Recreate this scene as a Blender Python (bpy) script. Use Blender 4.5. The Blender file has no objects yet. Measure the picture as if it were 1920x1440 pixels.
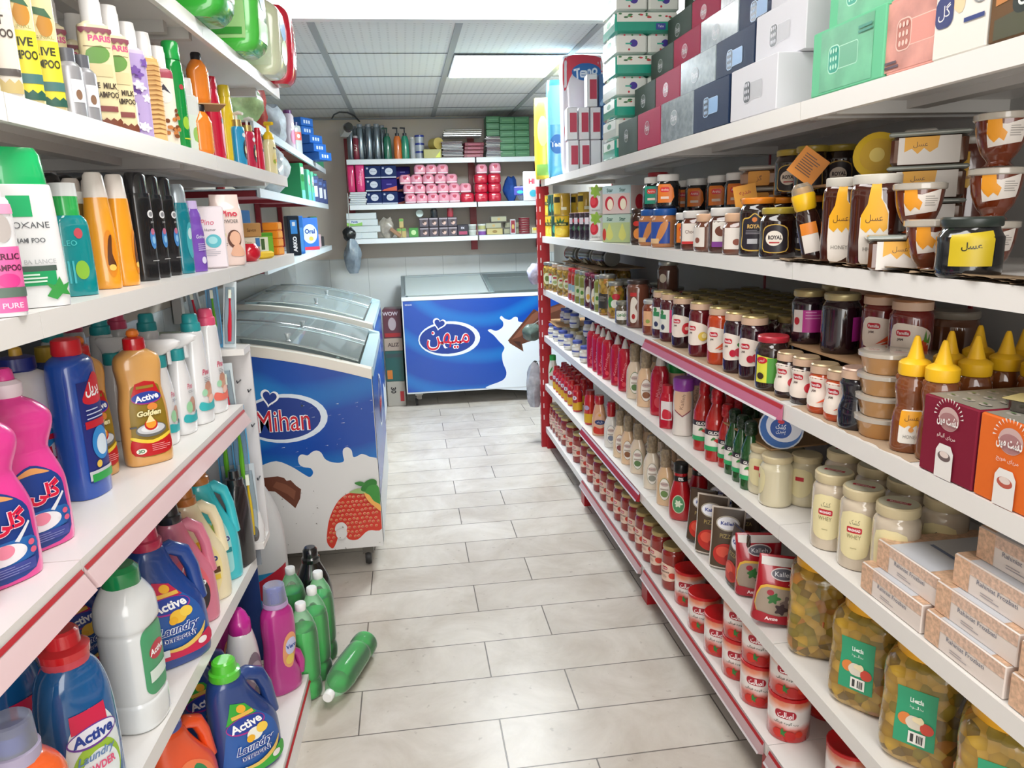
import bpy, bmesh, math, random
from math import sin, cos, pi, radians, atan2, hypot, copysign
from mathutils import Vector, Matrix, Euler
from mathutils.geometry import delaunay_2d_cdt
sc = bpy.context.scene
COL = sc.collection
RND = random.Random(11)
# ------------------------------------------------------------------ camera
H = 1.42
FPX = 1407.0
def _n(v): return v.normalized()
Yc = _n(Vector((756-960, 416-720, FPX)))
_u = (.0294, .9996)
_s = -FPX*FPX/((756-960)*_u[0]+(416-720)*_u[1])
Zc = -_n(Vector((_s*_u[0], _s*_u[1], FPX)))
Xc = Yc.cross(Zc)
if Xc.x < 0: Xc = -Xc
right = Vector((Xc.x, Yc.x, Zc.x)); down = Vector((Xc.y, Yc.y, Zc.y)); fwd = Vector((Xc.z, Yc.z, Zc.z))
cam = bpy.data.cameras.new('camera'); co = bpy.data.objects.new('camera', cam); COL.objects.link(co)
cam.sensor_width = 36; cam.lens = FPX/1920*36; cam.clip_start = .02
R = Matrix((right, -down, -fwd)).transposed()
co.matrix_world = Matrix.Translation((0, 0, H)) @ R.to_4x4()
sc.camera = co
# ------------------------------------------------------------------ world, exposure
w = bpy.data.worlds.new('world'); sc.world = w; w.use_nodes = True
w.node_tree.nodes['Background'].inputs[0].default_value = (.95, .97, 1, 1)
w.node_tree.nodes['Background'].inputs[1].default_value = 1.0
sc.view_settings.view_transform = 'Standard'; sc.view_settings.look = 'None'
sc.view_settings.gamma = 1; sc.view_settings.exposure = 0.22
sc.view_settings.use_curve_mapping = False
def area(name, loc, rot, sx, sy, power, col=(1, 1, 1)):
    l = bpy.data.lights.new(name, 'AREA'); l.shape = 'RECTANGLE'; l.size = sx; l.size_y = sy; l.energy = power; l.color = col
    o = bpy.data.objects.new(name, l); COL.objects.link(o); o.location = loc; o.rotation_euler = rot
    return o
# daylight through the shop front behind the camera, and the ceiling lamps' light
area('shopfront_daylight', (.15, -1.9, 1.45), (radians(90), 0, 0), 2.2, 2.1, 54, (1, .97, .93))
area('ceiling_lamp_light', (.64, 4.53, 2.255), (0, 0, 0), .56, .56, 60, (.86, .95, 1))
area('front_lamp_light', (.1, 1.2, 2.5), (0, 0, 0), .6, 1.6, 22, (1, .98, .95))
area('strip_lamp_light', (.15, 3.262, 2.24), (radians(66), 0, 0), 1.9, .03, 44, (.96, .98, 1))
area('near_lamp_light', (.1, -.8, 2.5), (0, 0, 0), .6, 1.2, 14, (1, .98, .95))
# ------------------------------------------------------------------ materials
_m = {}
def lin(h):
    h = h.lstrip('#')
    return tuple(((int(h[i:i+2], 16)/255)/12.92 if int(h[i:i+2], 16)/255 <= .04045 else ((int(h[i:i+2], 16)/255+.055)/1.055)**2.4) for i in (0, 2, 4))
def M(h, r=.35, kind='', k=0.0):
    key = (h, r, kind, k)
    if key in _m: return _m[key]
    m = bpy.data.materials.new('mat_'+h+kind); m.use_nodes = True
    nt = m.node_tree; p = nt.nodes['Principled BSDF']; c = lin(h)+(1,)
    p.inputs['Base Color'].default_value = c; p.inputs['Roughness'].default_value = r
    N = nt.nodes.new; L = nt.links.new
    if kind == 'metal': p.inputs['Metallic'].default_value = k or .9
    elif kind == 'matte': p.inputs['Specular IOR Level'].default_value = .12
    elif kind == 'coat': p.inputs['Coat Weight'].default_value = .8; p.inputs['Coat Roughness'].default_value = .06
    elif kind == 'emit': p.inputs['Emission Color'].default_value = c; p.inputs['Emission Strength'].default_value = k
    elif kind == 'clear':      # thin clear plastic or glass: mostly see-through, glossy
        t = N('ShaderNodeBsdfTransparent'); t.inputs[0].default_value = c
        mx = N('ShaderNodeMixShader'); fr = N('ShaderNodeFresnel'); ad = N('ShaderNodeMath'); ad.operation = 'ADD'; ad.use_clamp = True
        ad.inputs[1].default_value = k; L(fr.outputs[0], ad.inputs[0]); L(ad.outputs[0], mx.inputs[0])
        L(t.outputs[0], mx.inputs[1]); L(p.outputs[0], mx.inputs[2]); L(mx.outputs[0], nt.nodes['Material Output'].inputs[0])
    elif kind in ('mott', 'blobs', 'wrap', 'scale'):
        tc = N('ShaderNodeTexCoord'); rp = N('ShaderNodeValToRGB')
        if kind == 'blobs':
            v = N('ShaderNodeTexVoronoi'); v.inputs['Scale'].default_value = k
            L(tc.outputs['Object'], v.inputs['Vector']); hs = N('ShaderNodeSeparateColor'); L(v.outputs['Color'], hs.inputs[0])
            L(hs.outputs[0], rp.inputs[0])
            cols = ['a8822a', 'c09a36', 'a08a34', 'c8a044', '8c7a2c', 'b87c38', 'b08c32', '7c6228', 'c09c46']
            rp.color_ramp.interpolation = 'CONSTANT'
            for i, q in enumerate(cols):
                e = rp.color_ramp.elements[i] if i < 2 else rp.color_ramp.elements.new(i/9)
                e.position = i/9; e.color = lin(q)+(1,)
            mul = N('ShaderNodeMix'); mul.data_type = 'RGBA'; mul.blend_type = 'MULTIPLY'; mul.inputs[0].default_value = .5
            r2 = N('ShaderNodeValToRGB'); r2.color_ramp.elements[0].color = (1, 1, 1, 1); r2.color_ramp.elements[1].color = (.25, .2, .1, 1); r2.color_ramp.elements[1].position = .8
            L(v.outputs['Distance'], r2.inputs[0]); L(rp.outputs[0], mul.inputs[6]); L(r2.outputs[0], mul.inputs[7])
            L(mul.outputs[2], p.inputs['Base Color']); p.inputs['Coat Weight'].default_value = .7
            bp = N('ShaderNodeBump'); bp.inputs['Distance'].default_value = .004; L(v.outputs['Distance'], bp.inputs['Height']); L(bp.outputs[0], p.inputs['Normal'])
        else:
            v = N('ShaderNodeTexNoise'); v.inputs['Scale'].default_value = k; v.inputs['Detail'].default_value = 5
            L(tc.outputs['Object'], v.inputs['Vector']); L(v.outputs[0], rp.inputs[0])
            d = {'mott': .78, 'wrap': .6, 'scale': .66}[kind]
            rp.color_ramp.elements[0].position = .35; rp.color_ramp.elements[1].position = .65
            rp.color_ramp.elements[0].color = tuple(x*d for x in c[:3])+(1,); rp.color_ramp.elements[1].color = c
            L(rp.outputs[0], p.inputs['Base Color'])
            if kind == 'wrap':
                bp = N('ShaderNodeBump'); bp.inputs['Distance'].default_value = .006; L(v.outputs[0], bp.inputs['Height']); L(bp.outputs[0], p.inputs['Normal'])
    _m[key] = m
    return m
# ------------------------------------------------------------------ mesh building (all in metres)
class MB:
    def __init__(s): s.v = []; s.f = []; s.i = []; s.mats = []
    def mi(s, m):
        if m not in s.mats: s.mats.append(m)
        return s.mats.index(m)
    def add(s, vs, fs, m):
        o = len(s.v); k = s.mi(m); s.v += [tuple(q) for q in vs]
        for f in fs: s.f.append([o+j for j in f]); s.i.append(k)
        return s
    def box(s, x0, y0, z0, x1, y1, z1, m):
        vs = [(x, y, z) for z in (z0, z1) for y in (y0, y1) for x in (x0, x1)]
        return s.add(vs, [(0, 2, 3, 1), (4, 5, 7, 6), (0, 1, 5, 4), (2, 6, 7, 3), (0, 4, 6, 2), (1, 3, 7, 5)], m)
    def cbox(s, w, d, h, m, z=0, r=.004, x=0, y=0):   # box with chamfered vertical and horizontal edges
        return s.loft([(w/2-r, d/2-r, z, x, y), (w/2, d/2, z+r, x, y), (w/2, d/2, z+h-r, x, y), (w/2-r, d/2-r, z+h, x, y)], m, sq=40, n=4, rc=r)
    def loft(s, secs, m, sq=2, n=24, rc=None, cap=True):
        vs = []
        for q in secs:
            a, b, z = q[:3]; ox = q[3] if len(q) > 3 else 0; oy = q[4] if len(q) > 4 else 0
            if rc is not None:
                r = min(rc, a*.9, b*.9)
                for sx, sy in ((1, 1), (-1, 1), (-1, -1), (1, -1)):
                    p1 = (sx*a, sy*(b-r)); p2 = (sx*(a-r), sy*b)
                    if sx*sy < 0: p1, p2 = p2, p1
                    vs += [(ox+p1[0], oy+p1[1], z), (ox+p2[0], oy+p2[1], z)]
            else:
                for k in range(n):
                    t = 2*pi*k/n; c, d = cos(t), sin(t)
                    e = 2/sq
                    vs.append((ox+a*copysign(abs(c)**e, c), oy+b*copysign(abs(d)**e, d), z))
        N = 8 if rc is not None else n; fs = []
        for j in range(len(secs)-1):
            for k in range(N):
                a, b = j*N+k, j*N+(k+1) % N
                fs.append((a, b, b+N, a+N))
        if cap: fs += [tuple(reversed(range(N))), tuple(range((len(secs)-1)*N, len(secs)*N))]
        return s.add(vs, fs, m)
    def lathe(s, prof, m, n=20, **k): return s.loft([(r, r, z) for r, z in prof], m, n=n, **k)
    def tube(s, pts, r, m, n=8, closed=False):
        P = [Vector(p) for p in pts]; vs = []; L = len(P)
        rr = r if isinstance(r, (list, tuple)) else [r]*L
        for i, p in enumerate(P):
            a = P[i-1] if (i > 0 or closed) else p; b = P[(i+1) % L] if (i < L-1 or closed) else p
            t = (b-a).normalized(); u = t.orthogonal() if i == 0 else (u-t*u.dot(t))
            u.normalize(); w_ = t.cross(u)
            vs += [p+rr[i]*(cos(2*pi*k/n)*u+sin(2*pi*k/n)*w_) for k in range(n)]
        fs = []
        for i in range(L if closed else L-1):
            for k in range(n):
                a, b = i*n+k, i*n+(k+1) % n; c = ((i+1) % L)*n
                fs.append((a, b, c+(k+1) % n, c+k))
        if not closed: fs += [tuple(range(n)), tuple(range((L-1)*n, L*n))]
        return s.add(vs, fs, m)
    def ball(s, c, rx, ry, rz, m, n=10, k=6):
        return s.loft([(max(rx*sin(pi*j/k), 1e-4), max(ry*sin(pi*j/k), 1e-4), c[2]-rz*cos(pi*j/k), c[0], c[1]) for j in range(k+1)], m, n=n)
    def xf(s, mat):
        s.v = [tuple(mat @ Vector(q)) for q in s.v]; return s
    def mesh(s, name='mesh', ang=38):
        me = bpy.data.meshes.new(name); me.from_pydata(s.v, [], s.f)
        for m in s.mats: me.materials.append(m)
        me.polygons.foreach_set('material_index', s.i)
        me.polygons.foreach_set('use_smooth', [True]*len(s.f))
        bm = bmesh.new(); bm.from_mesh(me); bmesh.ops.recalc_face_normals(bm, faces=bm.faces); bm.to_mesh(me); bm.free()
        me.set_sharp_from_angle(angle=radians(ang)); me.update()
        return me
def sp(secs, k=4):     # smooth (Catmull-Rom) interpolation of loft sections
    S = [tuple(q)+(0,)*(5-len(q)) for q in secs]; out = []
    for i in range(len(S)-1):
        p0, p1, p2, p3 = S[max(i-1, 0)], S[i], S[i+1], S[min(i+2, len(S)-1)]
        for j in range(k):
            t = j/k
            out.append(tuple(.5*((2*b)+(c-a)*t+(2*a-5*b+4*c-d)*t*t+(3*b-a-3*c+d)*t**3) for a, b, c, d in zip(p0, p1, p2, p3)))
            q = list(out[-1]); q[2] = min(max(q[2], p1[2]), p2[2]); q[0] = max(q[0], 1e-4); q[1] = max(q[1], 1e-4); out[-1] = tuple(q)
    out.append(S[-1]); return out
# ------------------------------------------------------------------ printing (labels, lettering)
_F = {'ا': (0xFE8D, 0xFE8E), 'آ': (0xFE81, 0xFE82), 'ب': 0xFE8F, 'پ': 0xFB56, 'ت': 0xFE95, 'ج': 0xFE9D, 'چ': 0xFB7A, 'خ': 0xFEA5, 'د': (0xFEA9, 0xFEAA), 'ر': (0xFEAD, 0xFEAE), 'ز': (0xFEAF, 0xFEB0), 'س': 0xFEB1, 'ش': 0xFEB5, 'ص': 0xFEB9, 'ع': 0xFEC9, 'ف': 0xFED1, 'ق': 0xFED5, 'ک': 0xFB8E, 'گ': 0xFB92, 'ل': 0xFEDD, 'م': 0xFEE1, 'ن': 0xFEE5, 'و': (0xFEED, 0xFEEE), 'ه': 0xFEE9, 'ی': 0xFBFC, 'ژ': (0xFB8A, 0xFB8B)}
def fa(s):
    if not any(c in _F for c in s): return s
    out = []
    for i, ch in enumerate(s):
        v = _F.get(ch)
        if v is None: out.append(ch); continue
        pv = _F.get(s[i-1]) if i else None; nx = _F.get(s[i+1]) if i+1 < len(s) else None
        p = pv is not None and not isinstance(pv, tuple); four = not isinstance(v, tuple); n = nx is not None and four
        b = v if four else v[0]
        out.append(chr(b+(1 if p else 0)+(2 if n else 0)))
    return ''.join(reversed(out))
_t = {}
def text(s, bold=0, it=0):
    key = (s, bold, it)
    if key not in _t:
        c = bpy.data.curves.new('t', 'FONT'); c.body = fa(s); c.resolution_u = 3; c.offset = bold; c.shear = it
        o = bpy.data.objects.new('t', c); me = o.to_mesh()
        v = [tuple(q.co) for q in me.vertices]; f = [tuple(p.vertices) for p in me.polygons]
        o.to_mesh_clear(); bpy.data.objects.remove(o); bpy.data.curves.remove(c)
        x0 = min(q[0] for q in v); x1 = max(q[0] for q in v); y0 = min(q[1] for q in v); y1 = max(q[1] for q in v)
        h = y1-y0; _t[key] = ([((q[0]-(x0+x1)/2)/h, (q[1]-(y0+y1)/2)/h) for q in v], f, (x1-x0)/h)
    return _t[key]
def blob(cx, cy, r, n=7, amp=.25, seed=1, ry=None):
    g = random.Random(seed); ph = g.random()*6; ry = ry or r
    return [(cx+r*(1+amp*sin(n*t+ph)*.5+amp*.3*sin(3*t+ph))*cos(t), cy+ry*(1+amp*sin(n*t+ph)*.5)*sin(t)) for t in [2*pi*k/32 for k in range(32)]]
def art(layers, mp, step=None, name='label', off0=.0004, doff=None, unit=.01):
    """layers of printing in cm, laid on a surface by mp(x, y, offset); step = tessellation for curved surfaces"""
    b = MB(); off = off0
    if doff is None: doff = .00012 if step is None else .00028
    if step is not None and step < .95: step = .65
    for L in layers:
        k = L[0]; off += doff
        if k == 't':
            _, s, cx, cy, h, col = L[:6]; ex = L[6] if len(L) > 6 else {}
            v, f, ar = text(s, ex.get('b', 0), ex.get('i', 0)); sx = h
            if 'w' in ex: sx = ex['w']/ar
            ro = radians(ex.get('r', 0)); cr, sr = cos(ro), sin(ro)
            if ex.get('o'):     # outline colour printed behind the letters
                v2, f2, _ = text(s, ex.get('b', 0)+ex.get('ow', .05), ex.get('i', 0)); g = 1+2*ex.get('ow', .05)*.9
                b.add([mp((cx+q[0]*sx*g*cr-q[1]*h*g*sr)*unit, (cy+q[0]*sx*g*sr+q[1]*h*g*cr)*unit, off) for q in v2], f2, M(ex['o'], .4)); off += doff
            b.add([mp((cx+q[0]*sx*cr-q[1]*h*sr)*unit, (cy+q[0]*sx*sr+q[1]*h*cr)*unit, off) for q in v], f, M(col, .4)); continue
        if k == 'r':
            x0, y0, x1, y1, col = L[1:6]; rr = L[6] if len(L) > 6 else 0
            if rr:
                pts = []
                for cx, cy, a0 in ((x1-rr, y1-rr, 0), (x0+rr, y1-rr, 90), (x0+rr, y0+rr, 180), (x1-rr, y0+rr, 270)):
                    pts += [(cx+rr*cos(radians(a0+15*j)), cy+rr*sin(radians(a0+15*j))) for j in range(7)]
            else: pts = [(x0, y0), (x1, y0), (x1, y1), (x0, y1)]
        elif k == 'e': cx, cy, rx, ry, col = L[1:6]; pts = [(cx+rx*cos(2*pi*j/28), cy+ry*sin(2*pi*j/28)) for j in range(28)]
        elif k == 'p': pts, col = L[1:3]
        m = col if not isinstance(col, str) else M(col, .4)
        if step is None:
            b.add([mp(x*unit, y*unit, off) for x, y in pts], [tuple(range(len(pts)))], m); continue
        P = []
        for j in range(len(pts)):
            a, c = pts[j], pts[(j+1) % len(pts)]; nn = max(1, int(hypot(c[0]-a[0], c[1]-a[1])/step+.5))
            P += [(a[0]+(c[0]-a[0])*q/nn, a[1]+(c[1]-a[1])*q/nn) for q in range(nn)]
        nb = len(P); xs = [q[0] for q in P]; ys = [q[1] for q in P]
        def inside(x, y):
            r = False; j = nb-1
            for i in range(nb):
                if (P[i][1] > y) != (P[j][1] > y) and x < (P[j][0]-P[i][0])*(y-P[i][1])/(P[j][1]-P[i][1])+P[i][0]: r = not r
                j = i
            return r
        V = [Vector(q) for q in P]; x = min(xs)+step*.5
        while x < max(xs):
            y = min(ys)+step*.5
            while y < max(ys):
                if inside(x, y): V.append(Vector((x, y)))
                y += step
            x += step
        o = delaunay_2d_cdt(V, [], [list(range(nb))], 1, 1e-5)
        b.add([mp(q.x*unit, q.y*unit, off) for q in o[0]], [tuple(f) for f in o[2]], m)
    me = b.mesh(name, 60); return me
def surf(secs, zc, sq=2, rot=0):
    """mapping of label coordinates onto a lofted body, centred on the front (-y) at height zc"""
    S = [tuple(q)+(0,)*(5-len(q)) for q in secs]
    def at(z):
        for a, b in zip(S, S[1:]):
            if a[2] <= z <= b[2] and b[2] > a[2]:
                t = (z-a[2])/(b[2]-a[2]); return [p+(q-p)*t for p, q in zip(a, b)]
        return S[0] if z < S[0][2] else S[-1]
    e = 2/sq; q = at(zc); A, B = q[0], q[1]
    def pt(t, a, b): c, d = cos(t), sin(t); return (a*copysign(abs(c)**e, c), b*copysign(abs(d)**e, d))
    N = 240; t0 = -pi/2+radians(rot); tab = [(0, t0)]; acc = 0; pr = pt(t0, A, B)
    for j in range(1, N+1):
        t = t0+2*pi*j/N; c = pt(t, A, B); acc += hypot(c[0]-pr[0], c[1]-pr[1]); tab.append((acc, t)); pr = c
    tot = acc
    def mp(x, y, off):
        s_ = x % tot; lo, hi = 0, N
        while hi-lo > 1:
            m_ = (lo+hi)//2
            if tab[m_][0] <= s_: lo = m_
            else: hi = m_
        u = (s_-tab[lo][0])/max(tab[hi][0]-tab[lo][0], 1e-9); t = tab[lo][1]+(tab[hi][1]-tab[lo][1])*u
        q = at(zc+y); c = pt(t, q[0]+off, q[1]+off)
        return (q[3]+c[0], q[4]+c[1], zc+y)
    return mp
def front(y=0, z=0, x=0): return lambda a, b, off: (x+a, y-off, z+b)       # printing on a flat front (-y) face
def endf(x, y=0, z=0, s=1): return lambda a, b, off: (x+s*off, y+s*a, z+b)  # printing on an end (s*x) face
def topf(z, x=0, y=0): return lambda a, b, off: (x+a, y+b, z+off)
# ------------------------------------------------------------------ things
def O(name, data, parent=None, loc=None, rot=None, link=True):
    o = bpy.data.objects.new(name, data)
    if link: COL.objects.link(o)
    if parent: o.parent = parent
    if loc: o.location = loc
    if rot: o.rotation_euler = rot
    return o
def T(name, cat, parts):
    """template of a thing: parts = [(part name, mesh, [sub-parts])]; a part label may follow"""
    return (name, cat, parts)
SEEN = set()
def put(t, loc, rz=0, label='', group=None, tilt=None, s=1, name=None, cat=None):
    n, c, parts = t
    r = O(name or n, None, None, loc, (tilt[0], tilt[1], radians(rz)) if tilt else (0, 0, radians(rz)))
    r.empty_display_size = .02
    if s != 1: r.scale = (s, s, s) if not isinstance(s, tuple) else s
    r['label'] = label; r['category'] = cat or c
    if group: r['group'] = group
    def rec(ps, par):
        for q in ps:
            o = O(q[0], q[1], par)
            if len(q) > 3 and q[3]: o['label'] = q[3]
            if len(q) > 4: o['kind'] = q[4]
            if len(q) > 2 and q[2]: rec(q[2], o)
    rec(parts, r)
    return r
def solo(name, mesh, label, cat, loc=(0, 0, 0), rz=0, group=None, kind=None):
    o = O(name, mesh, None, loc, (0, 0, radians(rz))); o['label'] = label; o['category'] = cat
    if group: o['group'] = group
    if kind: o['kind'] = kind
    return o
def struct(name, mesh, loc=None):
    o = O(name, mesh, None, loc); o['kind'] = 'structure'; return o
ORD = ['first', 'second', 'third', 'fourth', 'fifth', 'sixth', 'seventh', 'eighth', 'ninth', 'tenth', 'eleventh', 'twelfth', 'thirteenth', 'fourteenth', 'fifteenth', 'sixteenth', 'seventeenth', 'eighteenth', 'nineteenth', 'twentieth', 'twenty-first', 'twenty-second', 'twenty-third', 'twenty-fourth', 'twenty-fifth']
def solY(px, X0, k, z):     # where a plumb line above picture column px meets a shelf line
    a = (px-960)/FPX; C0 = Vector((Xc.x, Yc.x, Zc.x)); C2 = Vector((Xc.z, Yc.z, Zc.z)); D = C0-a*C2
    return -(X0*D.x+(z-H)*D.z)/(k*D.x+D.y)
ZL = dict(T=1.93, A=1.605, B=1.31, C=.93, D=.47, E=.10); OFF = dict(T=0, A=0, B=0, C=0, D=-.01, E=.12)
ZR = dict(top=1.635, honey=1.312, jam=1.0, sauce=.715, s5=.412, bot=.135)
XR = .815
def PR(px, d, sh, up=0):
    z = ZR[sh]; return (XR+d, min(solY(px, XR+d, 0, z), 4.43), z+up)
def PL(px, d, sh, up=.001):
    z = ZL[sh]; Y = min(solY(px, -.564+OFF[sh]-d, .04, z), dict(C=2.10, D=2.10, E=2.04).get(sh, 3.08)); return (-.564+OFF[sh]-d+.04*Y, Y, z+up)
def PF(px, d, z): return (-.55-d, min(solY(px, -.55-d, 0, z), 5.86), z)     # shelves above the freezers
def PB(px, Y, z):        # back wall shelves: at depth Y
    a = (px-960)/FPX; C0 = Vector((Xc.x, Yc.x, Zc.x)); C2 = Vector((Xc.z, Yc.z, Zc.z)); D = C0-a*C2
    return (-(Y*D.y+(z-H)*D.z)/D.x, Y, z)
# ================================================================== THE SETTING
def floor_mat():
    m = bpy.data.materials.new('floor_marble_tiles'); m.use_nodes = True; nt = m.node_tree; p = nt.nodes['Principled BSDF']; N = nt.nodes.new; L = nt.links.new
    tc = N('ShaderNodeTexCoord'); mp = N('ShaderNodeMapping'); mp.inputs['Location'].default_value = (.21, -.0465, 0); L(tc.outputs['Object'], mp.inputs[0])
    br = N('ShaderNodeTexBrick'); br.inputs['Scale'].default_value = 1; br.inputs['Brick Width'].default_value = .64; br.inputs['Row Height'].default_value = .2075
    br.inputs['Mortar Size'].default_value = .0022; br.inputs['Mortar Smooth'].default_value = .3; br.offset = .37; br.offset_frequency = 2
    br.inputs['Color1'].default_value = lin('d9d3ca')+(1,); br.inputs['Color2'].default_value = lin('cfc8bf')+(1,); br.inputs['Mortar'].default_value = lin('77706a')+(1,)
    L(mp.outputs[0], br.inputs['Vector'])
    n1 = N('ShaderNodeTexNoise'); n1.inputs['Scale'].default_value = 3.5; n1.inputs['Detail'].default_value = 8; n1.inputs['Roughness'].default_value = .65; n1.inputs['Distortion'].default_value = .6; L(tc.outputs['Object'], n1.inputs['Vector'])
    r = N('ShaderNodeValToRGB'); r.color_ramp.elements[0].position = .3; r.color_ramp.elements[0].color = lin('cfc8c0')+(1,); r.color_ramp.elements[1].position = .72; r.color_ramp.elements[1].color = (1, 1, 1, 1); L(n1.outputs[0], r.inputs[0])
    mx = N('ShaderNodeMix'); mx.data_type = 'RGBA'; mx.blend_type = 'MULTIPLY'; mx.inputs[0].default_value = .85; L(br.outputs['Color'], mx.inputs[6]); L(r.outputs[0], mx.inputs[7])
    n2 = N('ShaderNodeTexNoise'); n2.inputs['Scale'].default_value = 34; n2.inputs['Detail'].default_value = 3; L(tc.outputs['Object'], n2.inputs['Vector'])
    r2 = N('ShaderNodeValToRGB'); r2.color_ramp.elements[0].position = .27; r2.color_ramp.elements[0].color = (.55, .52, .5, 1); r2.color_ramp.elements[1].position = .33; r2.color_ramp.elements[1].color = (1, 1, 1, 1); L(n2.outputs[0], r2.inputs[0])
    m2 = N('ShaderNodeMix'); m2.data_type = 'RGBA'; m2.blend_type = 'MULTIPLY'; m2.inputs[0].default_value = .5; L(mx.outputs[2], m2.inputs[6]); L(r2.outputs[0], m2.inputs[7])
    L(m2.outputs[2], p.inputs['Base Color']); p.inputs['Roughness'].default_value = .33; p.inputs['Specular IOR Level'].default_value = .35
    bp = N('ShaderNodeBump'); bp.inputs['Distance'].default_value = .001; bp.invert = True; L(br.outputs['Fac'], bp.inputs['Height']); L(bp.outputs[0], p.inputs['Normal'])
    return m
def tile_mat(col, grout, w_, h_, vert='XZ', rough=.2):
    m = bpy.data.materials.new('wall_tiles'); m.use_nodes = True; nt = m.node_tree; p = nt.nodes['Principled BSDF']; N = nt.nodes.new; L = nt.links.new
    tc = N('ShaderNodeTexCoord'); sx = N('ShaderNodeSeparateXYZ'); cb = N('ShaderNodeCombineXYZ'); L(tc.outputs['Object'], sx.inputs[0])
    L(sx.outputs[0 if vert == 'XZ' else 1], cb.inputs[0]); L(sx.outputs[2], cb.inputs[1])
    br = N('ShaderNodeTexBrick'); br.offset = 0; br.inputs['Scale'].default_value = 1; br.inputs['Brick Width'].default_value = w_; br.inputs['Row Height'].default_value = h_; br.inputs['Mortar Size'].default_value = .0015
    br.inputs['Color1'].default_value = lin(col)+(1,); br.inputs['Color2'].default_value = lin(col)+(1,); br.inputs['Mortar'].default_value = lin(grout)+(1,)
    L(cb.outputs[0], br.inputs['Vector']); L(br.outputs['Color'], p.inputs['Base Color']); p.inputs['Roughness'].default_value = rough
    return m
def ceil_mat():
    m = bpy.data.materials.new('ceiling_perforated_tiles'); m.use_nodes = True; nt = m.node_tree; p = nt.nodes['Principled BSDF']; N = nt.nodes.new; L = nt.links.new
    tc = N('ShaderNodeTexCoord'); sx = N('ShaderNodeSeparateXYZ'); L(tc.outputs['Object'], sx.inputs[0])
    def mth(op, a, b):
        q = N('ShaderNodeMath'); q.operation = op
        for i, z in enumerate((a, b)):
            if hasattr(z, 'links') or hasattr(z, 'is_output'): L(z, q.inputs[i])
            elif z is not None: q.inputs[i].default_value = z
        return q.outputs[0]
    def cell(o, s): return mth('SUBTRACT', mth('FRACT', mth('MULTIPLY', o, 1/s), None), .5)
    cx, cy = cell(sx.outputs[0], .04), cell(sx.outputs[1], .033)
    d = mth('ADD', mth('MULTIPLY', cx, cx), mth('MULTIPLY', cy, cy)); hole = mth('LESS_THAN', d, .022)
    mx = N('ShaderNodeMix'); mx.data_type = 'RGBA'; L(hole, mx.inputs[0]); mx.inputs[6].default_value = lin('e2e6e8')+(1,); mx.inputs[7].default_value = lin('c4c8cb')+(1,)
    L(mx.outputs[2], p.inputs['Base Color']); p.inputs['Roughness'].default_value = .8
    return m
WX, EX, BY, FY = -.925, 1.30, 6.6, -2.0
CZ = 2.27
struct('floor', MB().box(WX-.1, FY, -.05, EX+.1, BY+.1, 0, floor_mat()).mesh())
struct('wall_left', MB().box(WX-.1, FY, 0, WX, BY, 1.12, tile_mat('c2c8c8', '7d8585', .6, .56, 'YZ')).box(WX-.1, FY, 1.12, WX, BY, 3, M('c0b8ac', .8)).mesh())
struct('wall_back', MB().box(WX-.1, BY, 0, EX+.1, BY+.1, 1.125, tile_mat('d6dcdc', '9aa3a3', .32, .56)).box(WX-.1, BY+.004, 1.125, EX+.1, BY+.1, 3, M('cbc2b7', .85)).mesh())
struct('wall_right', MB().box(EX, FY, 0, EX+.1, BY, 3, M('b5b1aa', .8)).mesh())
struct('wall_front', MB().box(WX-.1, FY-.1, 0, EX+.1, FY, .3, M('9c9890', .8)).box(WX-.1, FY-.1, 2.55, EX+.1, FY, 3, M('9c9890', .8)).mesh())
# tiled ceiling from the lamp beam to the back wall, a plain higher one nearer the street
struct('ceiling', MB().box(WX-.1, 3.28, CZ, EX+.1, BY, CZ+.05, ceil_mat()).mesh())
struct('trim_1', MB().box(WX, FY, 2.62, EX, 3.28, 2.66, M('8e857b', .8)).box(WX, 3.24, CZ+.045, EX, 3.28, 2.62, M('8e857b', .8)).mesh('upper ceiling'))
g = MB(); GM = M('a4abae', .5); x = .295-.64*2
while x < EX:
    g.box(x-.016, 3.28, CZ-.006, x+.016, BY, CZ-.0005, GM); x += .64
y = 3.54
while y < BY:
    g.box(WX, y-.004, CZ-.003, EX, y+.004, CZ-.0008, M('6d7478', .5)); y += .64
struct('trim_2', g.mesh('ceiling grid'))
struct('trim_3', MB().box(WX, BY-.02, CZ-.02, EX, BY, CZ-.007, M('8d9294', .6)).mesh('ceiling edge'))
# linear lamp along the beam and the square panel
put(T('ceiling_lamp', 'ceiling lamp', [('housing', MB().box(WX+.02, 3.285, CZ-.055, EX-.02, 3.34, CZ-.001, M('e8ecee', .5)).mesh()), ('diffuser', MB().box(WX+.03, 3.262, CZ-.05, EX-.03, 3.279, CZ+.05, M('ffffff', .5, 'emit', 3.0)).mesh())]),
    (0, 0, 0), 0, 'long white strip lamp running across the near edge of the tiled ceiling')
put(T('ceiling_panel_lamp', 'ceiling lamp', [('frame', MB().box(-.30, -.305, -.010, .30, .305, -.0075, M('dfe6ea', .5)).mesh()), ('diffuser', MB().box(-.29, -.295, -.014, .29, .295, -.0105, M('f4fbff', .5, 'emit', 6.0)).mesh())]),
    (.615, 4.50, CZ), 0, 'bright flat panel lamp set in the tiled ceiling')
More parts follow.
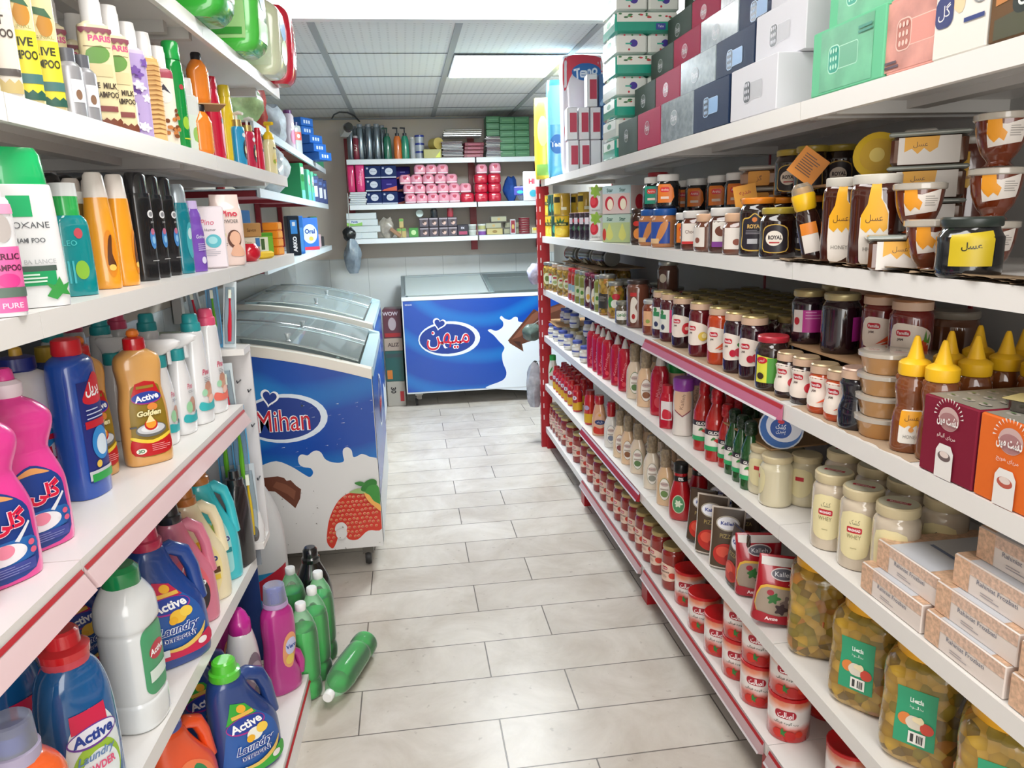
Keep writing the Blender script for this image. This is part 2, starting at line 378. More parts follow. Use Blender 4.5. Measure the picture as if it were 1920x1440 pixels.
# ================================================================== SHELVING
SW = M('e6e3df', .35); SW2 = M('c9c6c1', .5); RED = M('a8131f', .35); REDD = M('8c1420', .4); BK = M('8f8f8d', .6)
def board(x0, x1, y0, y1, z, m=SW):
    b = MB(); b.box(min(x0, x1), y0+.001, z-.006, max(x0, x1), y1-.001, z, m)
    s_ = 1 if x1 > x0 else -1      # x0 = front edge
    b.box(min(x0, x0+s_*.014), y0+.001, z-.036, max(x0, x0+s_*.014), y1-.001, z-.006, m)
    b.box(min(x0+s_*.05, x1), y0+.02, z-.03, max(x0+s_*.05, x1), y0+.05, z-.006, SW2)
    b.box(min(x0+s_*.05, x1), y1-.05, z-.03, max(x0+s_*.05, x1), y1-.02, z-.006, SW2)
    b.box(min(x0+s_*.2, x0+s_*.24), y0+.05, z-.022, max(x0+s_*.2, x0+s_*.24), y1-.05, z-.006, SW2)
    return b.mesh()
JY = [-.49, .51, 1.515, 2.50, 3.50, 4.49]
DR = .43
root = O('shelving_unit', None, None, (XR+.2, 2, 0)); root['label'] = 'white metal shelving run with red uprights along the right side of the aisle'; root['category'] = 'shelving'
def rp(name, me, lab=None):
    o = O(name, me, root, (-(XR+.2), -2, 0))
    if lab: o['label'] = lab
    return o
for sh, z in ZR.items():
    xf = XR-(.0 if sh != 'bot' else .0)
    for a, b in zip(JY, JY[1:]): rp('shelf', board(xf, XR+DR, a, b, z))
for i, y in enumerate(JY[1:]):
    b = MB(); b.box(XR+DR-.004, y-.005, .1, XR+DR+.04, y+.005, 2.1, REDD)
    rp('upright', b.mesh())
    bf = MB().box(XR+.002, y-.035, 0, XR+DR, y+.03, .095, RED)
    rp('foot', bf.mesh(), 'red foot under the bottom shelf')
# red perforated end post seen at the far end
b = MB(); b.box(XR-.026, 4.496, .0, XR+.045, 4.53, 1.60, RED)
k = .18
while k < 1.55:
    b.box(XR-.0275, 4.508, k, XR-.026, 4.514, k+.03, M('e8d8d8', .5)); b.box(XR-.012, 4.4945, k, XR-.006, 4.496, k+.03, M('e8d8d8', .5)); k += .075
rp('end_post', b.mesh(), 'red slotted post at the far end')
rp('back_panel', MB().box(XR+DR, -.49, .1, XR+DR+.01, 4.5, 2.1, M('a9a8a5', .6)).mesh())
PINK = M('b4607e', .3); CL = M('d8cfd2', .15, 'coat')
def strip(y0, y1, z, m1, m2, x=XR):      # slanted price rail
    b = MB(); b.add([(x-.002, y0, z), (x-.002, y1, z), (x-.018, y0, z-.032), (x-.018, y1, z-.032), (x-.003, y0, z-.036), (x-.003, y1, z-.036)], [(0, 1, 3, 2), (2, 3, 5, 4), (0, 4, 5, 1), (0, 2, 4), (1, 5, 3)], m1)
    b.add([(x-.0035, y0, z-.001), (x-.0035, y1, z-.001), (x-.007, y0, z-.009), (x-.007, y1, z-.009)], [(0, 1, 3, 2)], m2)
    b.add([(x-.017, y0, z-.028), (x-.017, y1, z-.028), (x-.020, y0, z-.033), (x-.020, y1, z-.033)], [(0, 1, 3, 2)], CL)
    return b.mesh()
rp('price_rail', strip(1.52, 2.50, ZR['jam']-.002, PINK, RED), 'pink translucent price rail')
rp('price_rail', strip(2.55, 3.48, ZR['s5']-.002, M('9c0f1c', .4), CL), 'red price rail')
for a, b_ in ((2.52, 3.49), (1.53, 2.49), (.52, 1.50)): rp('price_rail', strip(a, b_, ZR['bot']-.002, M('b89a9c', .35), RED), 'pale pink price rail')
# left unit
def LX(y, sh): return -.564+OFF[sh]+.04*y
LJ = [.14, 1.146, 2.15, 3.13]
root = O('shelving_unit', None, None, (-.7, 1.2, 0)); root['label'] = 'white metal shelving of cleaning goods and shampoo at the left of the aisle'; root['category'] = 'shelving'
def lp(name, me, lab=None, par=None):
    o = O(name, me, root, (.7, -1.2, 0))
    if lab: o['label'] = lab
    return o
def lboard(sh, y0, y1, dep=.41):
    z = ZL[sh]; b = MB(); y0 += .001; y1 -= .001
    A = [(LX(y0, sh)-.014, y0), (LX(y1, sh)-.014, y1), (-.92, y1), (-.92, y0)]
    b.add([(x, y, q) for q in (z-.006, z) for x, y in A], [(0, 1, 2, 3), (4, 5, 6, 7), (0, 1, 5, 4), (1, 2, 6, 5), (2, 3, 7, 6), (3, 0, 4, 7)], SW)
    e = .014
    F_ = [(LX(y0, sh), y0), (LX(y1, sh), y1), (LX(y1, sh)-e, y1), (LX(y0, sh)-e, y0)]; lo = z-.038 if sh != 'E' else .0
    b.add([(x, y, q) for q in (lo, z) for x, y in F_], [(0, 1, 2, 3), (4, 5, 6, 7), (0, 1, 5, 4), (1, 2, 6, 5), (2, 3, 7, 6), (3, 0, 4, 7)], SW)
    if sh != 'E':
        for ya, yb in ((y0+.02, y0+.05), (y1-.05, y1-.02)): b.box(-.92, ya, z-.034, LX(y0, sh)-.04, yb, z-.006, SW2)
        b.box(LX(y0, sh)-.22, y0+.05, z-.026, LX(y0, sh)-.18, y1-.05, z-.006, SW2)
    return b.mesh()
for sh in ('T', 'A', 'B', 'C', 'D', 'E'):
    for j, (a, b_) in enumerate(zip(LJ, LJ[1:])):
        if sh in ('C', 'D', 'E') and j == 2: continue
        lp('shelf', lboard(sh, a, 2.09 if sh == 'E' and j == 1 else b_))
for y in LJ[:3]: lp('upright', MB().box(-.92, y-.018, 0, -.885, y+.018, 2.2, SW).mesh())
lp('upright', MB().box(-.92, LJ[3]-.018, 1.05, -.885, LJ[3]+.018, 2.2, SW).mesh())
lp('back_panel', MB().box(-.9245, .14, 0, -.921, 2.15, 2.2, M('70767a', .6)).box(-.9245, 2.15, 1.15, -.921, 3.13, 2.2, M('70767a', .6)).mesh())
def lstrip(sh, y0, y1, m1, dz=.045, dx=.02):
    z = ZL[sh]-.004; b = MB(); xa, xb = LX(y0, sh)+.001, LX(y1, sh)+.001
    b.add([(xa, y0, z-.01), (xb, y1, z-.01), (xa+dx, y0, z-dz), (xb+dx, y1, z-dz), (xa, y0, z-dz-.004), (xb, y1, z-dz-.004)], [(0, 1, 3, 2), (2, 3, 5, 4), (0, 4, 5, 1), (0, 2, 4), (1, 5, 3)], m1)
    b.add([(xa+.001, y0, z-.009), (xb+.001, y1, z-.009), (xa+.005, y0, z-.015), (xb+.005, y1, z-.015)], [(0, 1, 3, 2)], RED)
    return b.mesh()
lp('price_rail', lstrip('C', 1.15, 2.14, M('dcc0c2', .3, 'coat')), 'pink price rail')
lp('price_rail', lstrip('C', .2, 1.14, M('dcc0c2', .3, 'coat')), 'pink price rail')
lp('price_rail', lstrip('E', .3, 2.08, M('c4c0bd', .3), .02, .004), 'red-edged base rail')
# grey-blue bracket and dark blue panel closing the end of the lower shelves
b = MB(); b.box(LX(2.15, 'D')-.06, 2.19, ZL['D']-.05, LX(2.15, 'D')+.004, 2.198, ZL['D']+.01, M('8c949c', .4)); b.box(-.9, 2.19, .1, LX(2.15, 'D')-.01, 2.194, ZL['D']-.01, M('1c3a74', .45))
lp('end_panel', b.mesh(), 'dark blue end panel')
# the toothbrush stand at the end of that unit, facing the street
st = MB(); xs = -.466
st.box(-.80, 2.25, .50, xs, 2.262, 1.065, M('d9d6d6', .4)); st.box(-.80, 2.175, 1.065, xs, 2.262, 1.083, SW); st.box(-.80, 2.16, .482, xs, 2.262, .5, SW)
hooks = []
for z_ in (.98, .875, .71, .52):
    for x_ in (-.545, -.50): hooks.append(('hook', MB().tube([(x_, 2.25, z_), (x_, 2.205, z_), (x_, 2.199, z_+.008)], .0018, M('55585c', .4, 'metal')).mesh()))
    hooks.append(('hook', MB().tube([(xs-.008, 2.25, z_-.03), (xs-.008, 2.215, z_-.03), (xs-.008, 2.21, z_-.022)], .0018, M('55585c', .4, 'metal')).mesh()))
put(T('display_stand', 'display stand', [('panel', st.mesh())]+hooks), (0, 0, 0), 0, 'small white pegboard stand at the end of the left shelves')
# shelves above the freezers
FZ = [1.82, 1.565, 1.262]
root = O('wall_shelving', None, None, (-.75, 4.6, 0)); root['label'] = 'white wall shelves above the two left freezers'; root['category'] = 'shelving'
for z in FZ:
    for a, b_ in ((3.15, 4.1), (4.1, 5.05), (5.05, 5.95)):
        if z > 1.8 and a > 5.04: b_ = 5.95
        m_ = MB().box(-.92, a+.001, z-.006, -.55, b_-.001, z, M('cfdde2', .35)).box(-.562, a+.001, z-.034, -.55, b_-.001, z-.006, M('d5e1e6', .35)).box(-.9, a+.02, z-.03, -.57, a+.05, z-.007, REDD).box(-.85, a+.05, z-.012, -.6, b_-.01, z-.007, M('9c2733', .4))
        O('shelf', m_.mesh(), root, (.75, -4.6, 0))
for y in (3.15+.03, 4.1, 5.05, 5.93): O('upright', MB().box(-.92, y-.018, 1.2, -.89, y+.018, 2.15, REDD).mesh(), root, (.75, -4.6, 0))
# shelves on the back wall
BZ = [1.905, 1.56, 1.295]; BX0, BXM, BX1 = -.41, .60, 1.12
root = O('wall_shelving', None, None, (.3, 6.4, 0)); root['label'] = 'white wall shelves with red uprights on the back wall'; root['category'] = 'shelving'
for z in BZ:
    for a, b_ in ((BX0, BXM-.006), (BXM+.006, BX1)):
        m_ = MB().box(a, 6.2, z-.006, b_, 6.59, z, M('d5dde0', .35)).box(a, 6.2, z-.038, b_, 6.214, z-.006, M('dde4e7', .35)).box(a+.01, 6.23, z-.03, a+.04, 6.58, z-.007, SW2)
        O('shelf', m_.mesh(), root, (-.3, -6.4, 0))
for x in (BX0-.035, BXM-.03, BX1+.02): O('upright', MB().box(x, 6.56, 1.17, x+.055, 6.598, 2.1, REDD).mesh(), root, (-.3, -6.4, 0))
# ================================================================== FREEZERS
BLU = '1549a0'
def blue_mat(name, c, r1, r2):      # printed blue glow around the oval emblem
    m = bpy.data.materials.new(name); m.use_nodes = True; nt = m.node_tree; p = nt.nodes['Principled BSDF']; N = nt.nodes.new; L = nt.links.new
    tc = N('ShaderNodeTexCoord'); mp = N('ShaderNodeMapping'); mp.vector_type = 'TEXTURE'; mp.inputs['Location'].default_value = (c[0], c[1], c[2]); mp.inputs['Scale'].default_value = (r1, 5, r2)
    L(tc.outputs['Object'], mp.inputs[0]); ln = N('ShaderNodeVectorMath'); ln.operation = 'LENGTH'; L(mp.outputs[0], ln.inputs[0])
    rp_ = N('ShaderNodeValToRGB'); cr = rp_.color_ramp; cr.elements[0].position = .5; cr.elements[0].color = lin('8fe0ff')+(1,); cr.elements[1].position = 1; cr.elements[1].color = lin('1448a4')+(1,)
    e = cr.elements.new(.62); e.color = lin('2a9adf')+(1,); e = cr.elements.new(.8); e.color = lin('1450ae')+(1,)
    L(ln.outputs['Value'], rp_.inputs[0])
    wv = N('ShaderNodeTexWave'); wv.wave_type = 'RINGS'; wv.rings_direction = 'Y'; wv.inputs['Scale'].default_value = 1.1; wv.inputs['Distortion'].default_value = 1.2; wv.inputs['Detail'].default_value = 1
    mp2 = N('ShaderNodeMapping'); mp2.inputs['Location'].default_value = (-c[0]-.25, 0, -c[2]-.75); L(tc.outputs['Object'], mp2.inputs[0]); L(mp2.outputs[0], wv.inputs[0])
    mx = N('ShaderNodeMix'); mx.data_type = 'RGBA'; mx.blend_type = 'MIX'; r3 = N('ShaderNodeValToRGB'); r3.color_ramp.elements[0].position = .55; r3.color_ramp.elements[0].color = (0, 0, 0, 1); r3.color_ramp.elements[1].color = (.55, .55, .55, 1)
    L(wv.outputs[0], r3.inputs[0]); L(r3.outputs[0], mx.inputs[0]); L(rp_.outputs[0], mx.inputs[6]); mx.inputs[7].default_value = lin('1c80c8')+(1,)
    L(mx.outputs[2], p.inputs['Base Color']); p.inputs['Roughness'].default_value = .25
    return m
def heart(cx, cy, s, rot=-15):
    pts = []
    for k in range(40):
        t = 2*pi*k/40; x = 16*sin(t)**3/17; y = (13*cos(t)-5*cos(2*t)-2*cos(3*t)-cos(4*t))/17
        a = radians(rot); pts.append((cx+s*(x*cos(a)-y*sin(a)), cy+s*(x*sin(a)+y*cos(a))))
    return pts
def smooth(pts, k=5):
    n = len(pts); out = []
    for i in range(n):
        p0, p1, p2, p3 = [pts[(i+j) % n] for j in (-1, 0, 1, 2)]
        for j in range(k):
            t = j/k; out.append(tuple(.5*((2*b)+(c-a)*t+(2*a-5*b+4*c-d)*t*t+(3*b-a-3*c+d)*t**3) for a, b, c, d in zip(p0, p1, p2, p3)))
    return out
def logo(cx, cy, rx, ry, txt, th, ow=.05, tilt=0, tw=None, hs=None, bold=.03):
    ex = dict(b=bold, o='ffffff', ow=ow)
    if tw: ex['w'] = tw
    hs = hs or ry*.28
    return [('e', cx, cy, rx, ry, 'dfe9f2'), ('e', cx-.06*rx, cy, rx*.9, ry*.86, '17388a'), ('p', heart(cx-.3*rx, cy+ry*.88, hs*1.32), 'ffffff'), ('p', heart(cx-.3*rx, cy+ry*.88, hs), '17388a'), ('t', txt, cx-.04*rx, cy-.08*ry, th, 'd0152c', ex)]
WF = M('e3e2e0', .4); GR = M('9fa9ab', .35, 'metal', .6); LB = M('b4cdd4', .3); GLASS = M('c4d0d0', .04, 'clear', .02)
def chest(name, lab, X0, X1, Y0, Y1, zlo, zhi, frontlabel, goods, slope='x'):
    """display freezer: slanted glass top rising to X0 (wall side)"""
    root = O(name, None, None, ((X0+X1)/2, (Y0+Y1)/2, 0)); root['label'] = lab; root['category'] = 'freezer'
    off = (-(X0+X1)/2, -(Y0+Y1)/2, 0)
    def part(n, me, par=None, l=None):
        o = O(n, me, par or root, off if par is None else None)
        if l: o['label'] = l
        return o
    t = .05; zb = .115
    def zt(x): u = (X1-x)/(X1-X0); return zlo+(zhi-zlo)*(1-(1-u)**1.7)
    # body walls as a hollow tub: ends, sides, floor
    b = MB(); xs = [X0+(X1-X0)*k/8 for k in range(9)]
    for ya, yb in ((Y0, Y0+t), (Y1-t, Y1)):
        vs = []; 
        for x in xs: vs += [(x, ya, zb), (x, ya, zt(x)-.03), (x, yb, zt(x)-.03), (x, yb, zb)]
        fs = [(0, 1, 2, 3), (32, 33, 34, 35)]
        for k in range(8): o = 4*k; fs += [(o, o+1, o+5, o+4), (o+1, o+2, o+6, o+5), (o+2, o+3, o+7, o+6), (o+3, o, o+4, o+7)]
        b.add(vs, fs, WF)
    b.box(X0, Y0+t, zb, X0+t, Y1-t, zhi-.03, WF); b.box(X1-t, Y0+t, zb, X1, Y1-t, zlo-.03, WF); b.box(X0+t, Y0+t, zb, X1-t, Y1-t, .45, M('d5dad9', .5))
    part('cabinet', b.mesh())
    # rim
    r = MB()
    for ya, yb, mt in ((Y0-.004, Y0+t, M('e6e0d4', .35)), (Y1-t, Y1+.004, LB)):
        vs = []
        for x in xs: vs += [(x, ya, zt(x)-.035), (x, ya, zt(x)+.004), (x, yb, zt(x)+.004), (x, yb, zt(x)-.035)]
        fs = [(0, 1, 2, 3), (32, 33, 34, 35)]
        for k in range(8): o = 4*k; fs += [(o, o+1, o+5, o+4), (o+1, o+2, o+6, o+5), (o+2, o+3, o+7, o+6), (o+3, o, o+4, o+7)]
        r.add(vs, fs, mt)
    r.box(X1-t, Y0+t, zlo-.035, X1+.004, Y1-t, zlo+.004, LB); r.box(X0, Y0+t, zhi-.035, X0+t, Y1-t, zhi+.004, LB)
    part('rim', r.mesh())
    # two sliding curved glass lids with frames
    ym = (Y0+Y1)/2
    for k_, (ya, yb, dz) in enumerate(((Y0+t, ym+.03, .012), (ym-.03, Y1-t, .004))):
        gl = MB(); xx = [X0+t+(X1-X0-2*t)*k/14 for k in range(15)]; vs = []
        def arch(x): u = (x-X0)/(X1-X0); return zt(x)+dz+.013*sin(pi*u)
        for x in xx: vs += [(x, ya, arch(x)), (x, yb, arch(x))]
        gl.add(vs, [(2*k, 2*k+1, 2*k+3, 2*k+2) for k in range(14)], GLASS)
        lid = part('sliding_lid', gl.mesh())
        for yy in (ya+.008, yb-.008): part('lid_frame', MB().tube([(x, yy, arch(x)) for x in xx], .005, M('c9d4d6', .25, 'metal', .7), 6).mesh(), lid)
        kb = MB().lathe([(.008, 0), (.01, .004), (.006, .008), (.012, .03), (.012, .034)], M('dfe8ea', .2, 'metal', .5), 10); xk = (X0+X1)/2+.05
        kb.xf(Matrix.Translation((xk, (ya+yb)/2-.2, arch(xk))))
        part('handle', kb.mesh(), lid)
    # castors
    for cx in (X0+.07, X1-.07):
        for cy in (Y0+.09, Y1-.09):
            cb = MB(); cb.box(cx-.035, cy-.035, zb-.022, cx+.035, cy+.035, zb, M('77736c', .5)); cb.box(cx-.022, cy-.02, .055, cx+.022, cy+.02, zb-.02, M('5c5852', .5)); q = MB().loft([(.03, .03, -.012), (.034, .034, 0), (.03, .03, .012)], M('2b2b2b', .5), n=16); q.xf(Matrix.Translation((cx, cy, .034)) @ Matrix.Rotation(radians(90), 4, 'Y'))
            cw = part('castor', cb.mesh()); part('wheel', q.mesh(), cw)
    for n_, me in frontlabel: part(n_, me)
    return root
# near freezer: the Mihan sticker on its near end
F1 = (-.90, -.158, 2.94, 3.98, .855, 1.0)
ym_ = F1[2]-.0015
splash = smooth([(-50, 41), (-47, 42.5), (-40, 44), (-33, 41), (-27.5, 37.2), (-24.6, 35.6), (-22.8, 37.4), (-23.8, 39.6), (-27.2, 40.4), (-29.2, 42), (-29.3, 45), (-27.4, 46.3), (-24.8, 45.6), (-22.6, 47), (-20.2, 47.6), (-18, 46.4), (-16.5, 43.5), (-13.5, 41.8), (-9.5, 41.2), (-7.3, 42), (-7.6, 44.6), (-7.3, 47.2), (-5.2, 48.2), (-3.2, 46.6), (-2.6, 43.4), (0, 44), (1.5, 44.6), (3.6, 44), (5.4, 43), (8.9, 41)], 3)
def b1(x, y, off): return (F1[1]+(x*100-9.2)*.008, ym_-off, .115+y*.9)
# sticker coordinates: x=9 at the right edge
body = [('r', -65, 40, 9, 72.2, 'BLUE'), ('p', [(-65, 0), (9, 0), (9, 41.5)]+[q for q in reversed(splash) if -50 < q[0] < 9]+[(-65, 42)], 'e0dfdd')]
bm_ = blue_mat('freezer_print_blue', (F1[1]-.53, 0, .115+.60), .46, .33)
def ztop(x): u = min(1, max(0, (9.2-x)*.008/(F1[1]-F1[0]))); return (F1[4]+(F1[5]-F1[4])*(1-(1-u)**1.7)-.036-.115)*100/.9
body[0] = ('p', [(-65, 34), (9, 34)]+[(9-74*k/14, ztop(9-74*k/14)) for k in range(15)], bm_)
seeds = []
sr = random.Random(4)
straw = smooth([(-16.5, 0.8), (-19, 4), (-18.3, 10), (-16.5, 16), (-12.5, 22.5), (-8, 26), (-3, 27), (3, 26), (9, 21), (9, 8.5), (2, 8), (-3.5, 4.2), (-8, 4.6), (-9.4, 7.5), (-8.3, 10.6), (-10.4, 13), (-13.4, 12.4), (-14.6, 9.6), (-13.2, 7.6), (-14.2, 4)], 4)
def inpoly(x, y, P):
    r = False; j = len(P)-1
    for i in range(len(P)):
        if (P[i][1] > y) != (P[j][1] > y) and x < (P[j][0]-P[i][0])*(y-P[i][1])/(P[j][1]-P[i][1])+P[i][0]: r = not r
        j = i
    return r
straw = [(min(x, 9), y) for x, y in straw]
for r_ in range(12):
    for c_ in range(13):
        x, y = -18+c_*2.2+(r_ % 2)*1.1+sr.uniform(-.3, .3), 2+r_*2.1+sr.uniform(-.3, .3)
        if inpoly(x-.8, y, straw) and inpoly(x+.8, y, straw) and inpoly(x, y-.8, straw) and x < 8:
            seeds += [('e', x, y, .75, .62, 'f0a08c'), ('e', x+.08, y-.08, .55, .45, 'b3281c'), ('e', x+.1, y, .22, .3, 'e0b050')]
choc = [('p', [(-65, 36), (-40, 37), (-37, 36), (-36, 34.6), (-34, 34.8), (-31.6, 32), (-29.4, 30.2), (-30.2, 26), (-33, 21.5), (-35.5, 24), (-42, 30), (-65, 33)], '6a3a28'), ('p', [(-41, 34.6), (-36.5, 33), (-32, 29.6), (-33.2, 25.6), (-36.2, 28.4), (-43, 32.2)], '84503a')]
leaf = [('p', smooth([(-6, 27.5), (-1.5, 29), (1.2, 28.2), (3, 26.5), (0, 26.4), (-3, 26.8)], 3), '9db87a'), ('p', smooth([(0, 28), (2, 31.6), (5.8, 33), (8.2, 31.6), (7, 28.6), (3.4, 27.2)], 3), '2f7a30'), ('p', smooth([(2, 26), (3.6, 29.4), (6.6, 30.2), (9, 28.6), (9, 20.5), (7, 20), (4.4, 22.4)], 3), '3f8f3c'), ('p', smooth([(-3, 31.6), (0, 32.2), (2.4, 31), (0, 30)], 3), '3a8238'), ('p', smooth([(1.5, 26.5), (3, 23), (6, 20), (9, 17.5), (9, 20.5), (6, 22.5), (4, 25.5)], 3), 'f0b05a')]
scr = []
for _ in range(34): x, y = sr.uniform(-40, 8), sr.uniform(46, 71); l_ = sr.uniform(.3, 2); scr.append(('p', [(x, y), (x+l_, y+sr.uniform(-.2, .5)), (x+l_, y+.3)], 'c8d4e0'))
for _ in range(30): x, y = sr.uniform(-40, 8), sr.uniform(.5, 30); l_ = sr.uniform(.2, 1); scr.append(('p', [(x, y), (x+l_, y+sr.uniform(-.6, .6)), (x+l_*.6, y+.35)], '77716a'))
holes = [('e', -25, 68.6, .55, .55, '3a4a66'), ('e', -25, 68.6, .28, .28, '10141c'), ('e', -24, 62.7, .55, .55, '8a90a0'), ('e', -24, 62.7, .28, .28, '10141c')]
A1 = art(body+logo(-34, 63, 20.6, 11, 'Mihan', 9.6, .03, tw=25.5, hs=3.5, bold=0)+choc+[('p', straw, 'cf3a28'), ('e', -11.4, 7.9, 2.9, 2.7, 'e0dfdd')]+seeds+[('e', -11.4, 7.9, 2.6, 2.5, 'e0dfdd')]+leaf+scr+holes, b1, step=4, doff=.00004)
def s1(x, y, off): return (F1[1]+off+.001, (F1[2]+F1[3])/2+x, .5+y)
A1s = art([('r', -51, -18, 51, 32, bm_), ('r', -51, -38, 51, -18, 'd4dadc')]+logo(6, 10, 17, 12, 'Mihan', 6, .055, tw=20), s1, step=5, doff=.0003)
chest('chest_freezer', 'white freezer with a blue oval emblem sticker and a strawberry on its near end', *F1, [('sticker', A1), ('side_sticker', A1s)], 0)
F2 = (-.90, -.195, 4.06, 5.36, .885, 1.02)
def s2(x, y, off): return (F2[1]+off+.001, (F2[2]+F2[3])/2+x, .5+y)
A2 = art([('r', -65, -38, 65, 38, bm_), ('p', [(max(-65, min(65, x)), max(-38, y)) for x, y in smooth([(-65, -38), (-65, -25), (-50, -20), (-38, -26), (-20, -15), (0, -20), (22, -12), (45, -20), (65, -14), (65, -38)], 3)], 'dfe4e6')]+logo(0, 10, 21, 12, 'Mihan', 7, .055, tw=24), s2, step=5, doff=.0003)
chest('chest_freezer', 'second left freezer with blue side sticker behind the near one', *F2, [('sticker', A2)], 0)
# wrapped ice creams and bags inside the two left freezers
def bagmesh(w_, d, h, col, seed, n=10):
    g_ = random.Random(seed); b = MB(); ph = [g_.random()*6 for _ in range(4)]; secs = []
    vs = []; K = 7
    for j in range(K+1):
        v_ = j/K; rr = sin(pi*(.08+.84*v_))**.55
        for k in range(14):
            t = 2*pi*k/14; wob = 1+.14*sin(3*t+ph[0]+5*v_)+.10*sin(5*t+ph[1]-7*v_)
            vs.append((w_/2*rr*wob*cos(t), d/2*rr*wob*sin(t), h*v_*(1+.06*sin(2*t+ph[2]))))
    fs = [(j*14+k, j*14+(k+1) % 14, (j+1)*14+(k+1) % 14, (j+1)*14+k) for j in range(K) for k in range(14)]
    fs += [tuple(range(14)), tuple(range(K*14, K*14+14))]
    return b.add(vs, fs, M(col, .25, 'wrap', 18) if not isinstance(col, bpy.types.Material) else col)
for i, (x, y, col, s_, nm) in enumerate([(-.40, 3.18, '2c3430', .15, 'dark'), (-.33, 3.40, '4a5a50', .14, 'green grey'), (-.56, 3.42, '1f2726', .15, 'black'), (-.33, 3.60, '8b8f84', .13, 'silver'), (-.60, 3.18, '6e6a52', .14, 'khaki'), (-.36, 3.78, '9aa098', .12, 'pale'),
        (-.36, 4.30, '4c5c42', .15, 'dark green'), (-.36, 4.52, '7f8c3c', .14, 'lime'), (-.56, 4.66, '59604f', .15, 'grey'), (-.36, 4.76, '9ea39a', .13, 'white'), (-.36, 4.98, '6a7430', .14, 'olive')]):
    solo('frozen_bag', bagmesh(s_, s_, .30, col, i).mesh(), f'{nm} frozen goods bag under the glass of the {"near" if y < 4 else "second"} left freezer', 'bag', (x, y, .4515), i*40, 'frozen bags in the left freezers')
# far freezer, its long front facing the camera
FB = (-.045, 1.22, 5.74, 6.46, .85, .95)
root = O('chest_freezer', None, None, (.55, 6.1, 0)); root['label'] = 'long blue ice cream freezer against the back wall'; root['category'] = 'freezer'
def fb(n, me, par=None, l=None):
    o = O(n, me, par or root, (-.55, -6.1, 0) if par is None else None)
    if l: o['label'] = l
    return o
x0, x1, y0, y1 = FB[:4]; t = .05
b = MB()
b.box(x0, y0, .115, x1, y0+t, .84, WF); b.box(x0, y1-t, .115, x1, y1, .93, WF)
for xa, xb in ((x0, x0+t), (x1-t, x1)): b.add([(xa, y0+t, .115), (xb, y0+t, .115), (xa, y0+t, .84), (xb, y0+t, .84), (xa, y1-t, .115), (xb, y1-t, .115), (xa, y1-t, .93), (xb, y1-t, .93)], [(0, 1, 3, 2), (4, 5, 7, 6), (0, 2, 6, 4), (1, 3, 7, 5), (2, 3, 7, 6), (0, 1, 5, 4)], GR)
b.box(x0+t, y0+t, .115, x1-t, y1-t, .64, M('e2e8e8', .5)); fb('cabinet', b.mesh())
b = MB(); b.box(x0-.003, y0-.006, .835, x1+.003, y0+.012, .862, M('d9dfe4', .3)); b.box(x0-.003, y0-.003, .115, x0+.004, y0+.01, .84, M('c6ccd0', .3)); b.box(x0, y0-.004, .112, x1, y0+.01, .122, M('c6ccd0', .3))
for xa in (x0-.002, x1-.03): b.add([(xa, y0+.01, .84), (xa+.032, y0+.01, .84), (xa, y1, .94), (xa+.032, y1, .94), (xa, y0+.01, .87), (xa+.032, y0+.01, .87), (xa, y1, .975), (xa+.032, y1, .975)], [(0, 1, 3, 2), (4, 5, 7, 6), (0, 4, 6, 2), (1, 5, 7, 3), (0, 1, 5, 4), (2, 3, 7, 6)], M('7d878a', .35))
b.box(x0, y1-.04, .935, x1, y1+.002, .975, M('7d878a', .35)); b.box(.63, y0+.02, .885, .66, y1-.02, .90, M('7d878a', .35)) if False else None
fb('rim', b.mesh())
for xa, xb, dz in ((x0+.03, .665, .0), (.625, x1-.03, .008)):
    gl = MB(); vs = []
    for k in range(11): yy = y0+.02+(y1-y0-.06)*k/10; zz = .872+.1*k/10+.0+dz; vs += [(xa, yy, zz), (xb, yy, zz)]
    gl.add(vs, [(2*k, 2*k+1, 2*k+3, 2*k+2) for k in range(10)], GLASS); lid = fb('sliding_lid', gl.mesh())
    for pts_ in ([(xa, y0+.03, .876+dz), (xa, y1-.05, .968+dz)], [(xb, y0+.03, .876+dz), (xb, y1-.05, .968+dz)], [(xa, y1-.09, .962+dz), (xb, y1-.09, .962+dz)]): fb('lid_frame', MB().tube(pts_, .006, M('8d979a', .3), 6).mesh(), lid)
for cx in (x0+.09, x1-.09):
    for cy in (y0+.08, y1-.09):
        cb = MB(); cb.box(cx-.03, cy-.03, .085, cx+.03, cy+.03, .115, M('a8a49c', .5)); cb.box(cx-.02, cy-.012, .05, cx+.02, cy+.012, .09, M('8d8880', .5)); q = MB().loft([(.026, .026, -.01), (.03, .03, 0), (.026, .026, .01)], M('2b2b2b', .5), n=16); q.xf(Matrix.Translation((cx-.02, cy, .030)) @ Matrix.Rotation(radians(90), 4, 'Y'))
        cw = fb('castor', cb.mesh()); fb('wheel', q.mesh(), cw)
def b3(x, y, off): return (x0+x, y0-.0012-off, .12+y)
bm3 = blue_mat('far_freezer_print_blue', (x0+.36, 0, .12+.51), .42, .27)
milk = smooth([(63, 0), (75, 6), (78, 12), (75.5, 20), (75, 27), (77, 32), (73, 37), (69, 42), (66, 44.5), (64.5, 46.3), (67, 46.8), (71, 45.4), (76, 48), (76.6, 52), (74.2, 55), (75.5, 56.8), (78, 54.6), (82, 53.5), (85.5, 55.6), (88, 55), (88.6, 52), (92, 51), (97, 49), (103, 52), (114, 50), (126, 46), (126, 0)], 4)
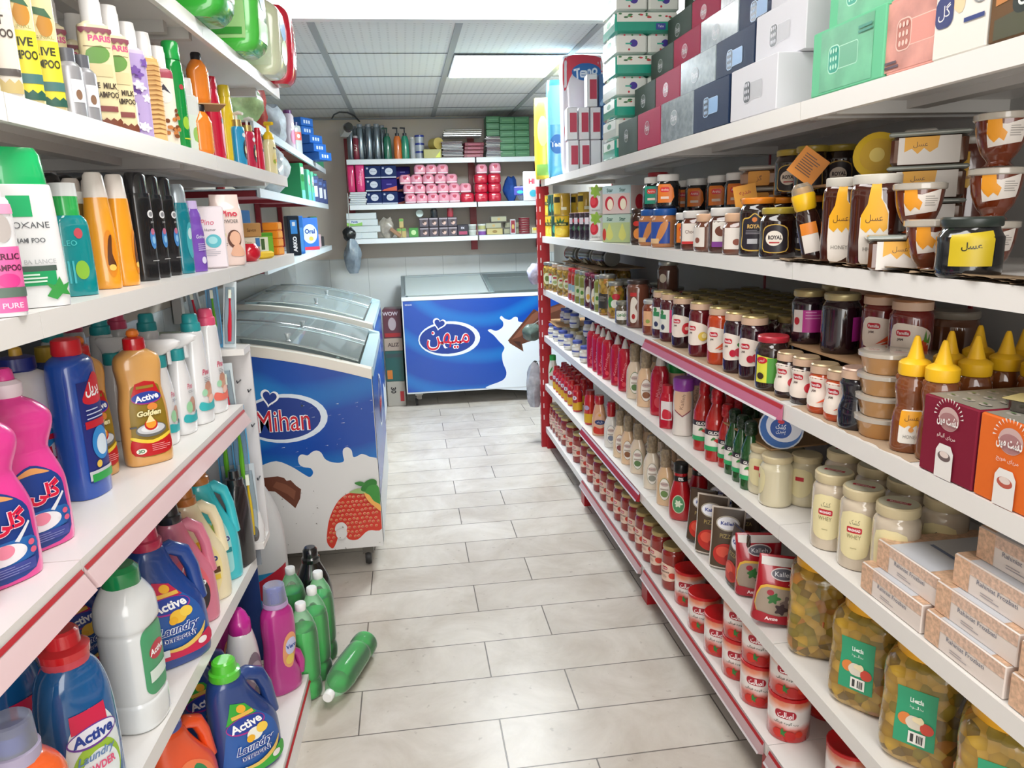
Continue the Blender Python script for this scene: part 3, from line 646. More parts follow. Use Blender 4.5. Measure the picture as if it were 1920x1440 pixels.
choc3 = [('p', [(101, 61), (80, 37.5), (81.5, 35), (89, 30), (92, 28), (91, 34), (126, 44), (126, 66), (104, 59)], '5b3322'), ('p', [(99.5, 57), (83, 38), (90, 40), (104, 54), (126, 61), (126, 64), (103, 59)], '7d4c38'), ('p', [(84, 36.8), (90.4, 30.6), (89.6, 36)], '3c2018')]
A3 = art([('r', .6, .4, 125.6, 71.2, bm3), ('p', milk, 'dce4ea')]+choc3+logo(34.5, 41, 23.8, 13.6, 'میهن', 14.5, .03, tw=33, hs=4.2, bold=0)+[('t', 'MIHAN', 4.6, 68.4, 1.2, 'c8d4ea', dict(b=.02))], b3, step=5, doff=.0003)
fb('sticker', A3, None, 'blue printed front with emblem, milk splash and chocolate')
p_ = MB().cbox(.15, .10, .04, M('6a2038', .4)); put(T('ice_cream_box', 'box', [('carton', p_.mesh()), ('label', art([('e', 1, 0, 5, 3, 'c8b46a'), ('r', -6, 2, 3, 4, 'e8e0d8')], topf(.04)))]), (.40, 6.15, .6405), 8, 'dark red ice cream box lying under the glass of the far freezer')
put(T('ice_cream_box', 'box', [('carton', MB().cbox(.13, .10, .05, M('d8d6b8', .4)).mesh()), ('label', art([('r', -5, -3, 5, 3, 'b4c4a0')], topf(.05)))]), (.24, 6.17, .6405), 0, 'pale ice cream box beside the dark red one in the far freezer')
# ================================================================== LEFT SIDE GOODS
def cm(secs): return [tuple(v*.01 for v in q) for q in secs]
def mkb(name, cat, body, bm, caps=(), sq=2, n=28, labs=(), k=4, extra=()):
    """bottle: body sections, caps = [(part, sections, material)], labs = [(zc, rot, layers[, part])], all in cm"""
    S = sp(cm(body), k) if k > 1 else cm(body)
    parts = [('body', MB().loft(S, bm, sq, n).mesh())]
    for c in caps: parts.append((c[0], MB().loft(cm(c[1]), c[2], c[3] if len(c) > 3 else 2, 20).mesh()))
    for l in labs: parts.append((l[3] if len(l) > 3 else 'label', art(l[2], surf(S, l[0]*.01, sq, l[1]), step=.9)))
    for e in extra: parts.append(e)
    return T(name, cat, parts)
def hand(pts, r, m, n=10): return MB().tube([tuple(v*.01 for v in p) for p in pts], [q*.01 for q in r] if isinstance(r, list) else r*.01, m, n).mesh()
def lines(x, y, w_, n_, col, h=.12, gap=.35, sd=1):
    g_ = random.Random(sd); return [('r', x, y-j*gap, x+w_*g_.uniform(.6, 1), y-j*gap+h, col) for j in range(n_)]
WP = M('e9e9ea', .25, 'coat'); 
goli = mkb('detergent_bottle', 'bottle', [(5.6, 3.0, 0), (6.3, 3.6, .8), (6.3, 3.6, 9), (5.8, 3.4, 12), (4.6, 3.0, 15.2), (4.5, 3.0, 16.5), (5.6, 3.3, 19.5), (5.4, 3.2, 21.5), (3.6, 2.6, 23.4), (2, 2, 24.4), (1.9, 1.9, 25)], M('e8409a', .28, 'coat'),
    [('collar', [(2.1, 2.1, 24.6), (2.3, 2.3, 25), (2.3, 2.3, 26.6), (1.7, 1.7, 27.2)], M('f3e4ec', .3)), ('cap', [(1.3, 1.3, 27), (1.5, 1.5, 27.3), (1.3, 1.3, 28.6), (1.0, 1.0, 29)], M('e8409a', .3))], sq=2.6,
    labs=[(7.3, 0, [('p', smooth([(-4.3, -6), (4.3, -6), (4.7, 0), (4.2, 4.2), (0, 6.6), (-4.2, 4.2), (-4.7, 0)], 4), '1d3f8c'), ('p', smooth([(-3, 5), (0, 6.2), (3, 5), (0, 5.2)], 4), 'e0a060'), ('p', smooth([(-4.2, -1.2), (4.2, -1), (4, -4), (-4, -4)], 4), '2a6ab4'), ('e', 0, -2.6, 3.2, 1.5, 'f0f0f4'), ('e', .2, -2.1, 1.3, 1, 'f090a8'), ('e', -1.4, -2.3, .8, .7, 'f6b8c4'), ('p', [(1.6, -1), (4, 1.4), (4.2, 1.1), (2.2, -1.3)], 'e4e8ee'),
        ('r', -4.1, -5.8, 4.1, -4.2, '404a98')]+lines(-3.8, -4.6, 7.4, 4, '8088c0')+[('t', 'گلی', 1.2, 2.1, 3.6, 'd81840', dict(b=.04, o='f8d8e4', ow=.04, w=4.6)), ('t', 'Goli', -2.7, 2.3, 1.2, 'f0b0c0', dict(b=.02)), ('e', 3.6, -1.8, .45, .45, 'e06080'), ('e', 3.7, -3, .45, .45, 'e06080')])])
goldb = mkb('dish_soap_bottle', 'bottle', [(4.2, 2.9, 0), (4.8, 3.3, .8), (4.8, 3.3, 8), (4.7, 3.2, 12), (4.2, 3.0, 16), (4.3, 3.0, 18.5), (4.6, 3.1, 21), (4.2, 2.9, 23), (2.6, 2.3, 24.2), (1.9, 1.9, 24.6)], M('d9a35c', .28, 'coat'),
    [('cap', [(2.1, 2.1, 24.4), (2.2, 2.2, 24.8), (2.1, 2.1, 26.8), (1.4, 1.4, 27.2)], M('c4141e', .25, 'coat')), ('nozzle', [(.9, .9, 27), (1.3, 1.3, 27.6), (1.1, 1.1, 28.4), (.5, .5, 28.8)], M('e07a28', .35))], sq=2.8,
    labs=[(9.6, 0, [('p', smooth([(-3.6, -7.2), (3.6, -7.2), (3.8, -2), (3.5, 5), (2.6, 7.6), (-2.6, 7.6), (-3.5, 5), (-3.8, -2)], 4), '8e7420'), ('p', [(-3.3, 5.4), (3.3, 5.4), (2.2, 8), (0, 8.5), (-2.2, 8)], 'c01a20'), ('p', smooth([(-3.6, -7.2), (3.6, -7.2), (3.7, -3.6), (0, -4.6), (-3.7, -3.6)], 4), 'c01820'), ('p', smooth([(-3.7, -3.1), (0, -4.2), (3.7, -3.1), (3.7, -3.8), (0, -4.9), (-3.7, -3.8)], 4), 'f0d040'),
        ('r', -2, 6.9, 1.8, 7.5, '9a7c28'), ('e', 0, 4.9, 3.2, 1.35, 'b02888'), ('e', 0, 5, 3.1, 1.2, '24409c'), ('t', 'Active', 0, 5, 1.35, 'ffffff', dict(b=.03, w=5, r=6)), ('e', .8, 2.9, 1.0, .8, 'e08a3c'), ('t', 'Golden', 0, 1.7, 1.2, 'efe6b0', dict(b=.04, o='6a5a20', ow=.05, w=4.6, i=.2)), ('e', 0, -1.9, 2.9, 1.5, '6a6a68'), ('e', 0, -1.7, 2.6, 1.1, 'c9ccd0'), ('e', -.3, -1.6, 1.6, .7, 'e6e8ea'), ('r', -3.8, -1.2, -2.6, -.8, '4a4a48'), ('e', 0, -.8, 1.2, 1.2, 'c8201c'), ('e', 0, -.6, .95, 1.0, 'f0a030'), ('p', [(-.9, -.3), (0, 1.4), (.8, -.2)], 'f6e0a0'),
        ('e', -2.3, -6.2, .9, .6, 'f0f0e0'), ('t', '3D', -2.3, -6.2, .7, '207040', dict(b=.04))]+lines(-.4, -5.2, 3.6, 4, 'f0b0b0', .1, .4))])
bluedish = mkb('dish_soap_bottle', 'bottle', [(4.1, 3.2, 0), (4.6, 3.5, .8), (4.6, 3.5, 12), (4.6, 3.5, 18), (4.5, 3.4, 24), (4.0, 3.1, 25.8), (2.4, 2.2, 26.8), (2.0, 2.0, 27)], M('1b4fae', .3, 'coat'),
    [('cap', [(2.4, 2.4, 26.8), (2.6, 2.6, 27.2), (2.4, 2.4, 29.6), (1.6, 1.6, 30)], M('c9202c', .3))], sq=2.6,
    labs=[(13, 0, [('r', -3.4, -10, 3.4, 9, '24307c'), ('p', smooth([(-2.6, 6), (1, 10.4), (3.6, 8), (3, 5), (-1, 4.6)], 4), 'd42434'), ('t', 'پریل', .2, 7.2, 3, 'ffffff', dict(b=.03, w=4)), ('r', -2.8, .2, 2.8, 1.6, 'c42030'), ('e', .4, -3, 2.4, 3.2, '2f8ad0'), ('e', .6, -3.4, 1.6, 2, 'd8e8f4'), ('e', -1, -6.8, .7, .7, 'e8c050'), ('r', -3.4, -9.6, 3.4, -7.8, 'c8ccd0'), ('r', -3, -9.9, 3, -8.4, '28a048')]+lines(-2.4, 3.6, 4.6, 3, 'd0d8f0', .2, .8))])
whitejug = mkb('bleach_bottle', 'bottle', [(4.6, 3.6, 0), (5, 4, .8), (5, 4, 16), (5.2, 4.2, 17), (5.2, 4.2, 21.5), (4.2, 3.6, 23.6), (2.6, 2.6, 24.6)], WP,
    [('cap', [(2.7, 2.7, 24.5), (3, 3, 24.9), (2.9, 2.9, 27), (1.6, 1.6, 27.4)], M('24307c', .3)), ('nozzle', [(1.1, 1.1, 27.3), (1.0, 1.0, 28.6), (.6, .6, 29)], M('c8a03a', .35))], sq=3,
    labs=[(8.5, 0, [('r', -4, -7.4, 4, 7.2, 'e4eaf0'), ('p', [(-4, 7), (4, 7), (4, 4), (-4, -1)], '2a8cc8'), ('t', 'گلرنگ', .6, 5.6, 1.2, 'f4f8ff', dict(b=.02)), ('r', -1, 3.2, 3, 4.2, 'd02040'), ('t', 'تاژ', .4, .2, 3.4, 'c81c34', dict(b=.03, w=5)), ('e', -1, -3.4, 1.8, 1.6, 'c0c4c8'), ('p', [(-4, -7.4), (4, -7.4), (4, -4), (0, -5.4)], 'f0b060')])])
def baby(capc, tint, lab_, h=28, capname='cap'):
    f = h/28
    return mkb('baby_detergent_bottle', 'bottle', [(3.2, 2.4, 0), (3.7, 2.8, .8*f), (3.7, 2.8, 8*f), (3.4, 2.7, 14*f), (2.9, 2.5, 20*f), (2.6, 2.4, 23*f), (1.9, 1.9, 24*f)], WP,
        [('cap', [(2.3, 2.3, 23.6*f), (2.4, 2.4, 24*f), (2.3, 2.3, 25.6*f), (1.9, 1.9, 25.9*f), (1.8, 1.8, 27.6*f), (1.5, 1.5, 28*f)], M(capc, .35))], sq=2.4,
        labs=[(9*f, 0, [('t', 'Pino', 0, 4.2, 1.5, 'd4486c', dict(b=.02, w=2.8, i=.2)), ('e', .3, -.4, 1.5, 2.2, 'd8a890'), ('e', .1, .6, 1.1, 1.1, 'c8927c'), ('e', -1.3, -1, .9, .9, 'a8dcb8'), ('e', 1, -3, 1.4, 1.2, 'f6c8b8'), ('p', smooth([(-2.8, -5.4), (2.8, -5.4), (2.8, -3), (0, -4), (-2.8, -3.2)], 4), tint)]+lines(-1.2, 2.8, 2.4, 4, '8a8c94', .12, .4))])
TEAL = '2fa3a8'; PNK = 'e8587e'
baby_t = baby(TEAL, '3fb8bc', 0); baby_p = baby(PNK, 'f07868', 0)
spr = mkb('spray_bottle', 'bottle', [(3.0, 2.2, 0), (3.4, 2.6, .8), (3.4, 2.6, 7), (3.1, 2.5, 12), (2.0, 1.9, 17), (1.5, 1.5, 18.5)], WP,
    [('collar', [(1.8, 1.8, 18), (2, 2, 18.3), (1.9, 1.9, 20.6), (1.4, 1.4, 20.9)], M(TEAL, .35))], sq=2.4,
    labs=[(8, 0, [('t', 'Pino', 0, 3.6, 1.3, 'd4486c', dict(w=2.4, i=.2)), ('e', .2, -1, 1.3, 1.9, 'b88c7c'), ('e', .1, 0, .9, .9, 'c89c88'), ('e', -1.2, -1.4, 1, 1.4, '9ed4a8'), ('p', smooth([(-2.7, -5), (2.7, -5), (2.7, -2.9), (0, -3.6), (-2.7, -3)], 4), '35b0b6')]+lines(-1.2, 2.4, 2.4, 2, '8a8c94'))],
    extra=[('trigger', MB().loft(cm([(1.2, 1.3, 20.4, 0, .6), (1.3, 2.4, 21.4, 0, -.2), (1.3, 4.2, 22.8, 0, -1.0), (1.2, 4.6, 23.8, 0, -1.0), (.7, 3.6, 24.4, 0, -.6)]), M('eef0f2', .3), 2.6, 16).box(-.004, -.030, .186, .004, -.024, .225, M('eef0f2', .3)).mesh())])
P_ = 'bottles on the middle left shelf'
put(goli, PL(62, .10, 'C'), 52, 'pink detergent bottle with navy label, nearer the white shelf joint', P_)
put(goli, PL(-8, .09, 'C'), 52, 'pink detergent bottle with navy label, cut off by the left picture edge', P_)
put(goli, PL(-105, .09, 'C'), 52, 'leftmost pink detergent bottle, almost out of the picture', P_)
put(whitejug, PL(76, .20, 'C'), 60, 'white bleach bottle with navy cap behind the pink bottles', P_)
put(bluedish, PL(167, .12, 'C'), 80, 'tall blue dish soap bottle with a red cap', P_)
put(goldb, (-.648, 1.568, .931), 60, 'golden dish soap bottle standing further back beside the blue one', P_, s=(.86, .86, 1))
put(goldb, PL(281, .075, 'C'), 38, 'golden dish soap bottle with the frying pan label facing out', P_)
put(spr, (-.575, 1.785, .931), 88, 'white trigger spray bottle, nearer of the two with a teal collar', P_)
put(spr, (-.560, 1.875, .931), 78, 'white trigger spray bottle with baby label in front', P_)
put(baby_t, (-.545, 1.97, .931), 72, 'white baby detergent bottle with teal cap at the shelf edge', P_)
put(baby_p, (-.535, 2.08, .931), 72, 'white baby detergent bottle with pink cap at the end of the shelf', P_)
for x_, y_, k_, l in [(-.84, 1.90, baby_t, 'white baby detergent bottle in the back row, nearest teal cap'), (-.765, 1.985, baby_t, 'white baby detergent bottle in the back row, middle teal cap'), (-.86, 2.06, baby_p, 'white baby detergent bottle in the back row, nearer pink cap'), (-.665, 2.02, baby_t, 'white baby detergent bottle in the back row, far teal cap'), (-.76, 2.085, baby_p, 'white baby detergent bottle in the back row, farther pink cap'), (-.70, 1.86, spr, 'trigger spray bottle standing behind the golden bottles')]:
    put(k_, (x_, y_, .931), 80, l, 'back row bottles on the middle left shelf')
bj = mkb('detergent_bottle', 'bottle', [(4.2, 3.4, 0), (4.6, 3.8, 1), (4.6, 3.8, 14), (4.2, 3.4, 19), (2, 2, 21.5)], M('1c3f90', .3, 'coat'), [('cap', [(2.2, 2.2, 21), (2.4, 2.4, 21.4), (2.2, 2.2, 24.4)], M('d0b040', .35))])
put(bj, PL(30, .30, 'C'), 70, 'blue bottle with yellow cap in the dark behind the pink ones', 'back row bottles on the middle left shelf')
put(bj, PL(118, .30, 'C'), 70, 'blue bottle in the dark left of the red-capped blue one', 'back row bottles on the middle left shelf')
# ---- D shelf: laundry detergents
def laundry(bodyc, capc, layers, h=28.5, hc=None, cat='bottle'):
    f = h/28.5; hm = M(hc or bodyc, .28, 'coat')
    return mkb('laundry_detergent_bottle', cat, [(6.2, 3.4, 0), (6.9, 3.9, .8*f), (6.9, 3.9, 7*f), (6.5, 3.8, 12*f, -.3), (5.2, 3.5, 16.5*f, -1.5), (4.1, 3.2, 20.5*f, -2.4), (3.2, 2.9, 23.5*f, -2.6), (2.3, 2.3, 24.8*f, -2.6)], M(bodyc, .28, 'coat'),
        [('cap', [(2.9, 2.9, 24.4*f, -2.6), (3.0, 3.0, 24.7*f, -2.6), (2.9, 2.9, 26*f, -2.6), (2.4, 2.4, 26.3*f, -2.6), (2.2, 2.2, 28.2*f, -2.6), (1.8, 1.8, 28.6*f, -2.6)], M(capc, .3, 'coat'))], sq=2.5,
        labs=[(9*f, 0, layers)],
        extra=[('handle', hand([(-1.4, 0, 22.6*f), (1.5, 0, 23.1*f), (3.9, 0, 21.6*f), (5.2, 0, 18*f), (5.7, 0, 14*f), (5.9, 0, 11*f)], [1.3, 1.5, 1.5, 1.4, 1.4, 1.6], hm))])
lay_active = [('p', smooth([(-5.4, -6.6), (5.4, -6.6), (5.8, -2), (4.6, 3), (2, 7.2), (-1.4, 8.4), (-4, 6), (-5.6, 0)], 4), '2a5ca8'), ('p', [(-4.6, 5), (-2.2, 9.4), (1.6, 8.4), (3, 5.6)], 'c8204c'), ('e', 0, 7.6, 1.2, .9, 'f0b030'), ('r', -3, 5.9, 2.4, 6.7, 'e8b850'), ('e', -.6, 4, 4.2, 1.9, 'b02888'), ('e', -.6, 4.1, 4.0, 1.65, '23409c'), ('t', 'Active', -.6, 4.1, 1.9, 'ffffff', dict(b=.03, w=6.6, r=4)), ('e', .4, 1.4, 1.6, 1.4, 'f4c23c'), ('e', 2, 2, 1.2, 1.1, 'f6d050'), ('e', -.6, .8, .8, .8, 'f0b428'), ('t', 'Laundry', .2, -1.2, 2.2, '1e3c90', dict(b=.02, o='eef4ff', ow=.05, w=7.4, i=.3)), ('t', 'DETERGENT', .2, -2.9, .9, '1e3c90', dict(b=.03, o='ffffff', ow=.05, w=6)),
    ('p', smooth([(-5.4, -6.6), (5.4, -6.6), (5.6, -3.4), (2, -5), (-5.2, -4.6)], 4), 'c8204c'), ('p', smooth([(-4.8, -4.4), (0, -4.8), (3.4, -3.4), (5, -1.6), (3.8, -4.2), (0, -5.6)], 4), 'e4c060'), ('e', 3.9, -5.2, .9, .7, 'f0e8e8'), ('r', -3.4, -6, -2, -4.6, 'dfe4e8')]
def reddot(layers, a, b): return [tuple(b if q == a else q for q in L) for L in layers]
lay_green = reddot(reddot(lay_active, 'c8204c', '38a838'), 'f4c23c', 'f0f0e4')
lay_rap = [('e', 0, 0, 4.6, 7.4, 'f0707c'), ('e', 0, -1.6, 4.3, 5, '3c3436'), ('e', 0, -3.6, 2.6, 2, '8a8488'), ('e', .2, -3.6, 1.5, 1.2, '3a3638'), ('t', 'Vero', .4, 4.6, 1.9, 'fff0f0', dict(b=.02, i=.2)), ('t', 'Rapido', 0, .6, 2.2, 'ffffff', dict(b=.04, w=7.4, r=6)), ('r', -2.4, -1.3, 2.4, -1, 'b08878')]
lay_rap2 = [('e', 0, 0, 4.4, 7.4, 'efe3a0'), ('e', 0, 4.6, 2.4, 2, 'e6b820'), ('e', .8, 5, 1.2, 1.4, 'f0cc40'), ('t', 'Rapido', 0, 1.4, 2.2, '203a80', dict(b=.04, w=7, r=6)), ('r', -3.6, -1.8, 3.6, -.4, '5c3c20'), ('r', -3.4, -3.4, 3.4, -2.2, 'e8c840'), ('e', 0, -5, 1.4, 1.2, 'd8c070')]
lay_rap3 = [('r', -3.8, -7, 3.8, 6.4, '9fdde0', 1.2), ('e', -2, 5.4, 1.6, 1.5, 'f0d820'), ('p', smooth([(-3, 2.4), (0, 6), (3, 6.4), (1, 3)], 4), '9cc850'), ('t', 'Rapido', .2, 1.4, 2.3, '1c3a88', dict(b=.04, w=6.8, r=6, o='e8f4f8', ow=.05)), ('r', -3.6, -1.8, 3.6, -.6, '1f8a94'), ('p', [(-3, -5.8), (-.4, -4.2), (-.4, -5.8)], '204890')]+lines(-2.6, -3, 5, 3, '3a6a90')
act_b = laundry('1f4590', 'c02850', lay_active); act_g = laundry('23407e', '4fc02c', lay_green, 25)
rap_p = laundry('e08098', '26262a', lay_rap, 28.5); rap_c = laundry('f0e6c0', 'b87434', lay_rap2, 28); rap_t = laundry('3cc4d0', 'b87434', lay_rap3, 29)
whitej = mkb('bleach_bottle', 'bottle', [(4.6, 4.1, 0), (5, 4.5, .8), (5, 4.5, 4.6), (4.7, 4.2, 5.4), (4.8, 4.3, 6.4), (4.9, 4.4, 16), (4.7, 4.2, 18), (5.1, 4.6, 19.2), (4.8, 4.4, 22.6), (3.6, 3.4, 25), (2.8, 2.8, 26)], M('e6eaea', .22, 'coat'),
    [('cap', [(2.9, 2.9, 25.6), (3.1, 3.1, 26), (3.0, 3.0, 28.4), (2.3, 2.3, 29.2)], M('168a4a', .25, 'coat'))], sq=2.6,
    labs=[(12, 0, [('r', -3.6, -6, 3.6, 6.4, '4fa070', 2), ('e', 0, 1.6, 2.2, 1.6, 'c03848'), ('t', 'Active', 0, 1.6, 1.2, 'ffffff', dict(b=.03)), ('r', -2.6, -3.6, 2.6, -1.4, 'dfeee4')])])
clearblue = mkb('laundry_detergent_bottle', 'bottle', [(5, 3.8, 0), (5.6, 4.2, .8), (5.6, 4.2, 12), (5.2, 4, 18), (4.2, 3.5, 22), (2.8, 2.8, 24)], M('1a5c98', .12, 'coat'),
    [('collar', [(3.2, 3.2, 23.6), (3.3, 3.3, 25.2)], M('d04a58', .3)), ('cap', [(3.4, 3.4, 24.8), (3.5, 3.5, 26), (3, 3, 26.3), (2.4, 2.4, 26.6), (2.3, 2.3, 28.6), (1.9, 1.9, 29)], M('cf1c26', .25, 'coat'))], sq=2.4,
    labs=[(9, 0, [('e', 0, 0, 4.2, 8, 'dfe8ea'), ('e', 0, -2.4, 3.8, 5, '9cc43c'), ('e', .4, -3, 3, 4, 'e4eef0'), ('r', -3, 5, 2.4, 8, 'd0204c'), ('e', 0, 3.6, 3.8, 1.8, '6a3a9c'), ('e', 0, 3.7, 3.6, 1.5, 'e8ecf8'), ('t', 'Active', 0, 3.7, 1.9, '203c94', dict(b=.04, w=6)), ('t', 'Laundry', 0, .2, 1.7, '6888b8', dict(i=.3, w=5.6, b=.02)), ('t', 'POWDER', 0, -1.7, 1.3, 'e0507c', dict(b=.03, w=5)), ('e', -1.4, -4.4, .5, .4, '4a5cb0'), ('e', 1.2, -5, .5, .4, '4a5cb0'), ('e', .2, -5.8, .4, .3, '4a5cb0')])])
orangej = mkb('detergent_bottle', 'bottle', [(5.4, 3.8, 0), (6, 4.2, .8), (6, 4.2, 14), (5.4, 4, 18), (3.6, 3.2, 20.4), (2.8, 2.8, 21)], M('f0662c', .28, 'coat'),
    [('collar', [(3.2, 3.2, 20.6), (3.3, 3.3, 22.4), (3, 3, 22.6)], M('b0a8c4', .3)), ('inner_cap', [(2.2, 2.2, 22.4), (2.3, 2.3, 22.6), (2.2, 2.2, 25)], M('3c58b8', .3)), ('measuring_cap', [(3, 3, 22.6), (2.8, 2.8, 26.6), (2.5, 2.5, 26.9)], M('e4e8f4', .08, 'clear', .25))], sq=2.4,
    labs=[(10, 0, [('e', 0, 0, 4, 5, 'f8b898'), ('t', 'Softlan', 0, 1.4, 1.8, '2c50a8', dict(w=6, i=.2))])])
D_ = 'laundry detergents on the fourth left shelf'
put(orangej, PL(75, .06, 'D'), 50, 'orange detergent bottle with clear measuring cap at the bottom left corner', D_, s=1.05)
put(clearblue, PL(168, .065, 'D'), 52, 'deep blue see-through detergent bottle with a red cap', D_, s=1.1)
put(clearblue, PL(50, .20, 'D'), 60, 'dark blue detergent bottle half hidden at the left edge', D_)
put(whitej, PL(266, .055, 'D'), 82, 'plain white bottle with a green cap', D_, s=1.13)
put(act_b, (-.568, 1.625, .471), 36, 'navy laundry detergent jug with red cap and yellow flower label', D_, s=1.14)
put(rap_p, (-.570, 1.785, .471), 28, 'pink softener bottle with black cap and dark rose label', D_, s=(.92, .92, 1.1))
put(rap_c, (-.566, 1.90, .471), 28, 'cream softener bottle with copper cap and yellow flower label', D_, s=(.92, .92, 1.12))
put(rap_t, (-.560, 2.012, .471), 26, 'turquoise softener bottle with copper cap', D_, s=(.92, .92, 1.14))
blkb = mkb('softener_bottle', 'bottle', [(4, 2.4, 0), (4.3, 2.7, .8), (4.2, 2.6, 14), (3.4, 2.3, 21), (2.2, 2, 24)], M('1d1c1e', .25, 'coat'), [('cap', [(2.4, 2.4, 23.6), (2.4, 2.4, 25.6), (1.6, 1.6, 25.9), (1.4, 1.4, 28)], M('232326', .25, 'coat'))], sq=3)
put(blkb, (-.515, 2.105, .471), 70, 'black bottle at the far end beside the toothbrush stand', D_)
put(blkb, (-.68, 2.06, .471), 60, 'black-capped bottle behind the turquoise one', D_)
put(blkb, (-.74, 1.92, .471), 60, 'black-capped bottle in the rear behind the pink softener', D_)
put(act_b, (-.76, 1.62, .471), 50, 'navy detergent jug in the rear, mostly hidden by the white bottle', D_)
wr = MB().loft(cm([(2.4, 1.0, 0), (2.8, 1.3, 1), (2.8, 1.2, 5), (2.0, .8, 9), (.9, .4, 12)]), M('dcdcdc', .25, 'coat'), 2.4, 16)
put(T('razor_pack', 'razor', [('blister', wr.mesh()), ('label', art([('e', 0, 0, 1.2, 2.4, '5a5450')], surf(cm([(2.8, 1.3, 0), (2.8, 1.2, 6)]), .03, 2.4, 0), step=.9))]), (-.49, 2.178, .5005), 10, 'small white razor pack at the foot of the toothbrush stand')
# ---- E shelf
whm = mkb('stain_remover_bottle', 'bottle', [(4.2, 3, 0), (4.6, 3.4, .8), (4.5, 3.3, 10), (3.9, 3, 16), (2.9, 2.6, 20), (2.4, 2.4, 21)], WP, [('cap', [(2.6, 2.6, 20.6), (2.7, 2.7, 21), (2.6, 2.6, 23.6), (2.3, 2.3, 24), (1.7, 1.7, 25.6), (.9, .9, 26.6)], M('c42a94', .25, 'coat'))], sq=2.4, labs=[(9, 0, [('e', 0, 0, 3.2, 6.4, '8a7888'), ('e', 0, 1.4, 2.4, 2.6, 'b8a8b4'), ('e', .2, -3, 1.6, 1.4, '5c5660')])])
mag = mkb('softener_bottle', 'bottle', [(4.6, 3.4, 0), (5.0, 3.7, .8), (4.8, 3.6, 4), (4.1, 3.2, 8, -.6), (4.3, 3.3, 13), (4.5, 3.4, 18), (4.2, 3.2, 22), (3.2, 2.9, 24), (2.8, 2.8, 24.6)], M('b52c86', .28, 'coat'),
    [('collar', [(3.1, 3.1, 24.2), (3.3, 3.3, 24.5), (3.2, 3.2, 25.6)], M('b49cc4', .25)), ('inner_cap', [(2.2, 2.2, 25.4), (2.3, 2.3, 25.8), (2.1, 2.1, 28.6)], M('3f57c0', .3)), ('measuring_cap', [(3.1, 3.1, 25.6), (2.7, 2.7, 30), (2.4, 2.4, 30.3)], M('e4e8f4', .08, 'clear', .22))], sq=2.4,
    labs=[(12, 15, [('e', 0, 0, 2.4, 5, 'e8a070'), ('e', .2, 1, 1.8, 2.4, 'c8ccec'), ('t', 'Vero', .2, 1, 1.2, '28489c', dict(b=.03)), ('e', 0, -2.6, 1.4, 1.4, 'e8c860')])], extra=[('handle', hand([(2.8, -.4, 10.5), (4.6, -.5, 8.6), (5.4, -.5, 5.6), (5, -.4, 2.6)], [.8, 1.1, 1.2, 1.2], M('b52c86', .28, 'coat')))])
oranget = laundry('ec5420', '24409c', [('e', 0, .6, 4.4, 5.6, 'f08050'), ('p', smooth([(-2, -4), (-1, 2), (1.6, 4.6), (3, 1), (1, -4)], 4), '2c8a54'), ('t', 'Softlan', .4, 0, 1.8, 'f4e4d0', dict(w=6, i=.3))], 25)
E_ = 'bottles on the lowest left shelf'
put(act_g, (-.462, 1.715, .101), 38, 'navy laundry detergent jug with bright green cap at the shelf edge', E_, s=1.24)
put(act_g, (-.585, 1.83, .101), 38, 'navy laundry detergent jug with green cap, the one further back', E_, s=1.2)
put(oranget, (-.568, 1.585, .101), 50, 'orange detergent bottle with navy cap below the white bottle', E_, s=1.1)
put(whm, (-.508, 1.955, .101), 65, 'white bottle with magenta cap, nearer the aisle edge', E_, s=1.14)
put(whm, (-.64, 1.935, .101), 65, 'white bottle with magenta cap, left and further back', E_, s=1.14)
put(mag, (-.424, 2.035, .101), 40, 'magenta softener bottle with clear blue cap at the shelf end', E_, s=1.08)
put(mag, (-.60, 2.04, .101), 60, 'magenta softener bottle with clear cap behind the white ones', E_)
# ---- by the end of the shelf: soda bottles, black bottle, white jug
SG = M('35c05c', .15, 'coat'); CLP = M('f0fff4', .05, 'clear', .03)
def soda_parts():
    S = sp(cm([(3.4, 3.4, 0), (4.2, 4.2, .8), (4.35, 4.35, 4), (3.95, 3.95, 6), (4.3, 4.3, 8), (4.4, 4.4, 18), (4.3, 4.3, 21), (3.6, 3.6, 24.6), (2.2, 2.2, 27.6), (1.45, 1.45, 29)]), 4)
    liq = [q for q in S if q[2] < .235]
    liq = [(q[0]-.0012, q[1]-.0012, q[2]+(.001 if q[2] == 0 else 0)) for q in liq]
    return [('bottle', MB().loft(S, CLP, 2, 26).mesh()), ('drink', MB().loft(liq, SG, 2, 26).mesh(), None, 'green drink'), ('cap', MB().lathe([(.015, .287), (.0165, .289), (.0165, .308), (.0145, .311)], M('f0f2f0', .35), 18).mesh())]
soda = T('soda_bottle', 'bottle', soda_parts())
G_ = 'green soda bottles on the floor by the left shelf'
put(soda, (-.44, 2.39, 0), 0, 'green soda bottle farthest left against the shelf end', G_)
put(soda, (-.345, 2.34, 0), 20, 'standing green soda bottle farthest from the camera, by the black bottle', G_)
put(soda, (-.352, 2.232, 0), 40, 'middle standing green soda bottle, third from the camera', G_)
put(soda, (-.374, 2.137, 0), 70, 'nearest standing green soda bottle with the small white tag', G_)
put(soda, (-.318, 2.045, .044), 0, 'green soda bottle lying on the floor, white cap toward the camera', G_, tilt=(radians(90), 0)).rotation_euler = Euler((radians(90), 0, radians(-20)))
for o in list(COL.objects):
    if o.get('label', '').startswith('green soda bottle lying'):
        o.location = (-.205, 2.335, .0445); o.rotation_euler = Euler((radians(90), 0, radians(-19)))
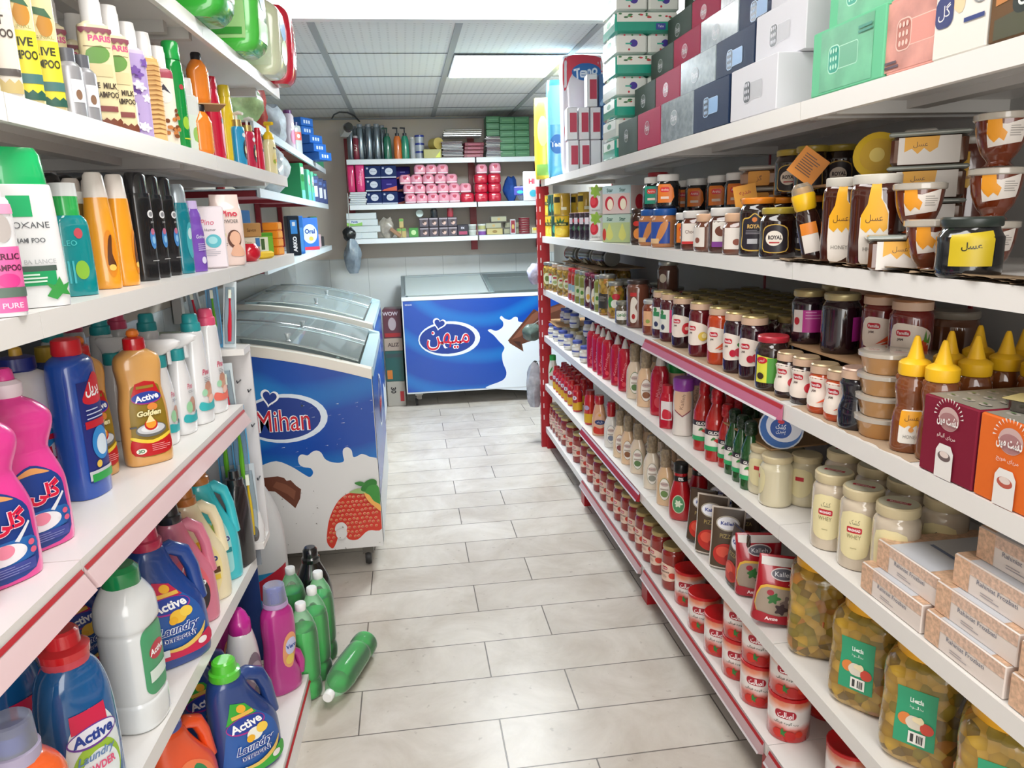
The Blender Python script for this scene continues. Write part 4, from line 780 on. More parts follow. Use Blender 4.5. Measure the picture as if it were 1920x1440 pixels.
put(mkb('cleaner_bottle', 'bottle', [(6, 5, 0), (6.6, 5.4, 1), (6.6, 5.4, 14), (5.8, 5, 20), (3.6, 3.4, 25), (2.8, 2.8, 27)], M('191a1a', .2, 'coat'), [('cap', [(3.1, 3.1, 26.6), (3.2, 3.2, 28), (2.6, 2.6, 28.6), (2.5, 2.5, 31), (1.8, 1.8, 32)], M('1c1d1e', .2, 'coat'))], sq=2.4), (-.39, 2.52, 0), 20, 'large black bottle on the floor behind the green sodas')
jug = mkb('bleach_jug', 'bottle', [(7.5, 5, 0), (8, 5.4, 1), (8, 5.4, 26), (7.4, 5.2, 36, -.6), (5.8, 4.6, 43, -1.6), (3.4, 3.2, 49, -2.6), (2.4, 2.4, 51, -2.6)], M('dcdcdc', .3), [('cap', [(2.8, 2.8, 50.6, -2.6), (2.8, 2.8, 53.5, -2.6)], M('d8d8da', .3))], sq=2.6,
    labs=[(38, 0, [('r', -6, .5, -2.6, 3, 'c02840')]), (12, 0, [('r', -7, -9, 7, 6, '2c94c8'), ('p', [(-7, 2), (7, 8), (7, -9), (2, -9)], 'c8283c')])], extra=[('handle_recess', art([('e', 0, 0, 2, 6.2, 'b4b4b2'), ('p', smooth([(-.8, 0), (.4, 3.6), (.9, 3), (-.1, -1)], 3), '4c4038')], surf(cm([(8, 5.4, 20), (7.4, 5.2, 36, -.6), (5.8, 4.6, 43, -1.6)]), .33, 2.6, 0), step=.9).copy())])
put(jug, (-.572, 2.64, 0), 18, 'large white jug standing between the toothbrush stand and the near freezer', s=(1, 1, 1.12))
put(mkb('small_bottle', 'bottle', [(2.2, 2.2, 0), (2.6, 2.6, .5), (2.6, 2.6, 12), (1.6, 1.6, 15)], M('c9a23a', .3), [('cap', [(1.7, 1.7, 14.8), (1.7, 1.7, 17)], M('d8c890', .3))]), (-.50, 2.42, 0), 0, 'small yellow bottle in the gap behind the sodas')
# ---- toothbrush packs on the stand
def brush(col, card):
    b = MB().box(-.022, -.004, -.12, .022, 0, .12, M(card, .4))
    bl = MB().loft([(.017, .006, -.105, 0, -.006), (.019, .008, 0, 0, -.008), (.015, .006, .1, 0, -.006)], M('dfeaf0', .08, 'clear', .12), 3, 12)
    br = MB().tube([(0, -.012, -.095), (0, -.013, -.04), (.001, -.012, 0), (0, -.012, .05), (0, -.012, .08)], [.006, .0075, .006, .0035, .006], M(col, .3), 8).box(-.005, -.024, .062, .005, -.014, .092, M('e8f0e0', .5))
    return T('toothbrush_pack', 'toothbrush', [('card', b.mesh()), ('blister', bl.mesh()), ('toothbrush', br.mesh())])
tb1, tb2, tb3 = brush('66b52e', '4aa0d0'), brush('e4c22c', 'b8c4cc'), brush('d02840', 'c4d0d4')
B_ = 'toothbrush packs hanging on the stand'
for k_, x_, y_, z_, nm in [(tb1, -.505, 2.205, .80, 'green toothbrush on blue card, front one'), (tb1, -.548, 2.205, .80, 'green toothbrush on blue card, left one'), (tb2, -.495, 2.205, .625, 'yellow toothbrush pack hanging low on the right hook'), (tb2, -.541, 2.205, .625, 'yellow toothbrush pack hanging low on the left hook'), (tb3, -.525, 2.205, .925, 'red toothbrush pack hanging at the top of the stand')]:
    put(k_, (x_, y_-.03, z_), 12, nm+' of the stand' if 'stand' not in nm else nm, B_)
for i, (x_, y_, c_, t_) in enumerate([(-.50, 2.205, tb3, 'right one'), (-.545, 2.215, tb1, 'middle one'), (-.59, 2.205, tb3, 'left one')]):
    put(c_, (x_, y_, 1.178), 10, s=.78, label=f'toothbrush pack standing on top of the stand, {t_}', group='toothbrush packs on top of the stand', tilt=(0, radians(6-6*i)))
put(T('card_box', 'box', [('carton', MB().cbox(.10, .06, .05, M('c9dcc0', .5)).mesh()), ('label', art([('r', -4, 1, 4, 4, '8cc078')], front(-.03)))]), (-.66, 2.215, 1.0835), 0, 'small pale green box on top of the toothbrush stand')
# ---- B shelf: shampoos and baby care
lox = mkb('shampoo_bottle', 'bottle', [(4.4, 2.5, 0), (4.7, 2.8, .8), (4.6, 2.8, 10), (4.3, 2.7, 17), (3.9, 2.5, 17.8)], M('ecedee', .25, 'coat'), [('cap', [(3.9, 2.5, 17.7), (3.95, 2.55, 18), (3.6, 2.4, 22), (3.0, 2.0, 23)], M('14b868', .25, 'coat'), 3)], sq=4,
    labs=[(9, 0, [('r', -2.2, 4.2, .9, 7.2, '18b06a'), ('t', 'LOXANE', .2, 3.0, .9, '55585c', dict(w=5.4)), ('t', 'SHAMPOO', -.2, .8, .7, '6a6d70', dict(b=.02, w=4.4)), ('t', 'B', -2, -1.9, 1.7, 'c4c8ca'), ('t', 'BALANCE', .9, -2.3, .65, 'b0b4b6', dict(w=4)), ('r', -2.6, -3.7, 2.8, -2.9, '4a5c54'), ('r', -2.6, -5.8, 2.6, -3.7, '18a060'), ('p', [(1, -7.4), (1.7, -6.4), (1, -5.4), (2.2, -5.9), (2.9, -4.6), (3.3, -5.9), (4.3, -5.5), (3.7, -6.6), (4.2, -7.5), (3, -7.2), (2.2, -8)], '3a9a48')]+lines(-2, -4.3, 3.6, 3, 'd8f0e0', .25, .5)+lines(-3.4, -7.4, 1.4, 1, '9a9ca0', .15))])
greent = mkb('mouthwash_bottle', 'bottle', [(3, 2.1, 0), (3.3, 2.4, .6), (3.2, 2.3, 10), (3.0, 2.2, 12.6), (2.2, 2.0, 13.6)], M('0f8d92', .08, 'coat'), [('collar', [(2.2, 2, 13.3), (2.2, 2, 16.6), (2.1, 1.9, 17)], M('2fb457', .2, 'coat')), ('cap', [(2.2, 2, 16.8), (2.1, 1.9, 19)], M('e8ecec', .3))], sq=3,
    labs=[(7, 0, [('e', .6, 3.6, .7, .9, 'c8505c'), ('e', .4, -2.6, 1.1, 1.6, '8cc040'), ('t', 'LEO', -1, 2, .9, '4fc8c8'), ('r', -1.8, -4.8, -1.5, -1, '48b8c0'), ('r', -1.1, -4.8, -.8, -1, '48b8c0')])])
goldt = mkb('shampoo_bottle', 'bottle', [(2.3, 1.7, 0), (2.6, 2.0, .6), (2.7, 2.0, 6), (2.5, 1.9, 12), (2.1, 1.8, 17)], M('f0a226', .25, 'coat'), [('cap', [(2.1, 1.8, 16.8), (2.1, 1.8, 17.2), (1.7, 1.6, 21), (1.3, 1.3, 21.6)], M('ece4dc', .3))], sq=2.4,
    labs=[(6.6, 25, [('e', 0, 0, 1.1, 4.4, 'e08818'), ('p', smooth([(-.7, -2), (-.2, 2.6), (.5, 3.4), (.2, 0), (.7, -2.4)], 3), '5a3010'), ('e', 0, -2.6, .6, .6, 'f0c860')])])
blk = mkb('shampoo_bottle', 'bottle', [(2.3, 1.9, 0), (2.5, 2.1, .5), (2.5, 2.1, 16), (2.4, 2.0, 18.5)], M('1a1b1e', .25, 'coat'), [('cap', [(2.4, 2.0, 18.3), (2.3, 1.9, 22), (1.9, 1.6, 22.8)], M('222327', .2, 'coat'))], sq=3,
    labs=[(9.5, 15, [('e', .2, 4.6, .85, .85, 'e8e8ea'), ('e', .2, 4.6, .5, .5, '8a8c90'), ('e', .1, -.6, .8, 2.2, '4a86c4'), ('e', .1, .9, .5, .7, 'b86a84'), ('e', .1, -.9, .4, .8, '8cc0e4'), ('t', 'Joly', .2, 2.9, .5, 'd8d8d8'), ('r', -.8, -5.4, 1, -5.25, 'c8c8c8')])])
tealb = mkb('shampoo_bottle', 'bottle', [(2.2, 1.8, 0), (2.5, 2.0, .6), (2.4, 2.0, 8), (2.7, 2.1, 14), (2.2, 1.9, 17)], M('127c8c', .1, 'coat'), [('cap', [(2.2, 1.9, 16.8), (2.2, 1.9, 19), (2.0, 1.7, 20.6), (1.4, 1.3, 21.4)], M('b8c4cc', .25, 'metal', .4))], sq=2.4, labs=[(8, 20, [('e', 0, 0, 1.3, 4.4, '49a9b4'), ('e', 0, 1.6, .8, 1.4, 'c0dce0')])])
purp = mkb('shampoo_bottle', 'bottle', [(2.4, 1.9, 0), (2.7, 2.1, .6), (2.7, 2.1, 9), (2.3, 1.9, 12), (2.2, 1.9, 14), (1.6, 1.5, 16)], M('7a52b4', .15, 'coat'), [('cap', [(1.8, 1.7, 15.6), (1.7, 1.6, 17.6)], M('c8b4e0', .3))], sq=2.6, labs=[(6, 15, [('t', 'Golrang', 0, 2.6, 1.2, 'f0f0fa', dict(w=3.2, i=.2)), ('e', 0, -3.2, .7, .9, 'e0dcf0')]+lines(-1.4, .8, 2.8, 4, 'd8d0ec', .16, .5))])
brn = mkb('shampoo_bottle', 'bottle', [(2.6, 1.8, 0), (2.9, 2.1, .6), (2.9, 2.1, 16), (2.7, 2, 16.8)], M('e8efe8', .25, 'coat'), [('cap', [(2.7, 2, 16.7), (2.8, 2.1, 17), (2.6, 2, 18.2)], M('e8e4dc', .3))], sq=5, labs=[(11, 0, [('r', -2.4, -4.2, 2.4, 5, '7a6434'), ('r', -2.4, -4.6, 2.4, -4.0, 'c0c4c4')])])
pinkb = mkb('shampoo_bottle', 'bottle', [(2.5, 2, 0), (2.8, 2.2, .6), (2.8, 2.2, 15), (1.8, 1.6, 17)], M('e8e8ea', .25, 'coat'), [('cap', [(1.9, 1.7, 16.8), (1.8, 1.6, 20)], M('ecd8e0', .3))], sq=3, labs=[(8, 10, [('r', -2.6, -7.4, 2.6, 2, 'e868a8'), ('t', 'GARLIC', -.2, .6, .9, '5a2040', dict(b=.03, w=4.2)), ('t', 'SHAMPOO', -.2, -1, .9, '5a2040', dict(b=.03, w=4.4)), ('e', 0, -2.8, 1.4, 1, 'd83c8c'), ('r', -2.6, -5.2, 2.6, -3.8, '5c7064'), ('e', 0, 4.6, 1.2, 2, 'b8b0ac'), ('r', -2, 6.6, 2, 8, 'e8a0c0'), ('t', 'PURE', 0, -6.4, .8, 'f8d0e4', dict(b=.02))])])
B2 = 'shampoos on the second-highest left shelf'
put(pinkb, PL(12, .02, 'B'), 30, 'pink garlic shampoo bottle at the left picture edge', B2, s=.92)
put(lox, PL(66, .045, 'B'), 38, 'large white shampoo bottle with a bright green cap', B2)
put(greent, PL(146, .065, 'B'), 45, 'teal bottle with green collar beside the large white shampoo', B2)
put(brn, PL(176, .105, 'B'), 50, 'white shampoo bottle with brown label behind the teal one', B2)
put(goldt, PL(160, .18, 'B'), 60, 'golden shampoo bottle with white cap, nearest and furthest back', B2)
put(goldt, PL(196, .145, 'B'), 60, 'golden shampoo bottle hidden behind the brown-labelled one', B2)
put(goldt, PL(203, .07, 'B'), 20, 'golden shampoo bottle with tiger-striped label showing', B2)
put(goldt, PL(240, .06, 'B'), 70, 'golden shampoo bottle at the front beside the black ones', B2)
for i, (px, d) in enumerate([(277, .07), (299, .075), (321, .075)]): put(blk, PL(px, d, 'B'), 55, f'black shampoo bottle with blue dot label, {ORD[i]} of the front three from the camera', B2)
dome = mkb('shampoo_bottle', 'bottle', [(2.6, 2.2, 0), (2.9, 2.5, .6), (2.9, 2.5, 18), (2.6, 2.2, 19)], M('d8cfc4', .3, 'coat'), [('cap', [(2.7, 2.3, 18.8), (2.7, 2.3, 21), (2.1, 1.9, 22.6), (1, 1, 23.2)], M('16171c', .2, 'coat'))])
for i, px in enumerate([120, 150, 180, 208, 255, 272]): put(dome, PL(px, .25, 'B'), 60, f'rear shampoo bottle with black domed cap, {ORD[i]} from the camera', 'rear row shampoos with black domed caps')
put(tealb, PL(348, .06, 'B'), 60, 'teal shampoo bottle with silver cap after the black ones', B2)
put(purp, PL(370, .05, 'B'), 50, 'clear purple shampoo bottle beside the white baby box', B2)
pino = T('baby_care_box', 'box', [('carton', MB().cbox(.078, .075, .165, M('e9dfe4', .45)).mesh()), ('label', art([('t', 'Pino', -.6, 3.8, 1.4, 'd0446c', dict(w=3.4, i=.2)), ('e', .6, -1.2, 2, 1.8, '58b8c4'), ('e', .4, -1, 1.2, 1, '9cd8dc'), ('t', 'Humer', 0, 1.8, .7, '5a5a64')]+lines(-2, -3.6, 4.4, 4, '9a9aa4', .12, .5), front(-.0378, .085))), ('label', art([('t', 'Pino', 0, 3.6, 1.5, 'd0446c', dict(w=3, i=.2)), ('e', .3, -2.8, 1.3, 3.4, 'c49484'), ('e', .3, -1, .9, 1.2, 'e0b8a4'), ('e', -1, -5.4, 1.2, 1.4, 'a8c880'), ('r', .2, .8, 2.4, 2.4, '6a5a5c')], endf(.0393, 0, .085)))])
put(pino, PL(398, .055, 'B'), 22, 'white and pink baby care box on the second-highest left shelf')
powder = T('baby_powder_pack', 'pack', [('bag', MB().loft(sp([(.042, .022, 0), (.046, .026, .02), (.046, .024, .14), (.042, .014, .17), (.040, .003, .20)], 3), M('f2dcd4', .35, 'coat'), 3, 20).mesh()), ('label', art([('t', 'Pino', .4, 6.2, 1.7, 'd0304c', dict(b=.03, w=4.6)), ('t', 'POWDER', .2, 4, 1.0, '44484c', dict(w=5)), ('e', 1.2, -1, 1.9, 2.6, '6a4438'), ('e', 1.4, -.8, 1.5, 2.0, 'e8b89c'), ('p', smooth([(0, -5.6), (.8, -3), (2.4, -2.6), (3.8, -5.6)], 4), 'e6b498'), ('e', -2.2, .2, 1.2, 1.4, 'c8d468')]+lines(-3.2, -1.8, 2.6, 6, '5a5c5c', .16, .5), surf([(.0465, .026, 0), (.0465, .026, .14), (.044, .021, .16)], .085, 3, 0), step=.9, off0=.001))])
put(powder, PL(432, .035, 'B'), 28, 'pink baby powder pack with a baby photo, leaning out over the shelf edge')
put(T('paper_sleeve', 'packaging', [('sheet', MB().loft([(.006, .05, 0), (.006, .05, .12), (.003, .02, .19)], M('eceae8', .5), 3, 12).mesh())]), PL(412, .15, 'B'), 30, 'white pointed paper sleeve behind the baby powder')
def cart(name, w_, d_, h_, col, lay, cat='box', mat=None, side=None, lb=None):
    ps = [('carton', MB().cbox(w_, d_, h_, mat or M(col, .4), r=min(.003, h_*.12)).mesh())]
    if lay: ps.append(('label', art(lay, front(-d_/2, h_/2))))
    if side: ps.append(('end_label', art(side, endf(w_/2, 0, h_/2))))
    return T(name, cat, ps)
S_ = 'small soaps at the end of the second-highest left shelf'
redp = MB().loft(sp([(.02, .02, 0), (.035, .03, .015), (.036, .03, .035), (.02, .02, .055)], 3), M('c8142c', .15, 'coat'), 2, 16)
put(T('soap_pack', 'soap', [('wrapper', redp.mesh())]), PL(470, .03, 'B'), 60, 'round red soap in clear wrap at the shelf edge', S_)
put(T('sponge', 'sponge', [('body', MB().cbox(.085, .03, .024, M('f0c828', .6), r=.006).mesh())]), PL(497, .022, 'B'), 70, 'yellow soap bar lying at the front edge', S_)
put(cart('soap_box', .075, .05, .085, '78b438', [('r', -2, -2.6, 1.6, 2.6, 'e8ecd8'), ('r', -1.2, -2, .2, 2, '4a6a3a'), ('r', -3.6, 3, 3.6, 4, '50982c')]), PL(492, .085, 'B'), 35, 'green and white soap box standing on end', S_)
put(cart('soap_box', .07, .05, .035, '3a2a78', [('r', -3, -.8, 3, .8, '6a50a8')]), PL(466, .105, 'B'), 45, 'dark purple soap box under the cream one', S_)
put(cart('soap_box', .08, .05, .035, 'e8e0cc', [('r', 1.8, -1.5, 3.6, 1.5, '4a80b8'), ('t', 'Dalan', -1, 0, .8, 'a08c60')]), tuple(a+b for a, b in zip(PL(466, .105, 'B'), (0, 0, .0355))), 45, 'cream soap box with a blue end', S_)
put(cart('soap_box', .09, .06, .05, 'c09058', [('t', 'Savon', 0, 0, 1.2, '5a3a20')]), tuple(a+b for a, b in zip(PL(466, .11, 'B'), (0, 0, .071))), 50, 'brown carton lying on the stacked soap boxes', S_)
for k_ in range(4): put(cart('soap_box', .05, .06, .03, 'e88a24', [('r', -1.8, -1, 1.8, 1, 'f0a848')]), tuple(a+b for a, b in zip(PL(515, .05, 'B'), (.0, 0, .0305*k_))), 70+3*k_, f'orange soap bar, {ORD[k_]} from the bottom of the stack of four', S_)
put(cart('carton', .12, .10, .17, '3a7cc0', [('e', 0, 2, 2, 1.4, '8a2444')]), PL(470, .22, 'B'), 60, 'blue carton standing behind the baby powder')
put(cart('carton', .10, .10, .12, '8c2c34', []), PL(380, .28, 'B'), 60, 'dark red carton in the rear behind the purple bottle')
# ---- A shelf: tall shampoos
def tall(bodyc, lay, capc='e8e6e4', h=24.0, w_=2.7, capm=None):
    f = h/24
    return mkb('shampoo_bottle', 'bottle', [(w_-.2, 1.9, 0), (w_, 2.1, .5), (w_, 2.1, 17.4*f), (w_-.3, 1.8, 18.4*f), (1.7, 1.6, 19*f)], M(bodyc, .25, 'coat'), [('cap', [(1.8, 1.7, 18.8*f), (1.8, 1.7, 22.6*f), (1.7, 1.6, 22.8*f), (1.6, 1.5, 24*f)], capm or M(capc, .3))], sq=4, labs=[(max(9*f, 8.7), 0, lay)])
zz = lambda y, w_, col, up=1: ('p', [(-w_, y)]+[(-w_+w_*2*j/8, y+(.5 if j % 2 else 0)*up) for j in range(9)]+[(w_, y-1.1*up), (-w_, y-1.1*up)], col)
olive = tall('f0e2b0', [('r', -2.7, -8.4, 2.7, 7.8, 'efe0a8'), ('e', -1.2, 5, 1.1, 1.6, 'c89038'), ('e', 1.1, 3.9, 1.1, 1.7, 'c48a30'), ('p', [(-2, 6.8), (1.4, 6.4), (2.2, 5), (-.4, 5.6)], '3f6a4c'), ('r', -2.7, -8.4, 2.7, 1.6, 'ece03c'), ('t', 'OLIVE', 0, .0, 1.3, '3a3a18', dict(b=.03, w=4)), ('t', 'SHAMPOO', 0, -1.9, 1.3, '3a3a18', dict(b=.03, w=4.8)), ('r', -2.7, -6, 2.7, -4.6, '4a7878'), ('p', [(-2.7, -8.4)]+[(-2.7+5.4*j/10, -7.4+(.5 if j % 2 else 0)) for j in range(11)]+[(2.7, -8.4)], '2c5c50'), ('t', 'ORIGINAL', 0, 2.1, .5, 'a09858', dict(w=4))], h=26)
nut = tall('ece4d8', [('r', -2.7, -8.4, 2.7, 3, 'e4dcd0'), ('e', 0, 5.8, 1.8, 2, 'a87848'), ('t', 'NUT', 0, 1.6, 1.3, '4a4038', dict(b=.03, w=3)), ('t', 'SHAMPOO', 0, -.2, 1.2, '4a4038', dict(b=.03, w=4.8)), ('r', -2.7, -6, 2.7, -5, '5a5450'), ('p', [(-2.7, -8.4)]+[(-2.7+5.4*j/10, -7+(.6 if j % 2 else 0)) for j in range(11)]+[(2.7, -8.4)], 'c8b478')], h=26)
rice = tall('efe3bd', [('r', -2.7, -8.4, 2.7, 8.2, 'eadcae'), ('t', 'PARIS', .6, 7, 1.1, 'd05a88', dict(b=.04, w=3.8)), ('p', smooth([(-1.6, 2.6), (-1.8, 4.8), (.6, 5.8), (1.9, 4.6), (1, 3)], 3), '6a9a4c'), ('p', [(-2.2, 5.6), (2.2, 5.6), (2.2, 5.5), (-2.2, 5.5)], '6a5030'), ('r', -2, .4, 2, 2.6, 'e0cfa0'), ('t', 'RICE MILK', 0, -1.2, 1.05, '46382c', dict(b=.03, w=4.8)), ('t', 'SHAMPOO', .4, -2.8, 1.05, '46382c', dict(b=.03, w=4.2)), ('r', -2, -5.8, 2, -4.8, '8a4a48'), ('p', [(-2.7, -8.4)]+[(-2.7+5.4*j/10, -7.4+(.5 if j % 2 else 0)) for j in range(11)]+[(2.7, -8.4)], '7a4430'), ('p', [(-2.7, 8.8)]+[(-2.7+5.4*j/10, 8.2-(.5 if j % 2 else 0)) for j in range(11)]+[(2.7, 8.8)], '8a4a58')])
lil = tall('d8cce4', [('r', -2.7, -8.4, 2.7, 8.2, 'b8a4d4')]+[('p', blob(RND.uniform(-2, 2), RND.uniform(-7, 7), .8, 5, .5, j), 'e8e0f0' if j % 2 else '7a58a8') for j in range(16)]+[('r', -2.2, -6.6, -.6, -1.6, 'f0f0f0'), ('r', -1.9, -6.2, -1.6, -2, '333333'), ('r', -1.3, -6.2, -1.1, -2, '333333')], h=23)
tig = tall('e8b874', [('r', -2.7, -8.4, 2.7, 8.2, 'e8bc7c')]+[('p', [(-2.6, -7+j*1.0), (.8, -6.4+j*1.0), (2.6, -6.9+j*1.0), (.6, -6.75+j*1.0)], '9a6a38') for j in range(15)], h=23)
leo = tall('f0e8dc', [('r', -2.7, -8.4, 2.7, 8.2, 'eee4d4'), ('r', -2.7, 6.4, 2.7, 8.4, 'a84c5c'), ('e', 0, 2.6, 1.7, 1.7, 'e4e4e0'), ('p', [(-1.4, 3), (0, 5), (1.4, 3), (0, 3.8)], '3a3a48')]+[('e', RND.uniform(-2.2, 2.2), RND.uniform(-7.6, -.6), .5, .45, 'c07a40' if j % 2 else '7a4420') for j in range(22)], h=22)
grn = mkb('shampoo_bottle', 'bottle', [(2.0, 1.7, 0), (2.3, 2.0, .6), (2.4, 2.1, 12), (2.3, 2.0, 19), (1.7, 1.6, 21)], M('128c3c', .1, 'coat'), [('cap', [(2.0, 1.9, 20.8), (2.1, 2.0, 21), (2.0, 1.9, 24.6), (1.7, 1.6, 25)], M('16a445', .25, 'coat'))], sq=2.4, labs=[(10, 15, [('e', 0, -3.6, 1, 1.5, '9cc83c'), ('e', -.4, 4.6, .6, .6, 'b04048'), ('r', -1, -7.4, 1.2, -7.1, 'c8d840')])])
whs = tall('e8ece8', [('r', -2.2, -7, 2.2, 2, 'e0ece0'), ('e', .6, -3, 1.2, 2, '9cc868')], h=20)
ribbed = mkb('shower_gel_bottle', 'bottle', [(2.2, 1.6, 0), (2.7, 2.0, 1)]+[(3.0+(.08 if j % 2 else 0), 2.2+(.08 if j % 2 else 0), 1.6+j*.5) for j in range(16)]+[(2.4, 1.9, 10.6), (1.3, 1.2, 12)], M('f0892c', .12, 'coat'), [('cap', [(1.4, 1.3, 11.8), (1.4, 1.3, 13.4), (1.2, 1.1, 13.8)], M('1c1c20', .3))], k=1, sq=2.2)
redb = mkb('shampoo_bottle', 'bottle', [(2.3, 1.6, 0), (2.7, 2.0, .8), (2.9, 2.1, 7), (2.8, 2.0, 14), (2.2, 1.8, 19), (1.7, 1.6, 21.4)], M('d81c40', .2, 'coat'), [('cap', [(1.8, 1.7, 21.2), (1.9, 1.8, 21.6), (1.8, 1.7, 24.4), (1.6, 1.5, 24.8)], M('cc1838', .25, 'coat'))], sq=2.2, labs=[(9, 30, [('e', .2, -1, 1.2, 5.6, 'f0a0b4'), ('e', 0, 3.4, .8, .9, '2a2024')])])
yelb = mkb('shampoo_bottle', 'bottle', [(2.3, 1.6, 0), (2.7, 2.0, .8), (2.9, 2.1, 7), (2.8, 2.0, 14), (2.2, 1.8, 19), (1.7, 1.6, 21.4)], M('f0d028', .2, 'coat'), [('cap', [(1.8, 1.7, 21.2), (1.9, 1.8, 21.6), (1.8, 1.7, 24.4), (1.6, 1.5, 24.8)], M('ecd22c', .25, 'coat'))], sq=2.2, labs=[(9, 30, [('e', .2, -1, 1.2, 5.6, 'f4e890'), ('e', 0, 3.4, .8, .9, '2a2428')])])
def pump(bodyc, pc, goldc='c8b070'):
    return mkb('pump_soap_bottle', 'bottle', [(2.0, 1.5, 0), (2.2, 1.7, .5), (2.2, 1.7, 11), (1.5, 1.4, 12.4)], M(bodyc, .18, 'coat'), [('collar', [(1.5, 1.5, 12.2), (1.5, 1.5, 14.4)], M(goldc, .25, 'metal', .6))], sq=2.6, labs=[(6, 25, [('e', .2, -.6, 1.1, 3, '2a2430'), ('e', .2, -.6, .6, 1.2, 'd8c898'), ('e', -.2, 3.8, .7, .7, 'e8f0f4')])],
        extra=[('pump', MB().tube([(0, 0, .144), (0, 0, .160)], .004, M(pc, .3)).tube([(0, .008, .163), (0, -.014, .165), (0, -.032, .160)], [.006, .006, .004], M(pc, .3)).mesh())])
yp = mkb('pump_soap_bottle', 'bottle', [(2.1, 1.6, 0), (2.4, 1.9, .6), (2.3, 1.9, 6), (2.5, 2.0, 11), (1.7, 1.6, 13.4)], M('f0e6b4', .2, 'coat'), [('cap', [(1.9, 1.8, 13.2), (2.0, 1.9, 14.6), (1.3, 1.3, 15.6), (1.0, 1.0, 16)], M('f0c81e', .3))], sq=2.2, labs=[(7, 20, [('e', 0, -1, 1.3, 2.4, 'e8d890'), ('e', -.3, -1.8, .8, .8, 'a4b848'), ('e', .5, -1.4, .6, .6, 'e09a40'), ('t', 'Phil', 0, 3, .8, '3a3430', dict(b=.02))])], extra=[('pump', MB().tube([(0, 0, .158), (0, 0, .185)], .006, M('f0c81e', .3)).tube([(0, .012, .19), (0, -.03, .188)], [.009, .006], M('f0c81e', .3)).mesh())])
A_ = 'shampoos on the upper left shelf'
for px, d, k_, rz, l in [(-38, .06, nut, 22, 'nut shampoo bottle, leftmost and nearest the camera'), (10, .06, nut, 22, 'nut shampoo bottle with cream label beside the yellow olive ones'), (52, .06, olive, 22, 'yellow olive shampoo bottle, nearer one'), (94, .06, olive, 22, 'yellow olive shampoo bottle, farther one beside the grey bottles'), (118, .13, rice, 28, 'almond shampoo bottle behind the small grey ones'),
        (200, .05, rice, 28, 'cream rice milk shampoo bottle, nearer one'), (232, .05, rice, 30, 'cream rice milk shampoo bottle, farther one'), (170, .14, rice, 30, 'rice milk shampoo in the rear row, nearest'), (205, .145, rice, 30, 'rice milk shampoo in the rear row, second'), (262, .05, lil, 40, 'lilac patterned shampoo bottle'), (248, .13, lil, 40, 'lilac patterned shampoo bottle in the rear row'),
        (289, .05, tig, 40, 'orange tiger-striped shampoo bottle'), (314, .05, leo, 35, 'white and brown leopard-spotted shampoo bottle'), (341, .045, grn, 50, 'clear green shampoo bottle with a green cap'), (362, .075, whs, 50, 'white shampoo bottle tucked behind the green one'),
        (384, .05, ribbed, 50, 'ribbed orange shower gel bottle standing on the shelf'), (410, .075, redb, 60, 'tall red shampoo bottle'), (434, .075, yelb, 60, 'tall yellow shampoo bottle'), (452, .045, pump('2f9ccc', 'eceae8'), 50, 'blue pump soap bottle with a gold collar'), (471, .045, pump('c83050', 'eceae8'), 50, 'red pump soap bottle with a gold collar'),
        (490, .045, redb, 60, 'short red bottle between the pump bottles'), (510, .045, yp, 45, 'cream pump bottle with a yellow head at the shelf end'), (462, .12, pump('e8e0d0', 'e8e0d8'), 50, 'cream pump bottle in the rear row')]:
    put(k_, PL(px, d, 'A'), rz, l, A_, s=.62 if 'short red' in l else 1)
put(T('cardboard', 'cardboard', [('sheet', MB().box(-.05, -.07, 0, .05, .07, .003, M('b08a60', .8)).mesh())]), PL(392, .055, 'A', .1382), 20, 'small cardboard piece between the two orange bottles')
put(ribbed, PL(388, .06, 'A', .1415), 50, 'ribbed orange shower gel bottle standing on the cardboard', A_)
sm = mkb('hair_spray_bottle', 'bottle', [(1.9, 1.9, 0), (2.0, 2.0, .3), (2.0, 2.0, 7.2), (1.8, 1.8, 8.2), (1.1, 1.1, 9)], M('a9a9ae', .3, 'metal', .4), [('cap', [(1.2, 1.2, 8.8), (1.2, 1.2, 11)], M('62646c', .3))], labs=[(4, 25, [('r', -.4, -1.6, 1.6, 2, 'e4e4e8'), ('e', .6, -.4, .5, .8, '8a6a54')])])
put(sm, PL(142, .03, 'A'), 10, 'small grey spray bottle in front of the shampoos, nearer', A_); put(sm, PL(169, .03, 'A'), 10, 'small grey spray bottle in front of the shampoos, farther', A_)
